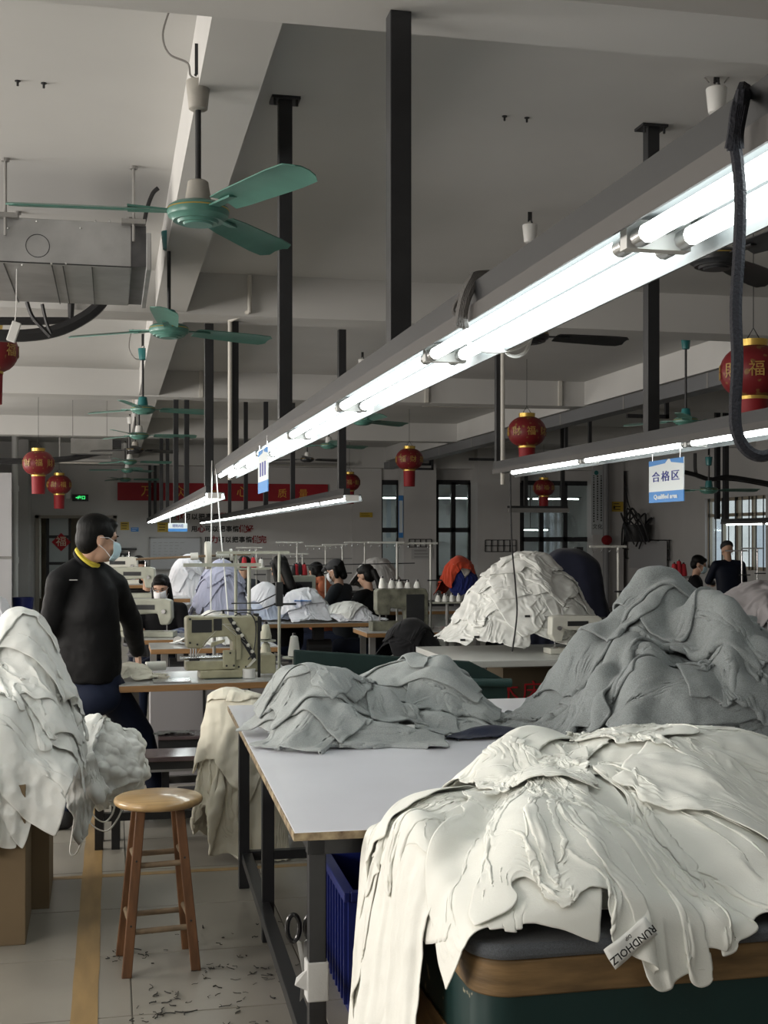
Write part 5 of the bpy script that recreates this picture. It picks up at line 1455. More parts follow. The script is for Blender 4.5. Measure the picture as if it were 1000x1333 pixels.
MB().lathe([(0, .815), (.07, .815), (.07, .823), (0, .823)], n=24).build('plate', GREENG, pl_); MB().cyl((0, 0, 0), (0, 0, .815), .010, n=8).build('leg', GREYM, pl_)
vv = at(346, 800, y=7.42)
MB().lathe([(0, .79), (.075, .79), (.075, .798), (0, .798)], (vv.x - at(383, 800, y=7.42).x, 0, 0), n=24).lathe([(0, .918), (.06, .918), (.06, .926), (0, .926)], (vv.x - at(383, 800, y=7.42).x, 0, 0), n=24).each('plate', GREENG, pl_)
vv = at(306, 800, y=7.5)
sh_ = thing('cone_shelf', 'thin shelf behind the flatbed machine carrying small cones', 'shelf', (vv.x - .12, 7.5, 0))
MB().bx(-.03, .26, -.06, .06, .992, 1.0).build('board', GREENG, sh_); MB().cyl((0, .04, .752), (0, .04, .992), .01, n=8).cyl((.22, .04, .752), (.22, .04, .992), .01, n=8).each('leg', GREYM, sh_)
# reel stand: a white disc on a horizontal rod
v = at(270, 723, y=7.6)
rs = thing('tape_reel_stand', 'white tape reel disc on a horizontal brown rod above the sewing table', 'reel stand', (v.x, 7.6, v.z))
ROD = mat('brown_rod', (0.22, 0.15, 0.09), .5)
MB().cyl((-.42, 0, -.022), (.26, 0, .008), .007, n=8).build('rod', ROD, rs, smooth=True)
MB().cyl((-.012, 0, 0), (.02, 0, .001), .083, n=36).build('disc', WHITEE, rs, smooth=True, bevel=.004)
MB().cyl((-.10, 0, -.006), (-.055, 0, -.004), .022, n=14).cyl((.05, 0, 0), (.13, 0, .004), .018, n=14).each('tape_roll', CONE, rs, smooth=True)
MB().cyl((.135, 0, .003), (.15, 0, .004), .036, n=20).build('end_disc', CONE, rs, smooth=True)
MB().cyl((.17, 0, .004), (.17, 0, .755 - v.z), .010, n=10).build('pole', GREENG, rs)
# rolled fabric and cloths on that table
v = at(185, 838, y=7.9)
for pts, r_, lab in (([(190, 836), (208, 832)], .022, 'short roll of white interlining lying at the table end'), ):
    p0, p1 = at(*pts[0], y=7.28), at(*pts[1], y=7.30)
    t = thing('fabric_roll', lab, 'roll', (p0.x, p0.y, .80))
    MB().cyl((0, 0, 0), (.11, .02, .0), .026, n=18).build('roll', CONE, t, smooth=True); MB().cyl((-.003, -.001, 0), (.0, 0, 0), .014, n=12).build('core', BLACKM, t)
# woman's table and machine
S2 = sew_table(.22, 9.83, .42, .60, 'narrow sewing table of the masked woman', 0)
MB().cyl((.28, -.012, .735), (.28, 0, .735), .035, n=18).build('lamp_button', WHITEM, S2, smooth=True)
v = at(186, 815, y=10.05)
M2 = lockstitch((v.x + .03, 10.1, .752), R(-14), 'grey green sewing machine in front of the masked woman', GREENG, mirror=-1, scale=.95)
v = at(163, 800, y=9.95); cone(v.x, 9.95, .95, .11, .035, CONE, 'white cone of thread just left of the masked woman')
v = at(170, 800, y=9.9); c_ = cone(v.x, 9.9, .752, .2, .04, CONE, 'tall white cone of thread under the machine of the masked woman', r2=.036)
v = at(175, 770, y=11.6); M3 = lockstitch((v.x, 11.8, .98), R(-10), 'second pale sewing machine behind the masked woman', GREENG, mirror=-1, scale=.9)
sew_table(v.x - .5, 11.6, 1.0, .5, 'sewing table behind the masked woman', z=.98)
v = at(155, 758, y=13.2); M4 = lockstitch((v.x, 13.4, 1.05), R(-8), 'third pale sewing machine farther behind, by the purple mask', WHITEE, mirror=-1, scale=.9)
sew_table(v.x - .5, 13.2, 1.0, .5, 'far sewing table by the purple masked worker', z=1.05)
# middle table with the white and blue garments
a_, b_ = at(300, 812, y=11.25), at(500, 812, y=11.25)
S3 = sew_table(a_.x, 11.25, b_.x - a_.x, .9, 'long sewing table heaped with white and pale blue garments', 0, z=.76)
# overlock machine
v = at(490, 812, y=10.2)
S4 = sew_table(v.x - .12, 10.0, .95, .6, 'sewing table under the dark stained overlock machine', z=.76)
OVER = mat('stained_machine_enamel', (0.20, 0.20, 0.15), 0.5, var=.6, vscale=14)
om = thing('sewing_machine', 'dark stained overlock machine with white cones, right of the ponytailed worker', 'sewing machine', (v.x, 10.25, .76))
MB().prism([(.0, .17), (.0, .33), (.02, .345), (.42, .345), (.44, .30), (.44, .0), (.27, .0), (.24, .17), (.12, .19), (.11, .13), (.02, .13)], -.07, .07).build('arm', OVER, om, bevel=.008)
MB().bx(-.04, .30, -.08, .08, 0, .075).build('bed', OVER, om, bevel=.006)
MB().bx(.25, .40, -.075, -.07, .05, .30).build('tension_panel', BLACKM, om)
MB().cyl((.04, 0, .075), (.04, 0, .13), .006, n=8).build('needle_bar', STEEL, om)
for k in range(6): cone(v.x + (.06, .14, .21, .28, .36, .62)[k], 10.25, 1.105 if k < 5 else .99, (.09, .07, .06, .055, .06, .05)[k], .03, CONE, ('first and tallest', 'second', 'third', 'fourth', 'fifth', 'separate')[k] + ' white cone in the line over the overlock machine', group='white cones over the overlock machine')
pl2 = thing('cone_plate', 'plate on a leg right of the overlock machine', 'stand', (v.x + .62, 10.25, 0))
MB().bx(-.14, .14, -.07, .07, .98, .99).build('plate', GREENG, pl2); MB().cyl((0, 0, 0), (0, 0, .98), .015, n=8).build('leg', GREYM, pl2)
for k in range(4): cone(v.x + .53 + .06 * k, 10.21, .99, .06, .025, CONE, ('first', 'second', 'third', 'last')[k] + ' small white cone on the plate right of the overlock machine', group='small cones on the plate')
v1_, v2_ = at(517, 760, y=10.35), at(562, 760, y=10.35)
thread_stand(v1_.x, 10.35, .76, at(517, 705, y=10.35).z - .76, 'left steel thread stand behind the overlock machine', w=.25)
thread_stand(v2_.x, 10.38, .76, at(562, 706, y=10.38).z - .76, 'right steel thread stand behind the overlock machine', w=.30)
for k, (px_, py_, yy) in enumerate(((475, 705, 13.0), (446, 708, 13.2), (424, 710, 13.4), (387, 705, 13.0), (394, 720, 13.6), (334, 712, 13.5))):
    vv = at(px_, py_, y=yy)
    thread_stand(vv.x, yy, .76, vv.z - .76, 'thin thread stand %s from the right behind the seated workers' % ('first', 'second', 'third', 'fourth', 'fifth', 'last')[k], w=.22)
sew_table(at(330, 800, y=13.0).x, 12.9, 2.6, .8, 'far sewing table carrying the thin thread stands', z=.76)
wire([at(345, 737, y=13.1), at(540, 733, y=13.1)], .006, BLACKM, 'thin black rail joining the far thread stands', 'rail', 'thread_rail')
for k, (px_, py_, mm) in enumerate(((386, 741, REDT), (396, 741, REDT), (383, 742, BLKT), (390, 740, BLKT), (308, 733, CONE), (318, 731, REDT), (330, 731, REDT), (340, 733, CONE))):
    vv = at(px_, py_ + 8, y=12.3 if k < 4 else 13.4)
    cone(vv.x, vv.y, vv.z, .11, .033, mm, ('red cone left of the orange hood', 'red cone nearest the orange hood', 'black cone left of the red cones', 'black cone between the red cones', 'white cone at the left over the blue heap', 'first red cone over the blue heap', 'second red cone over the blue heap', 'last white cone over the blue heap')[k])
bxm = thing('sewing_machine', 'grey machine head carrying the red cones left of the orange hood', 'sewing machine', (at(378, 760, y=12.3).x, 12.3, .76))
zt2 = at(386, 749, y=12.3).z - .76
MB().bx(0, .24, -.1, .1, 0, zt2).build('body', GREENG, bxm, bevel=.01); MB().bx(.02, .20, -.105, -.10, zt2 - .12, zt2 - .06).build('panel', DARKG, bxm)
rk = thing('cone_rack', 'rack carrying the cones over the blue heap', 'rack', (at(303, 745, y=13.4).x, 13.4, 0))
zt3 = at(320, 739, y=13.4).z
MB().bx(0, .42, -.08, .08, zt3 - .02, zt3).build('board', GREENG, rk); MB().bx(.02, .06, -.02, .02, 0, zt3 - .02).bx(.36, .40, -.02, .02, 0, zt3 - .02).each('leg', GREYM, rk)

# white table with the slender machine
v = at(598, 862, z=.75); v3 = at(770, 862, z=.75)
S5 = sew_table(v.x, v.y + .02, 1.75, 1.13, 'white sewing table under the big white mound', 0, top=mat('white_table_top', (.66, .67, .64), .3), edge=mat('white_table_edge', (.60, .60, .57), .4))
M5 = lockstitch((at(748, 845, y=8.05).x, 8.05, .752), 0, 'slender white sewing machine before the white mound', WHITEE, scale=.82)
v4 = at(805, 760, y=8.2)
thread_stand(v4.x, 8.2, .752, at(805, 710, y=8.2).z - .752, 'white thread stand rising behind the slender machine', w=.21)
# carton with red brush writing, under the white table
v = at(690, 890, y=8.6)
cb = thing('cardboard_box', 'dark brown cardboard box with red writing under the white table', 'box', (at(655, 890, y=8.6).x, 8.6, 0))
MB().bx(0, .75, 0, .4, 0, .6).build('case', mat('dark_cardboard', (0.10, 0.075, 0.045), .8), cb)
text('床', .16, PAPR, cb, 'red_writing', loc=(.22, -.003, .42)); text('木', .16, PAPR, cb, 'red_writing', loc=(.04, -.003, .42))
v = at(612, 895, y=7.2)
cb2 = thing('cardboard_box', 'tan cardboard box behind the grey lumps', 'box', (v.x, 7.2, 0)); MB().bx(0, .2, 0, .3, 0, .62).build('case', mat('tan_cardboard', (.30, .25, .16), .8), cb2)
# dark green padded tray
GREENC = mat('dark_green_canvas', (0.012, 0.036, 0.032), .65, var=.2, vscale=6, bump=.08)
p0, p1, p2, p3 = at(383, 846, y=6.95), at(612, 861, y=6.95), at(664, 884, y=6.95), at(385, 884, y=6.95)
gt = thing('cloth_tray', 'dark green canvas cloth tray behind the grey lumps', 'tray', (p0.x, 6.95, 0))
MB().prism([(0, p0.z), (p1.x - p0.x, p1.z), (p2.x - p0.x - .03, p2.z), (0, p3.z)], 0, .035).build('back_panel', GREENC, gt, bevel=.008)
MB().tube([(0, -.02, p3.z - .01), (p2.x - p0.x, -.02, p2.z - .02)], .026, n=12).build('front_rim', mat('green_rim', (.025, .06, .055), .5), gt, smooth=True)
MB().bx(.0, p2.x - p0.x - .02, -.01, .02, .55, p3.z - .03).build('front_panel', GREENC, gt)
for lx in (.02, 1.0): MB().bx(lx, lx + .04, -.005, .035, 0, .56).build('leg', BLACKM, gt)
# panels and plinth under the nearest sewing table
ub = thing('grey_cabinet', 'grey panelled cabinet behind the bench, under the nearest sewing table', 'cabinet', (at(196, 915, y=7.9).x, 7.9, 0))
MB().bx(0, .85, 0, .3, 0, .70).build('body', mat('grey_panel', (0.27, 0.26, 0.27), .5), ub); MB().bx(.32, .335, -.005, 0, .02, .68).bx(.60, .615, -.005, 0, .02, .68).each('panel_joint', DARKG, ub)
b2_ = thing('work_bench', 'second dark shiny bench behind the first, a grey rag on it', 'bench', (at(206, 950, y=6.95).x, 6.93, 0), -.01)
MB().bx(0, 1.0, 0, .22, .43, .45).build('seat_board', BTOP, b2_, bevel=.004)
MB().bx(.0, 1.0, .02, .06, .36, .43).build('apron', BLACKM, b2_)
for lx in (.02, .94): MB().bx(lx, lx + .04, .05, .09, 0, .43).build('leg', BLACKM, b2_)
rg = HF(-.1, .9, 6.7, 7.3, lambda X, Y: np.where(Y > 6.9, .45, .3), .012)
vv = at(222, 945, z=.46)
sheet_on(rg, (vv.x, 7.03), .1, (.26, .14), (.7, .6), 'small grey rag on the second bench', GREYL, 2, 24)
# foot treadle frame under the bench
tf_ = thing('treadle_frame', 'black and grey treadle frame on the floor behind the stool', 'frame', (.10, 6.75, 0))
MB().bx(0, .75, 0, .03, .16, .19).bx(0, .75, .25, .28, .06, .09).bx(0, .03, 0, .28, .06, .09).bx(.72, .75, 0, .28, .06, .09).bx(.0, .03, 0, .03, 0, .19).bx(.72, .75, 0, .03, 0, .19).bx(0, .03, .25, .28, 0, .06).bx(.72, .75, .25, .28, 0, .06).each('bar', BLACKM, tf_)
MB().bx(.22, .50, .02, .24, .10, .115).build('pedal', BLACKM, tf_); MB().bx(.48, .50, .01, .03, .10, .2).build('pedal_edge', WHITEE, tf_)
MB().bx(.0, .7, .18, .22, .26, .36).build('cross_plate', GREYM, tf_)
# ---------------------------------------------------------------- heaps farther back
# big white mound on the white table
mc = (2.92, 8.62)
mw = HF(1.9, 3.9, 7.75, 9.5, lambda X, Y: np.maximum(np.where((X > 2.17) & (X < 3.9) & (Y > 7.7) & (Y < 8.9), .752, .70), .75 + gauss(X, Y, mc[0] - .04, mc[1], .46, .42, .56, 1.3) + gauss(X, Y, mc[0] + .22, mc[1], .22, .3, .06)), .016)
GG = 'white garments of the big mound on the white table'
WHITEM2 = cloth_mat('mound_white_cotton', (0.83, 0.835, 0.80), bump=.12)
CLK = ('at one o clock', 'at two o clock', 'at three o clock', 'at four o clock', 'at five o clock', 'at six o clock, nearest', 'at seven o clock', 'at eight o clock', 'at nine o clock', 'at ten o clock', 'at eleven o clock', 'at twelve o clock, farthest')
k = 0
for ring, (rr, nn, zz) in enumerate(((.38, 9, 0), (.30, 8, 0), (.17, 6, 0), (.04, 3, 0))):
    for q in range(nn):
        a = q * 2 * math.pi / nn + ring * .5
        if math.sin(a) > .55 and ring < 2: continue
        c = (mc[0] - .02 + rr * 1.15 * math.cos(a), mc[1] + rr * math.sin(a))
        where = ('at the foot', 'midway up', 'near the top', 'at the summit')[ring]
        clk = int(round(3 - a / (2 * math.pi) * 12)) % 12 or 12
        sheet_on(mw, c, a + rng.uniform(-.8, .8), (.62, .52), (.56, .60), 'white garment %s of white mound, %s' % (where, CLK[(clk + ring) % 12 if False else clk - 1]), WHITEM2, 3, 32, group=GG, steps=70)
        k += 1
TAGM = mat('black_size_tab', (.02, .02, .022), .7)
for k, (px_, py_) in enumerate(((594, 788), (602, 833), (620, 829), (686, 802))):
    vv = at(px_, py_, d=8.55 if k < 3 else 8.6)
    for it in range(12):
        h_ = float(mw.sample(np.array([[vv.x, vv.y, 0]], np.float32))[0, 0])
        if vv.z <= h_ + .012: break
        vv = at(px_, py_, d=vv.y * CS + vv.x * SN + .03)
    tag(MB().box((vv.x, vv.y - .012, vv.z), (.034, .012, .014)).build('size_tab', TAGM), ('upper left', 'lower left', 'lower middle', 'right hand')[k] + ' black size tab on the big white mound', 'tab', 'black size tabs on the white mound')
# grey lilac heap at the right
LIL = cloth_mat('lilac_grey_cloth', (0.30, 0.28, 0.285), bump=.12)
lv = HF(3.0, 5.4, 6.2, 8.4, lambda X, Y: np.maximum(.75, .75 + gauss(X, Y, 4.12, 7.25, .60, .45, .44, 1.6)), .018)
GG = 'grey lilac garments of the heap at the right edge'
for k, (dx, dy) in enumerate(((-.4, -.2), (.1, -.4), (-.1, .05), (.35, 0), (-.45, .1), (0, -.2), (.2, .15), (-.25, -.05))):
    sheet_on(lv, (4.12 + dx, 7.22 + dy), k * .9, (.9, .75), (.62, .62), 'lilac grey garment %s of the lilac heap at the right' % ('at the left foot', 'at the near foot', 'low in the middle', 'low on the right', 'on the left flank', 'on the near flank', 'at the back of the crest', 'on the crest')[k], LIL, 3, 36, group=GG, steps=80)
S6 = sew_table(3.30, 6.6, 1.9, 1.05, 'table under the lilac grey heap at the right edge')
v = at(997, 838, y=6.9)
lv2 = HF(3.2, 4.6, 6.3, 7.6, lambda X, Y: np.full(X.shape, .78), .02)
# small white heaps and coloured heaps round the workers
def heap(cx, cy, z0, rx, ry, h, n, matl, lab, size=(.6, .5), seed=3, nn=30):
    hf = HF(cx - 2.2 * rx - .2, cx + 2.2 * rx + .2, cy - 2.2 * ry - .2, cy + 2.2 * ry + .2, lambda X, Y: np.maximum(z0 - 5 * np.maximum(0, np.sqrt(((X - cx) / rx) ** 2 + ((Y - cy) / ry) ** 2) - 1.5), z0 + gauss(X, Y, cx, cy, rx, ry, h, 1.5)), .018)
    ws = ('bottom left', 'bottom right', 'near side', 'far side', 'left flank', 'right flank', 'crest', 'summit')
    for k in range(n):
        a = k * 2.4; r_ = (1 - k / n) * .8
        m_ = matl[k % len(matl)] if isinstance(matl, (list, tuple)) else matl
        if k % 2 and size[0] > .5: roll_on(hf, (cx + rx * r_ * .8 * math.cos(a), cy + ry * r_ * .8 * math.sin(a)), math.degrees(a) + 90, (size[0] * .8, size[1]), (.48, .95), lab % ws[k % 8], m_, 1.8, nn + 4, group=lab.split(' %s ')[-1], steps=70, fat=h * .09, amp=.07)
        else: sheet_on(hf, (cx + rx * r_ * math.cos(a), cy + ry * r_ * math.sin(a)), a, size, (.55, .60), lab % ws[k % 8], m_, 3, nn, group=lab.split(' %s ')[-1], steps=70)
BLUEC = cloth_mat('blue_grey_striped_cotton', (0.42, 0.44, 0.58), bump=.12)
PBLU = cloth_mat('pale_blue_cotton', (0.58, 0.64, 0.78), bump=.1)
WBLU = cloth_mat('cool_white_cotton', (0.78, 0.79, 0.84), bump=.1)
BLK = cloth_mat('black_cloth', (0.012, 0.012, 0.014), bump=.1)
def atp(px, py, y): return at(px, py, y=y)
v = atp(288, 800, 10.9); heap(v.x, 10.9, .76, .24, .25, .44, 7, [BLUEC], 'blue grey garment at the %s of the big blue heap')
v = atp(245, 790, 12.4); heap(v.x, 12.4, .76, .24, .22, .50, 5, [WBLU], 'white garment at the %s of the white heap behind the masked woman')
v = atp(277, 815, 9.2); sew_table(v.x - .45, 8.95, .9, .5, 'sewing table under the small white heap behind the flatbed machine', z=.755); heap(v.x, 9.2, .76, .17, .15, .20, 3, [WHITEC2], 'white garment at the %s of the small heap behind the flatbed machine')
v = atp(345, 790, 11.8); heap(v.x, 11.8, .76, .20, .18, .28, 4, [PBLU, WBLU], 'pale garment at the %s of the low heap right of the blue heap')
v = atp(395, 800, 11.6); heap(v.x, 11.6, .76, .28, .22, .22, 5, [WBLU, WHITEC2], 'white garment at the %s of the heap before the orange hood')
v = atp(450, 805, 11.5); heap(v.x, 11.5, .76, .24, .16, .12, 4, [WBLU, WHITEC2], 'crumpled white garment at the %s of the heap before the ponytailed worker')
v = atp(395, 785, 11.4)
sheet_on(HF(v.x - .5, v.x + .5, 10.9, 11.9, lambda X, Y: np.full(X.shape, at(392, 783, y=11.4).z), .02), (v.x, 11.4), .2, (.18, .14), (.7, .7), 'bright blue cloth on the white heap before the orange hood', cloth_mat('bright_blue_cloth', (.16, .34, .72), bump=.1), 2, 20)
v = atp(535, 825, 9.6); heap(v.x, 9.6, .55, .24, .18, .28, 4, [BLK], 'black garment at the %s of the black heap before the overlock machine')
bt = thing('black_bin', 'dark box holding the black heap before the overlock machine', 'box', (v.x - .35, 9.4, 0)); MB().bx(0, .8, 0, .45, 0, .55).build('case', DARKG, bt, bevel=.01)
v = atp(420, 838, 8.8)
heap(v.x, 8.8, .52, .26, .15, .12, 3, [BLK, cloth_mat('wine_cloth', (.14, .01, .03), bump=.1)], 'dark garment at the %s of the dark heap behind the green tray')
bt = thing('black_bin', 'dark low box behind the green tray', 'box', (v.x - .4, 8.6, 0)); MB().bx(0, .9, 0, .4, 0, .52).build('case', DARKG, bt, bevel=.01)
v = atp(165, 880, 7.15); z0_ = .752
heap(v.x + .02, 7.12, z0_, .10, .12, .05, 3, [CREAMC, WHITEC2], 'cream garment at the %s of the cloths by the hand of the standing man', size=(.36, .30))
v = atp(490, 750, 14.5); heap(v.x, 14.5, .9, .28, .25, .35, 3, [cloth_mat('clear_grey_bag', (.42, .41, .40), rough=.35, bump=.3)], 'greyish plastic sack at the %s of the sacks by the far column', size=(.7, .6))
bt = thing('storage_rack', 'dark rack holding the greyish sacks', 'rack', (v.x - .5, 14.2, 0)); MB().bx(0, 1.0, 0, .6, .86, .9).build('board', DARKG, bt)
for lx in (0, .95): MB().bx(lx, lx + .05, .1, .15, 0, .86).build('leg', DARKG, bt)
v = atp(598, 765, 14.0); heap(v.x, 14.0, .8, .24, .22, .42, 5, [cloth_mat('beige_cloth', (.40, .37, .34), bump=.15), cloth_mat('orange_red_cloth', (.50, .06, .025), bump=.1), cloth_mat('royal_blue_cloth', (.02, .03, .16), bump=.1)], 'coloured garment at the %s of the mixed heap left of the white mound')
bt = thing('storage_rack', 'dark rack holding the mixed coloured heap', 'rack', (v.x - .5, 13.7, 0)); MB().bx(0, 1.0, 0, .6, .76, .8).build('board', DARKG, bt)
for lx in (0, .95): MB().bx(lx, lx + .05, .1, .15, 0, .76).build('leg', DARKG, bt)
# dark navy cover over a tall frame
v = atp(742, 790, 10.2)
nc = HF(v.x - 1.0, v.x + 1.0, 9.2, 11.2, lambda X, Y: np.maximum(.3, at(750, 682, y=10.2).z - 3.2 * np.maximum(0, np.abs(X - v.x - .11) - .07) * np.where(X < v.x + .1, .42, 2.2) - 2.6 * np.maximum(0, np.abs(Y - 10.2) - .1)), .02)
P = sheet_start(rng, 60, 60, (1.9, 1.9), (v.x, 10.2), .1, (.8, .8), nc, folds=4)
lay(nc, P, (1.9, 1.9), cloth_mat('dark_navy_cover', (0.010, 0.012, 0.026), bump=.1), 'dark navy cloth draped over a tall frame behind the white mound', cat='cover', steps=100, mem=.3)
fr_ = thing('garment_rack', 'hidden upright frame under the dark navy cloth', 'rack', (v.x + .08, 10.2, 0)); MB().bx(-.03, .03, -.03, .03, 0, 1.45).bx(-.2, .2, -.2, .2, 0, .05).each('post', BLACKM, fr_)
# white garment heap on a blue chair, far left
v = atp(5, 815, 12.5); heap(v.x - .12, 12.5, .55, .24, .22, .40, 3, [WBLU], 'white garment at the %s of the heap by the far left edge')
ch_ = thing('chair', 'dark blue chair under the white heap by the far left edge', 'chair', (v.x - .12, 12.4, 0)); MB().bx(-.22, .22, -.2, .2, .51, .55).build('seat', BLUE, ch_)
MB().prism([(-.2, .55), (.2, .55), (.17, .80), (-.17, .80)], -.24, -.21).build('backrest', mat('dark_blue_plastic', (.012, .018, .06), .5), ch_)
for a in (-1, 1):
    for b in (-1, 1): MB().bx(a * .18 - .015, a * .18 + .015, b * .16 - .015, b * .16 + .015, 0, .51).build('leg', BLACKM, ch_)
print('back heaps', round(_t.time() - _t0, 1))
# ---------------------------------------------------------------- people
SKIN = mat('skin', (0.48, 0.29, 0.20), .55, spec=.4)
HAIR = mat('black_hair', (0.0035, 0.0032, 0.003), .55, spec=.18, bump=.3, bscale=90, stretch=(1, 1, .15))
MASKB = mat('pale_blue_mask', (0.50, 0.66, 0.72), .8); MASKW = mat('white_mask', (0.76, 0.76, 0.78), .8); MASKP = mat('violet_mask', (0.20, 0.19, 0.42), .8)
EYE = mat('dark_eye', (0.02, 0.015, 0.012), .3)
JACK = mat('black_work_jacket', (0.0045, 0.0045, 0.0052), .65, spec=.16, bump=.6, bscale=9, var=.2, vscale=4, stretch=(1, 1, .6))
TROU = mat('dark_navy_trousers', (0.006, 0.010, 0.026), .8, spec=.2, bump=.15, bscale=12)
def frame_of(fwd, up=(0, 0, 1)):
    f = Vector(fwd).normalized(); u = Vector(up); r = f.cross(u).normalized(); u = r.cross(f)
    return Matrix((r, f, u)).transposed()       # local x right, y forward, z up
def hand(mb, wrist, d, pn, side=1, s=1.0, curl=.5):
    """palm and five separate fingers; d: direction of the fingers, pn: palm normal"""
    d = Vector(d).normalized(); n = Vector(pn); n = (n - d * n.dot(d)).normalized(); a = d.cross(n) * side
    M = Matrix((a, d, n)).transposed()
    c = Vector(wrist) + d * .045 * s
    mb.ell(c, (.040 * s, .048 * s, .015 * s), M=M, n=12, m=8)
    for k, (off, L_) in enumerate(((-.030, .060), (-.011, .072), (.009, .068), (.028, .054))):
        p = c + a * off * s + d * .038 * s; dd = d.copy()
        for seg in range(3):
            l_ = L_ * s * (.45, .32, .25)[seg]; ang = curl * (.35, .6, .5)[seg]
            dd = (dd * math.cos(ang) + n * math.sin(ang)).normalized()
            q = p + dd * l_; mb.limb(p, q, (.0092 - .0012 * seg) * s, (.0082 - .0012 * seg) * s, n=8); p = q
    p = c - a * .034 * s - d * .018 * s; dd = (d * .62 - a * .75 + n * .25).normalized()
    for seg in range(2):
        q = p + dd * (.036 - .006 * seg) * s; mb.limb(p, q, (.0112 - .0015 * seg) * s, (.0098 - .0015 * seg) * s, n=8); p = q; dd = (dd + d * .35 + n * .2).normalized()
def head(mb, c, F, s=1.0):
    c = Vector(c)
    def P(x, y, z): return c + F @ Vector((x * s, y * s, z * s))
    mb.ell(P(0, -.012, .028), (.076 * s, .096 * s, .090 * s), M=F, n=20, m=14)      # skull
    mb.ell(P(0, .022, -.035), (.058 * s, .066 * s, .080 * s), M=F, n=18, m=12)      # face and jaw
    mb.ell(P(0, .050, -.088), (.026 * s, .028 * s, .022 * s), M=F, n=12, m=8)       # chin
    mb.limb(P(0, .088, .004), P(0, .106, -.028), .008 * s, .013 * s, n=10)          # nose
    mb.ell(P(0, .076, .026), (.05 * s, .018 * s, .012 * s), M=F, n=12, m=8)         # brow
    mb.ell(P(0, .084, -.062), (.024 * s, .010 * s, .008 * s), M=F, n=12, m=8)       # lips
    for q in (-1, 1):
        mb.ell(P(q * .073, -.008, -.012), (.010 * s, .020 * s, .032 * s), M=F, n=12, m=8)   # ears
        mb.ell(P(q * .040, .062, -.028), (.022 * s, .022 * s, .02 * s), M=F, n=10, m=8)     # cheeks
def face_bits(t, c, F, s, mask=None, maskdrop=False):
    c = Vector(c)
    for q in (-1, 1):
        MB().ell(c + F @ Vector((q * .032 * s, .079 * s, .006 * s)), (.013 * s, .006 * s, .006 * s), M=F, n=10, m=6).build('eye', EYE, t, smooth=True)
        MB().ell(c + F @ Vector((q * .033 * s, .084 * s, .028 * s)), (.020 * s, .006 * s, .0045 * s), M=F, n=10, m=6).build('eyebrow', HAIR, t, smooth=True)
    if mask:
        vs, fs = [], []; n, m = 13, 7
        for j in range(m):
            z = (.0 - j * .016) * s
            for i in range(n):
                a = (i / (n - 1) - .5) * 2
                x = a * .062 * s; bulge = .022 * math.cos(a * 1.3) * math.sin(math.pi * (j + .6) / (m + .2))
                y = (.062 + .035 * math.cos(a * 1.45) - .012 * max(0, j - 4) / 2) * s + bulge * s + (.010 if j < 3 else .004) * s * math.cos(a * 2.2)
                vs.append(c + F @ Vector((x, y, z - .004 * s * (1 - a * a))))
        for j in range(m - 1):
            for i in range(n - 1): fs.append((j * n + i, j * n + i + 1, (j + 1) * n + i + 1, (j + 1) * n + i))
        o = MB().add(vs, fs).build('face_mask', mask, t, smooth=True, fix=False)
        k = o.modifiers.new('cloth', 'SOLIDIFY'); k.thickness = .003
        for q in (-1, 1):
            MB().tube([c + F @ Vector((q * .06 * s, .072 * s, -.004 * s)), c + F @ Vector((q * .076 * s, .03 * s, .012 * s)), c + F @ Vector((q * .082 * s, -.018 * s, .008 * s))], .0018, n=5).build('ear_loop', MASKW, o)
            MB().tube([c + F @ Vector((q * .06 * s, .062 * s, -.085 * s)), c + F @ Vector((q * .072 * s, .02 * s, -.05 * s)), c + F @ Vector((q * .082 * s, -.018 * s, -.03 * s))], .0018, n=5).build('ear_loop', MASKW, o)
def hair_cap(t, c, F, s=1.0, long=0.0, tail=False, bob=False, fade=False):
    c = Vector(c); mb = MB()
    def P(x, y, z): return c + F @ Vector((x * s, y * s, z * s))
    mb.ell(P(0, -.020, .050), (.083 * s, .098 * s, .078 * s), M=F, n=22, m=14)
    mb.ell(P(0, -.050, .000), (.076 * s, .064 * s, .085 * s), M=F, n=20, m=12)
    mb.ell(P(0, .045, .082), (.060 * s, .040 * s, .030 * s), M=F, n=16, m=10)
    if fade:
        for q in (-1, 1): mb.ell(P(q * .066, .016, .035), (.012 * s, .04 * s, .035 * s), M=F, n=12, m=8)
    if long:
        for q in (-1, 1): mb.limb(P(q * .070, -.01, .03), P(q * .082, .0, -.10 - long * .4), .028 * s, .030 * s, n=12); mb.limb(P(q * .082, .0, -.10 - long * .4), P(q * .078, .04, -.12 - long), .030 * s, .022 * s, n=12)
        mb.limb(P(0, -.07, 0), P(0, -.085, -.12 - long), .055 * s, .05 * s, n=14)
    if bob:
        for q in (-1, 1): mb.limb(P(q * .066, -.03, .02), P(q * .068, -.02, -.07), .03 * s, .026 * s, n=12)
        mb.limb(P(0, -.065, .02), P(0, -.07, -.08), .05 * s, .045 * s, n=14)
    if tail:
        mb.ell(P(0, -.12, .03), (.024 * s,) * 3, n=12, m=8); mb.limb(P(0, -.125, .02), P(0, -.15, -.10), .030 * s, .034 * s, n=12); mb.limb(P(0, -.15, -.10), P(0, -.13, -.26), .034 * s, .014 * s, n=12)
    return mb.build('hair', HAIR, t, remesh=.007, soft=3)

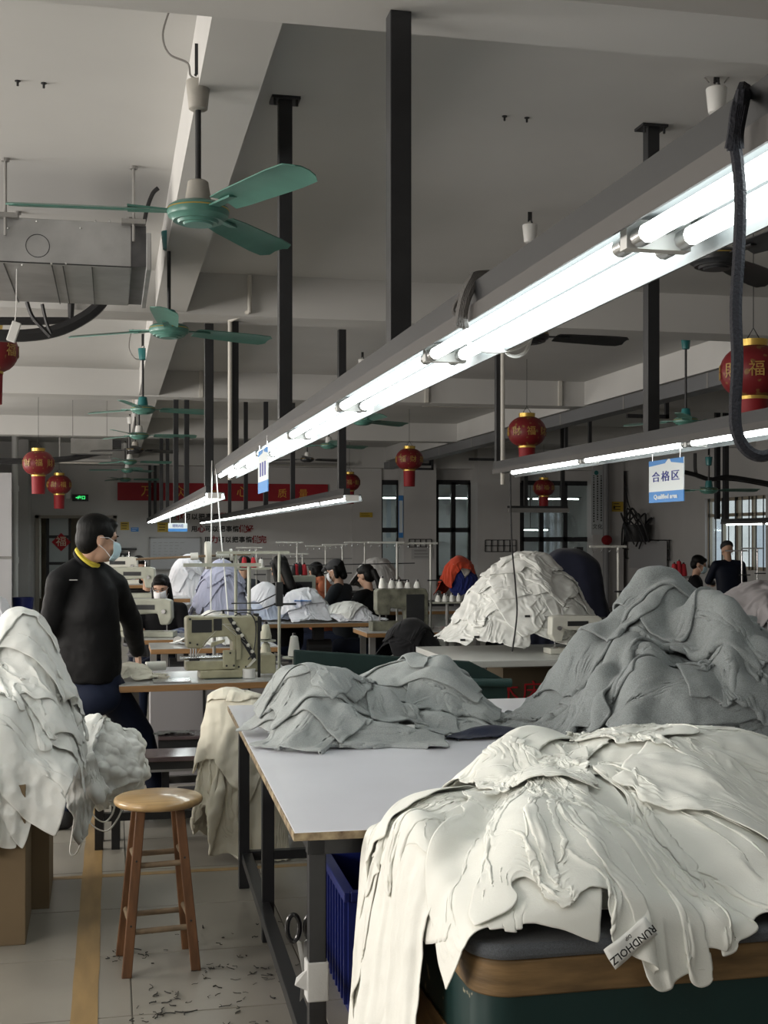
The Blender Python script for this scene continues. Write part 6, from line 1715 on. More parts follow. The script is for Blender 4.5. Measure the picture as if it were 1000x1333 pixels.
# --- the standing man, back to us, head turned to the right
mD = 6.65
def J(px, py, d=mD): return at(px, py, d=d)
man = thing('person', 'man in a black jacket with yellow collar and blue mask, standing in the aisle', 'person', (at(130, 1060, d=6.8).x, at(130, 1060, d=6.8).y, 0))
mo = man.location.copy()
def L(v): return Vector(v) - mo
CR, CF = Vector((CS, -SN, 0)), Vector((SN, CS, 0))          # image right, away from us
hd = L(J(128, 702, 6.62)); HFr = frame_of(CR * .86 + CF * .50 + Vector((0, 0, -.16)))
neck = L(J(113, 732, 6.66)); shL = L(J(80, 758, 6.60)); shR = L(J(148, 762, 6.74)); ch1 = L(J(110, 790, 6.68)); wa_ = L(J(117, 850, 6.70)); hp = L(J(124, 890, 6.72))
elR = L(J(172, 812, 6.92)); wrR = L(J(179, 848, 7.06)); elL = L(J(66, 815, 6.62)); wrL = L(J(82, 852, 6.9))
hipR = L(J(140, 897, 6.76)); knR = L(J(183, 955, 7.0)); anR = L(J(208, 1036, 6.98)); hipL = L(J(112, 897, 6.70)); knL = L(J(100, 985, 6.75)); anL = L(J(86, 1062, 6.62))
toR = L(J(246, 1054, 7.02)); toR.z = .035; anR.z = max(anR.z, .09); toL = L(J(72, 1080, 6.60)); toL.z = .035; anL.z = .09
TS = frame_of(CF * .9 + CR * .42)
b = MB(); head(b, hd, HFr, 1.04)
b.limb(hd - HFr @ Vector((0, .02, .05)), neck, .052, .058, n=16)
for p_, r_ in ((ch1, (.15, .09, .17)), (wa_, (.13, .085, .13)), (hp, (.14, .09, .09))): b.ell(p_, r_, M=TS)
for a_, e_, w_ in ((shL, elL, wrL), (shR, elR, wrR)): b.limb(neck.lerp(a_, .5), a_, .05, .045); b.limb(a_, e_, .042, .036); b.limb(e_, w_, .036, .026)
for a_, k_, n_ in ((hipL, knL, anL), (hipR, knR, anR)): b.limb(a_, k_, .07, .05); b.limb(k_, n_, .048, .036)
hand(b, wrR, CR * .05 + Vector((0, 0, -1)) + CF * .22, CR * -.8 - CF * .4, 1, 1.05, .35); hand(b, wrL, Vector((.1, .2, -1)), CR, -1, 1.0, .4)
b.build('body', SKIN, man, remesh=.0065, soft=3)
face_bits(man, hd, HFr, 1.04, MASKB); hair_cap(man, hd, HFr, 1.06, fade=True)
j = MB()
def midp(a, b, t=.5): return a.lerp(b, t)
up_ = ch1 + Vector((0, 0, .10))
TX, TYv = TS @ Vector((1, 0, 0)), TS @ Vector((0, 1, 0))
def rg_(c, a, b): return (c, TX * a, TYv * b)
j.loft([rg_(wa_ + Vector((0, 0, -.155)), .135, .10), rg_(wa_ + Vector((0, 0, -.15)), .158, .118), rg_(wa_ + Vector((0, 0, -.10)), .168, .128), rg_(wa_ + Vector((0, 0, -.06)), .176, .132), rg_(midp(ch1, wa_, .6), .184, .130), rg_(ch1 + Vector((0, 0, -.02)), .194, .126), rg_(up_, .190, .112), rg_(up_ + Vector((0, 0, .05)), .155, .092), rg_(neck + Vector((0, 0, -.03)), .085, .075), rg_(neck + Vector((0, 0, -.01)), .07, .065)])
j.limb(midp(neck, shL, .25), shL, .062, .074); j.limb(midp(neck, shR, .25), shR, .062, .074); j.limb(neck + Vector((0, 0, -.05)), up_, .07, .10)
for a_, e_, w_ in ((shL, elL, wrL), (shR, elR, wrR)): j.limb(a_, e_, .076, .060); j.limb(e_, e_.lerp(w_, .92), .060, .045)
jo = j.build('jacket', JACK, man, remesh=.011, soft=6)
tx = bpy.data.textures.new('cloth_creases', 'CLOUDS'); tx.noise_scale = .13
dm = jo.modifiers.new('creases', 'DISPLACE'); dm.texture = tx; dm.strength = .020; dm.mid_level = .5; dm.texture_coords = 'LOCAL'
YEL = mat('yellow_collar', (0.62, 0.50, 0.05), .7)
nk = hd.lerp(neck, .80)
cl = MB(); ax = frame_of(CF * .9 + CR * .3, (hd - neck).normalized())
ring = [nk + ax @ Vector((.070 * math.cos(k * math.pi / 12), .068 * math.sin(k * math.pi / 12), .012 * math.cos(k * math.pi / 12 + 2.6))) for k in range(25)]
cl.tube(ring, .012, n=8, flat=1.5); cl.build('collar_trim', YEL, man, smooth=True)
MB().tube([q_ - ax @ Vector((0, 0, .022)) for q_ in ring], .017, n=8).build('collar', JACK, man, smooth=True)
s0, s1 = L(J(76, 757, 6.555)), L(J(101, 755, 6.555))
MB().tube([s0, s0.lerp(s1, .5) + Vector((0, -.004, .004)), s1], .003, n=5).build('reflective_piping', mat('silver_piping', (.55, .55, .56), .3, .5), jo)
q = MB()
q.ell(hp + Vector((0, 0, .02)), (.155, .115, .12), M=TS, n=20, m=14); q.ell(hp + Vector((0, -.03, -.06)), (.15, .12, .11), M=TS, n=20, m=14)
for a_, k_, n_ in ((hipL, knL, anL), (hipR, knR, anR)): q.limb(a_, k_, .100, .074); q.limb(k_, n_.lerp(k_, .06), .074, .054)
q.build('trousers', TROU, man, remesh=.012, soft=5)
for a_, t_ in ((anL, toL), (anR, toR)):
    s_ = MB(); heel = Vector((a_.x, a_.y, .04)); s_.limb(heel, t_, .042, .038); s_.limb(heel, Vector((a_.x, a_.y, .10)), .042, .045); s_.bx(0, 0, 0, 0, 0, 0) if False else None
    s_.build('shoe', BLACKM, man, remesh=.01, soft=4)

# --- seated workers
STL = mat('grey_plastic_stool', (.10, .10, .11), .5)
def seated(loc, face, label, topm, scale=1.0, mask=None, hairkw=None, cap=None, hood=None, lean=.0, hands=((-.10, .40, .80), (.10, .40, .80)), look=-.25, sleeves=None, vox=.012, tilt=0.0, trous=None, standing=0.0):
    t = thing('person', label, 'person', loc, math.atan2(-face[0], face[1])); t.scale = (scale,) * 3
    z0 = standing
    V = Vector; pelvis = V((0, 0, .53 + z0)); chest = V((0, .06 + lean, .93 + z0)); neck_ = V((0, .08 + lean, 1.13 + z0)); hd_ = V((0, .12 + lean, 1.27 + z0))
    F = frame_of((tilt, 1, look))
    b = MB(); head(b, hd_, F); b.limb(hd_ - V((0, .03, .06)), neck_, .048, .052)
    b.ell(chest, (.14, .08, .2)); b.ell(pelvis, (.14, .10, .12)); b.limb(pelvis, chest, .11, .11)
    arms = []
    for q, hp_ in zip((-1, 1), hands):
        s_ = V((q * .175, .06 + lean, 1.06 + z0)); w_ = V(hp_) + V((0, 0, z0)); e_ = V((q * .25, .16 + lean, .84 + z0)); arms.append((s_, e_, w_))
        b.limb(s_, e_, .04, .035); b.limb(e_, w_, .034, .025); hand(b, w_, (-q * .3, 1, -.25), (0, -.2, -1), q, 1.0, .5)
        kn = V((q * .10, .42, .52)) if not standing else V((q * .09, .03, .48)); an = V((q * .10, .44, .09)) if not standing else V((q * .09, 0, .09))
        b.limb(pelvis + V((q * .09, 0, 0)), kn, .07, .05); b.limb(kn, an, .048, .036)
    b.build('body', SKIN, t, remesh=.009, soft=2)
    face_bits(t, hd_, F, 1.0, mask)
    if hairkw is not None: hair_cap(t, hd_, F, 1.0, **hairkw)
    j = MB(); X_, Y_ = V((1, 0, 0)), V((0, 1, 0))
    j.loft([(pelvis + V((0, 0, -.02)), X_ * .165, Y_ * .13), (pelvis + V((0, .0, .12)), X_ * .172, Y_ * .135), (pelvis.lerp(chest, .6), X_ * .172, Y_ * .125), (chest + V((0, 0, .03)), X_ * .185, Y_ * .12), (chest + V((0, .01, .12)), X_ * .175, Y_ * .10), (neck_ + V((0, 0, -.03)), X_ * .075, Y_ * .065)], n=24)
    for s_, e_, w_ in arms:
        j.limb(neck_ + V((0, 0, -.04)), s_, .055, .068); j.limb(s_, e_, .068, .055); j.limb(e_, e_.lerp(w_, .86), .055, .042)
    j.build('jacket', topm, t, remesh=vox, soft=4)
    if sleeves:
        sv = MB()
        for s_, e_, w_ in arms: sv.limb(e_.lerp(w_, .1), e_.lerp(w_, .92), .062, .048)
        sv.build('oversleeves', sleeves, t, remesh=.01, soft=2)
    q = MB(); q.ell(pelvis, (.17, .14, .12))
    for s in (-1, 1):
        kn = V((s * .10, .42, .52)) if not standing else V((s * .09, .03, .48)); an = V((s * .10, .44, .09)) if not standing else V((s * .09, 0, .09))
        q.limb(pelvis + V((s * .09, 0, 0)), kn, .09, .072); q.limb(kn, an, .07, .052)
    q.build('trousers', trous or TROU, t, remesh=.014, soft=4)
    for s in (-1, 1):
        yy = .44 if not standing else 0.0
        s_ = MB().limb((s * .10, yy, .045), (s * .105, yy + .15, .04), .045, .04); s_.build('shoe', BLACKM, t, remesh=.012, soft=3)
    if cap:
        k = MB(); k.ell(hd_ + F @ V((0, -.012, .055)), (.088, .104, .075), M=F, n=22, m=14); k.limb(hd_ + F @ V((-.04, .10, .062)), hd_ + F @ V((.04, .10, .062)), .012, .012); k.limb(hd_ + F @ V((0, .09, .065)), hd_ + F @ V((0, .14, .052)), .03, .02)
        k.build('cap', cap, t, remesh=.008, soft=3)
    if hood:
        k = MB()
        for a in range(12):
            an_ = a * math.pi / 6; k.ell(neck_ + V((.095 * math.cos(an_), -.01 + .085 * math.sin(an_), .03 - .03 * math.sin(an_))), (.045, .045, .04), n=10, m=8)
        k.ell(neck_ + V((0, -.12, -.03)), (.10, .05, .08)); k.build('hood', hood, t, remesh=.01, soft=5)
    if not standing:
        s_ = thing('work_stool', 'plain stool under the ' + ' '.join(label.replace(',', '').split(' ')[:10]), 'stool', (loc[0], loc[1], 0))
        MB().lathe([(0, .0), (.15, 0), (.16, .02), (.15, .035), (0, .035)], (0, 0, .365 * scale), n=20).build('seat', STL, s_, smooth=True)
        for k in range(4):
            a = k * 1.571 + .78; MB().cyl((.15 * math.cos(a), .15 * math.sin(a), 0), (.11 * math.cos(a), .11 * math.sin(a), .37 * scale), .013, n=8).build('leg', STL, s_)
    return t
def seat_at(px, pyhead, y, sc=1.0):
    v = at(px, pyhead, y=y); return (v.x, y, v.z - 1.30 * sc)
DK = mat('black_knit', (0.006, 0.006, 0.007), .85, spec=.15); FLOR = mat('blue_floral_sleeve', (0.04, 0.06, 0.16), .7, var=.8, vscale=30, col2=(.30, .33, .42))
def sit(px, py, y, face, label, topm, **kw):
    """the head's centre shows at (px, py); the stool is as high as that needs"""
    v = at(px, py, y=y); sc = (v.z) / 1.27
    f = Vector((face[0], face[1], 0)).normalized()
    return seated((v.x - f.x * (.12 + kw.get('lean', 0)) * sc, v.y - f.y * (.12 + kw.get('lean', 0)) * sc, 0), (f.x, f.y), label, topm, scale=sc, **kw)
sit(210, 765, 10.75, (-.30, -.95), 'woman with long black hair and a white mask sewing at the grey green machine', DK, mask=MASKW, hairkw=dict(long=.20), look=-.38, sleeves=FLOR, hands=((-.04, .36, .80), (.10, .38, .80)), vox=.01)
sit(181, 738, 13.9, (.15, -1), 'worker with a violet mask and black hair behind the masked woman', DK, mask=MASKP, hairkw=dict(bob=True), look=-.3)
sit(193, 752, 12.9, (.3, -1), 'dark haired worker bent low between the masked women', DK, mask=None, hairkw=dict(bob=True), look=-.7, lean=.08)
OR = mat('orange_hoodie', (0.52, 0.17, 0.085), .85, bump=.1, bscale=14)
sit(411, 745, 13.9, (-.55, .84), 'worker with a black bob in an orange hoodie, seen from behind', OR, hairkw=dict(bob=True), hood=OR, look=-.3)
GJ = mat('dark_grey_jacket', (0.022, 0.026, 0.032), .75, spec=.2, bump=.1)
sit(437, 743, 12.75, (-.80, .50), 'worker in a dark grey cap and jacket with white piping, facing left', GJ, hairkw=dict(bob=True), cap=mat('grey_cap', (.03, .03, .033), .8), mask=MASKW, look=-.35)
sit(476, 750, 12.05, (-.65, .76), 'worker with a long black ponytail in a black top', DK, hairkw=dict(tail=True), look=-.3)
sit(293, 733, 15.2, (-.2, .95), 'dark haired worker behind the blue heap, seen from behind', mat('brown_top', (.06, .045, .04), .8), hairkw=dict(bob=True), look=-.4)
sit(318, 738, 14.3, (.5, .85), 'worker in a dark jacket bent between the blue heap and the cones', GJ, hairkw=dict(), look=-.8, lean=.06)
sit(364, 740, 12.1, (-.5, .8), 'worker with hanging black hair left of the red cones', DK, hairkw=dict(long=.14), look=-.5)
sit(910, 735, 14.6, (.85, -.35), 'seated man in a dark coat and blue mask far right, before the wall', DK, mask=MASKB, hairkw=dict(fade=True), look=-.35)
NJ = mat('dark_navy_padded_jacket', (0.006, 0.009, 0.020), .6, spec=.2, bump=.35, bscale=7)
v = at(945, 716, y=13.4); sc = v.z / 1.67
seated((v.x, v.y - .1, 0), (.15, 1), 'man in a dark navy padded jacket standing with his back turned, by the barred window', NJ, scale=sc, hairkw=None, cap=mat('black_knit_cap', (.012, .013, .016), .8), look=-.5, standing=.40)
print('people', round(_t.time() - _t0, 1))
# ---------------------------------------------------------------- signs, notices, wall things
SIGNW = mat('sign_white', (0.72, 0.78, 0.80), .5); SIGNB = mat('sign_blue', (0.06, 0.25, 0.62), .5); INKB = mat('violet_blue_ink', (0.05, 0.06, 0.30), .6); INKW = mat('white_ink', (.75, .82, .88), .6)
INKK = mat('black_ink', (.012, .012, .012), .7); INKR = mat('dark_red_ink', (.22, .012, .016), .7); YELS = mat('yellow_plate', (.52, .36, .04), .5); INKY = mat('yellow_ink', (.66, .36, .05), .6)
# blue area sign, edge along the right trough
def trough_sign(px0, px1, py0, py1, x, label, rows, flip=False, eng=None):
    a, b = at(px0, 600, x=x), at(px1, 600, x=x)
    d0 = a.y * CS + a.x * SN
    zt_, zb_ = at(px0, py0, d=d0).z, at(px0, py1, d=d0).z
    y0_, y1_ = min(a.y, b.y), max(a.y, b.y); w, h = y1_ - y0_, zt_ - zb_
    t = thing('hanging_sign', label, 'sign', (x, (y0_ + y1_) / 2, (zt_ + zb_) / 2), -math.pi / 2)
    # local x runs towards the viewer (-y of the room), local -y faces left
    MB().bx(-w / 2, w / 2, 0, .004, -h / 2 + h * .26, h / 2).build('board', SIGNW, t)
    MB().bx(-w / 2, w / 2, 0, .004, -h / 2, -h / 2 + h * .26).build('blue_band', SIGNB, t)
    MB().prism([(-w / 2, h / 2), (-w / 2, h / 2 - h * .13), (-.02 * w, h / 2 - h * .09), (.06 * w, h / 2)], -.001, 0).prism([(w / 2, h / 2), (w / 2, h / 2 - h * .14), (.16 * w, h / 2 - h * .08), (.12 * w, h / 2)], -.001, 0).each('blue_corner', SIGNB, t)
    MB().cyl((-w * .4, .002, h / 2), (-w * .4, .002, h / 2 + .03), .002, n=6).cyl((w * .4, .002, h / 2), (w * .4, .002, h / 2 + .05), .002, n=6).each('tie', STEEL, t)
    return t, w, h
t_, w_, h_ = trough_sign(845, 890, 601, 655, 2.36, 'white and blue hanging sign with three Chinese characters and Qualified area', 0)
[text(ch_, h_ * .26, INKB, t_, loc=((k - 1) * w_ * .28, -.002, h_ * .09), sx=w_ / h_ * .95) for k, ch_ in enumerate('合格区')]; text('Qualified area', h_ * .15, INKW, t_, loc=(0, -.002, -h_ * .37), bold=.0008, sx=w_ / h_ * .80)
t_, w_, h_ = trough_sign(336, 348.5, 588, 643, .68, 'white and blue sign under the long trough, seen almost edge-on', 0)
for k in range(3): text(('返工区', '返工区', '返工区')[k], .01, INKB, t_) if False else MB().bx(-w_ * .30 + k * w_ * .24, -w_ * .17 + k * w_ * .24, -.001, 0, -h_ * .12, h_ * .2).build('dark_character', INKB, t_)
v = at(219, 681, y=14.9); v1 = at(244, 692, y=14.9)
t_ = thing('hanging_sign', 'small white and blue group sign under the left far trough', 'sign', ((v.x + v1.x) / 2, 14.9, (v.z + v1.z) / 2))
w_, h_ = v1.x - v.x, v.z - v1.z
MB().bx(-w_ / 2, w_ / 2, 0, .006, -h_ * .15, h_ / 2).build('board', SIGNW, t_); MB().bx(-w_ / 2, w_ / 2, 0, .006, -h_ / 2, -h_ * .15).build('blue_band', SIGNB, t_)
text('缝制A组', h_ * .42, INKB, t_, loc=(0, -.003, h_ * .17), sx=.85)
MB().cyl((-w_ * .4, .003, h_ / 2), (-w_ * .4, .003, CAMZ + .29 - t_.location.z), .003, n=6).cyl((w_ * .4, .003, h_ / 2), (w_ * .4, .003, CAMZ + .29 - t_.location.z), .003, n=6).each('tie', STEEL, t_)
# red banner
v, v1 = at(153, 628, y=BY - .06), at(427, 653, y=BY - .06)
t_ = thing('banner', 'long red banner with yellow characters high on the back wall', 'banner', (v.x, BY - .05, v1.z))
w_, h_ = v1.x - v.x, v.z - v1.z
MB().bx(0, w_, 0, .012, 0, h_).build('cloth', REDD, t_)
for k, ch in enumerate('万众一心'): text(ch, h_ * .66, INKY, t_, loc=((190 + 41 * k - 153) / 274 * w_, -.004, h_ * .5))
for k, ch in enumerate('质量'): text(ch, h_ * .55, INKY, t_, loc=((366 + 28 * k - 153) / 274 * w_, -.004, h_ * .42))
# slogans painted on the wall
def wall_line(px0, px1, py, chars, red, label):
    a, b = at(px0, py, y=BY - .012), at(px1, py, y=BY - .012); n = len(chars); stp = (b.x - a.x) / (n - 1)
    t = thing('wall_slogan', label, 'lettering', (a.x, BY - .012, a.z))
    for k, ch in enumerate(chars):
        big = k in red
        o = text(ch, stp * (1.15 if big else .92), INKR if big else INKK, t, loc=(k * stp, 0, 0), rot=(math.pi / 2, 0, 0), bold=.004 if big else .003, depth=.004)
    return t
wall_line(225, 300, 673, '用脑可以把事情做巧', (1, 7, 8), 'top line of black and red slogan characters, partly behind the posts')
wall_line(253, 325, 689, '用心可以把事情做好', (1, 7, 8), 'middle line of slogan characters with a red heart character')
wall_line(270, 342, 703, '用力可以把事情做完', (1, 7, 8), 'bottom line of slogan characters above the sewing stands')
# whiteboard
v, v1 = at(194, 699, y=BY - .05), at(262, 742, y=BY - .05)
t_ = thing('whiteboard', 'whiteboard with faint notes on the back wall', 'whiteboard', (v.x, BY - .05, v1.z)); w_, h_ = v1.x - v.x, v.z - v1.z
MB().bx(0, w_, .01, .035, 0, h_).build('board', mat('whiteboard_surface', (.50, .51, .53), .25), t_)
MB().bx(0, w_, 0, .04, h_ - .03, h_).bx(0, w_, 0, .04, 0, .03).bx(0, .03, 0, .04, 0, h_).bx(w_ - .03, w_, 0, .04, 0, h_).each('frame_bar', GREYM, t_)
r_ = rnd(5)
m = MB()
for k in range(5):
    for q in range(6 - k % 2): m.bx(.08 + k * .0 + q * .11, .08 + q * .11 + r_.uniform(.03, .09), .007, .0095, h_ - .12 - k * .06, h_ - .112 - k * .06)
m.each('faint_note', GREYM, t_)
# notices: exit sign, emergency lamp, plaques
def plate(px0, py0, px1, py1, m, label, y=None, name='wall_plate', cat='sign', dep=.012):
    y = BY - .02 if y is None else y
    a, b = at(px0, py0, y=y), at(px1, py1, y=y)
    t = thing(name, label, cat, (a.x, y, b.z)); MB().bx(0, b.x - a.x, 0, dep, 0, a.z - b.z).build('plate', m, t)
    return t, b.x - a.x, a.z - b.z
EXG = emission('exit_green', (0.05, 0.75, 0.18), 1.2)
t_, w_, h_ = plate(94, 643.5, 115, 652.5, BLACKM, 'black exit sign with glowing green figure', name='exit_sign', y=BY - .06, dep=.05)
MB().prism([(w_ * .22, h_ * .45), (w_ * .34, h_ * .45), (w_ * .34, h_ * .3), (w_ * .40, h_ * .55), (w_ * .34, h_ * .75), (w_ * .34, h_ * .6), (w_ * .22, h_ * .6)], -.004, 0).build('green_arrow', EXG, t_)
text('出口', h_ * .55, EXG, t_, 'green_characters', loc=(w_ * .58, -.004, h_ * .5), bold=.004)
t_, w_, h_ = plate(86, 640, 92, 649, WHITEM, 'white twin emergency lamp beside the exit sign', name='emergency_lamp', cat='lamp', y=BY - .08, dep=.07)
MB().ell((w_ * .2, -.02, h_ * 1.1), (.035, .03, .035), n=12, m=8).ell((w_ * .8, -.02, h_ * 1.1), (.035, .03, .035), n=12, m=8).each('spotlight', WHITEM, t_, smooth=True)
def lined(t, w, h, ink, rows, dense=.7, vertical=False):
    r_ = rnd(int(w * 1000)); m = MB()
    for k in range(rows):
        if vertical:
            x = w * (.2 + .6 * k / max(1, rows - 1)); z = h * .92
            while z > h * .22: l_ = r_.uniform(.02, .045); m.bx(x - w * .05, x + w * .05, -.002, 0, z - l_, z); z -= l_ + .02
        else:
            z = h * (1 - (k + .7) / (rows + .5)); m.bx(w * .12, w * (.12 + r_.uniform(.5, .76)), -.002, 0, z - h * .05, z + h * .03)
    m.each('line_of_print', ink, t)
t_, w_, h_ = plate(205, 680, 220, 692.5, YELS, 'yellow notice left of the group sign'); lined(t_, w_, h_, INKK, 3)
t_, w_, h_ = plate(157, 679.5, 168, 690, YELS, 'yellow notice over the head of the purple masked worker'); lined(t_, w_, h_, INKK, 3)
t_, w_, h_ = plate(170.5, 686.5, 180.5, 692, SIGNB, 'small blue notice beside the yellow one'); lined(t_, w_, h_, INKW, 2)
t_, w_, h_ = plate(468.5, 667, 485, 673.5, YELS, 'ochre plaque on the panel left of the first dark window', y=BY - .08); lined(t_, w_, h_, INKK, 2)
t_, w_, h_ = plate(797, 653, 811.5, 666, YELS, 'yellow warning plate on the column behind the grey cones', y=BY - .37); lined(t_, w_, h_, INKK, 3); MB().prism([(w_ * .1, h_ * .3), (w_ * .3, h_ * .3), (w_ * .2, h_ * .7)], -.002, 0).build('triangle', INKK, t_)
t_, w_, h_ = plate(770, 612, 786, 696, mat('pale_poster', (.52, .55, .56), .5), 'tall pale poster with columns of print beside the grey pipe', y=BY - .37, name='poster', cat='poster'); lined(t_, w_, h_, INKK, 3, vertical=True); MB().lathe([(0, 0), (.05, 0), (.05, .003), (0, .003)], (w_ * .4, -.003, h_ * .96), n=16, M=Matrix.Rotation(R(90), 3, 'X')).build('emblem', TEALD, t_)
text('文化', w_ * .42, INKK, t_, 'big_characters', loc=(w_ * .5, -.003, h_ * .12))
t_, w_, h_ = plate(519, 645, 525, 700, SIGNB, 'narrow blue and white poster on the side of the first column', y=BY - .56, name='poster', cat='poster'); MB().bx(w_ * .12, w_ * .88, -.003, 0, h_ * .12, h_ * .88).build('white_field', SIGNW, t_)
# pipe with red valve
v = at(789, 700, y=BY - .5)
pp2 = thing('standpipe', 'grey standpipe with a red valve beside the tall poster', 'pipe', (v.x, v.y, 0)); MB().cyl((0, 0, 0), (0, 0, ZC), .07, n=14).build('pipe', mat('grey_pipe', (.24, .24, .25), .5), pp2, smooth=True)
zz = at(789, 703, y=BY - .5).z; MB().ell((0, -.05, zz), (.12, .10, .11), n=14, m=10).build('valve', REDC, pp2, smooth=True); MB().cyl((-.09, -.16, zz), (-.09, -.17, zz), .07, n=14).build('valve_wheel', REDC, pp2)
# wire grid boards on the columns
def grid(px0, py0, px1, py1, y, label, nx=5, nz=3):
    a, b = at(px0, py0, y=y), at(px1, py1, y=y); t = thing('wire_grid', label, 'rack', (a.x, y, b.z)); w, h = b.x - a.x, a.z - b.z
    m = MB()
    for k in range(nx + 1): m.bx(w * k / nx - .008, w * k / nx + .008, 0, .016, 0, h)
    for k in range(nz + 1): m.bx(0, w, -.004, .012, h * k / nz - .008, h * k / nz + .008)
    m.each('wire', DARKG, t); return t
grid(632, 703, 672, 718, BY - .58, 'wire grid on the wide column left of the white mound', 5, 2)
grid(533, 702, 562, 712, BY - .58, 'wire grid on the narrow column over the thread stands', 4, 2)
t_, w_, h_ = plate(536, 714, 564, 728, mat('grey_notice', (.45, .45, .45), .6), 'grey notice below the wire grid of the narrow column', y=BY - .57); lined(t_, w_, h_, GREYM, 3)
# on the right wall: wire tray with a tangle of black cables
def onR(px, py): return at(px, py, x=XR - .06)
a, b = onR(815, 703), onR(872, 729)
gt_ = thing('wire_grid', 'wire grid with papers on the right wall below the black cable tangle', 'rack', (XR - .05, b.y, b.z), math.pi / 2); w_ = a.y - b.y; h_ = a.z - b.z
m = MB()
for k in range(5): m.bx(w_ * k / 4 - .012, w_ * k / 4 + .012, 0, .02, 0, h_)
for k in range(3): m.bx(0, w_, 0, .02, h_ * k / 2 - .012, h_ * k / 2 + .012)
m.each('wire', DARKG, gt_)
MB().bx(.1, w_ * .9, .025, .03, -.2, h_ * .95).build('paper', mat('grey_paper', (.40, .40, .41), .7), gt_)
v = onR(846, 693); bk = thing('cable_basket', 'black basket overflowing with coiled cables on the right wall', 'basket', (v.x - .30, v.y, v.z - .2))
MB().lathe([(0, 0), (.22, 0), (.28, .36), (.26, .36), (.20, .03), (0, .03)], n=20).build('basket', RUBBER, bk, smooth=True)
r_ = rnd(9)
for k in range(9):
    a0 = r_.uniform(0, 6.3); pts = [(.2 * math.cos(a0), .2 * math.sin(a0), .3), (.3 * math.cos(a0 + .4), .4 * math.sin(a0 + .4), .5 + .1 * (k % 3)), (.3 * math.cos(a0 + 1), .5 * math.sin(a0 + 1), .36), (.25 * math.cos(a0 + 1.5), .5 * math.sin(a0 + 1.5), -.05 * (k % 4))]
    MB().tube(catmull(pts, 5), .018, n=6).build('cable_loop', RUBBER, bk, smooth=True)
wire(catmull([at(x_, y_, x=XR - .08) for x_, y_ in ((812, 600), (815, 640), (822, 665), (838, 685))]), .014, RUBBER, 'thin black cable running down the right wall to the cable basket')
# cords from the lamps to the machines
v0 = at(276, 590, y=7.45)
wire(catmull([at(276, 600, y=8.75), at(275, 700, y=7.9), at(274.5, 795, y=7.45)]), .004, WCORD, 'left white flex hanging from the trough end to the flatbed machine', 'cord', 'lamp_flex')
wire(catmull([at(281, 610, y=8.75), at(287, 690, y=7.9), at(292, 740, y=7.6), at(297, 800, y=7.42)]), .004, WCORD, 'right white flex hanging from the trough end to the flatbed machine', 'cord', 'lamp_flex')
wire(catmull([at(664, 600, y=7.76), at(666, 700, y=7.85), at(671, 760, y=7.9), at(673, 800, y=7.95), at(667, 848, y=8.0)]), .0055, RUBBER, 'thin black cable hanging from the right trough before the white mound', 'cord', 'lamp_flex')
# red cones and thread stand at the barred window
S7 = sew_table(at(872, 760, y=13.0).x, 12.8, 2.2, .6, 'sewing table by the barred window', z=.76)
for k, px_ in enumerate((878, 884, 890)):
    vv = at(px_, 750, y=13.0); cone(vv.x, 13.0, vv.z, .14 if k != 1 else .17, .04, REDT, ('left', 'middle', 'right')[k] + ' of the three red cones before the right wall', group='three red cones')
rk2 = thing('cone_rack', 'rack carrying the three red cones', 'rack', (at(873, 750, y=13.0).x, 13.0, .76)); zz = at(884, 750, y=13.0).z - .76
MB().bx(0, .2, -.06, .06, zz - .02, zz).build('board', GREYM, rk2); MB().bx(.02, .05, -.02, .02, 0, zz - .02).bx(.15, .18, -.02, .02, 0, zz - .02).each('leg', GREYM, rk2)
for k, (px_, py_) in enumerate(((966, 716), (992, 713))):
    vv = at(px_, py_, y=12.9); thread_stand(vv.x, 12.9 + .1 * k, .76, vv.z - .76, ('left', 'right')[k] + ' steel thread stand below the barred window', w=.2, m=STEEL)
# blue bin by the left column, small wall box
v = at(30, 790, y=22.6)
bn2 = thing('waste_bin', 'blue bin at the foot of the far left column', 'bin', (v.x, 22.6, 0)); MB().lathe([(0, 0), (.14, 0), (.18, .5), (.165, .5), (.13, .03), (0, .03)], n=20).build('bin', BLUE, bn2, smooth=True)
v = at(163, 724, y=BY - .06); MBx = thing('wall_socket', 'small black control box on the back wall above the violet mask', 'box', (v.x, BY - .08, v.z)); MB().bx(-.10, .10, 0, .07, -.06, .06).build('case', BLACKM, MBx); MB().cyl((-.05, -.005, 0), (-.05, 0, 0), .025, n=12).cyl((.05, -.005, 0), (.05, 0, 0), .025, n=12).each('button', WHITEM, MBx)
v, v1 = at(150, 712, y=BY - .2), at(178, 716, y=BY - .2)
sh2 = thing('wall_shelf', 'thin dark shelf on the back wall by the head of the standing man', 'shelf', (v.x, BY - .2, v1.z)); MB().bx(0, v1.x - v.x, 0, .2, 0, .04).build('board', DARKG, sh2); MB().bx(.05, .09, .02, .2, -.1, 0).build('bracket', DARKG, sh2)
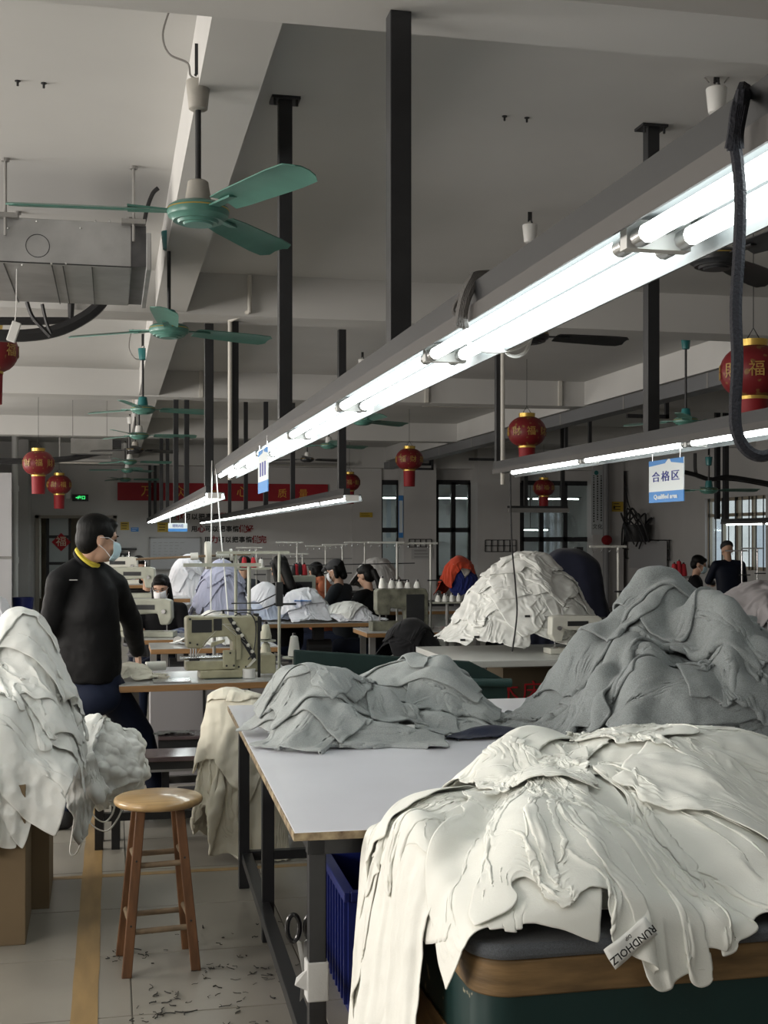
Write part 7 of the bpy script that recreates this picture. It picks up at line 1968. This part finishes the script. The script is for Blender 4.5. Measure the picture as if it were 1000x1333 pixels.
# woven label on the front garment of the foreground heap, and the size label on a grey one
def stick(hf, px, py, d0, step=.006):
    d_ = d0
    for it in range(400):
        p_ = at(px, py, d=d_); h_ = float(hf.sample(np.array([[p_.x, p_.y, 0]], np.float32))[0, 0])
        if p_.z <= h_: break
        d_ += step
    S = hf.sample(np.array([[p_.x, p_.y, 0]], np.float32))[0]; n_ = Vector((-S[1], -S[2], 1)).normalized()
    return p_, n_
def patch(hf, corners, d0, off, matl, name, label, cat, nu=10, nv=5):
    """a little cloth patch laid on the surface, so that it follows its folds"""
    g = []
    for i in range(nu + 1):
        for j in range(nv + 1):
            u, v = i / nu, j / nv
            a = [corners[0][k] * (1 - u) + corners[1][k] * u for k in (0, 1)]; b = [corners[3][k] * (1 - u) + corners[2][k] * u for k in (0, 1)]
            p_, n_ = stick(hf, a[0] * (1 - v) + b[0] * v, a[1] * (1 - v) + b[1] * v, d0); g.append(p_ + n_ * off)
    fs = [(i * (nv + 1) + j, (i + 1) * (nv + 1) + j, (i + 1) * (nv + 1) + j + 1, i * (nv + 1) + j + 1) for i in range(nu) for j in range(nv)]
    o = MB().add(g, fs).build(name, matl, smooth=True, fix=False); k = o.modifiers.new('cloth', 'SOLIDIFY'); k.thickness = .002; k.offset = 1
    return tag(o, label, cat), g
lb, g = patch(fg, ((784, 1236), (838, 1194), (852, 1217), (799, 1261)), 1.9, .010, mat('white_woven_tape', (.80, .80, .77), .8), 'woven_label', 'white woven label with black letters on the front garment of the foreground heap', 'label')
c0, c1, c2 = g[0], g[10 * 6], g[5]
cen = sum(g, Vector()) / len(g)
ux = (g[0 + 2] - g[10 * 6 + 2]).normalized()   # read from the upper right down to the lower left, upside down
nz = ux.cross((g[30 + 0] - g[30 + 5])).normalized()
if nz.dot(Vector((0, 0, CAMZ)) - cen) < 0: nz = -nz
uy = nz.cross(ux)
Mx = Matrix((ux, uy, nz)).transposed().to_4x4(); 
L_ = (g[2] - g[62]).length
o = text('RUNDHOLZ', L_ * .185, INKK, None, 'black_letters', bold=.0003, depth=.0004); Mx.translation = cen + nz * .013 + uy * L_ * .03; o.matrix_world = Mx; o.parent = lb
o = text('DIP', L_ * .09, INKK, None, 'black_letters', bold=.0001, depth=.0004); Mx = Mx.copy(); Mx.translation = cen + nz * .013 - uy * L_ * .12; o.matrix_world = Mx; o.parent = lb
patch(gm, ((528, 946), (540, 945), (540, 951), (528, 952)), 4.3, .006, LABELW, 'size_label', 'small white size label on the grey garment lying between the lumps', 'label', 4, 3)
print('details', round(_t.time() - _t0, 1))
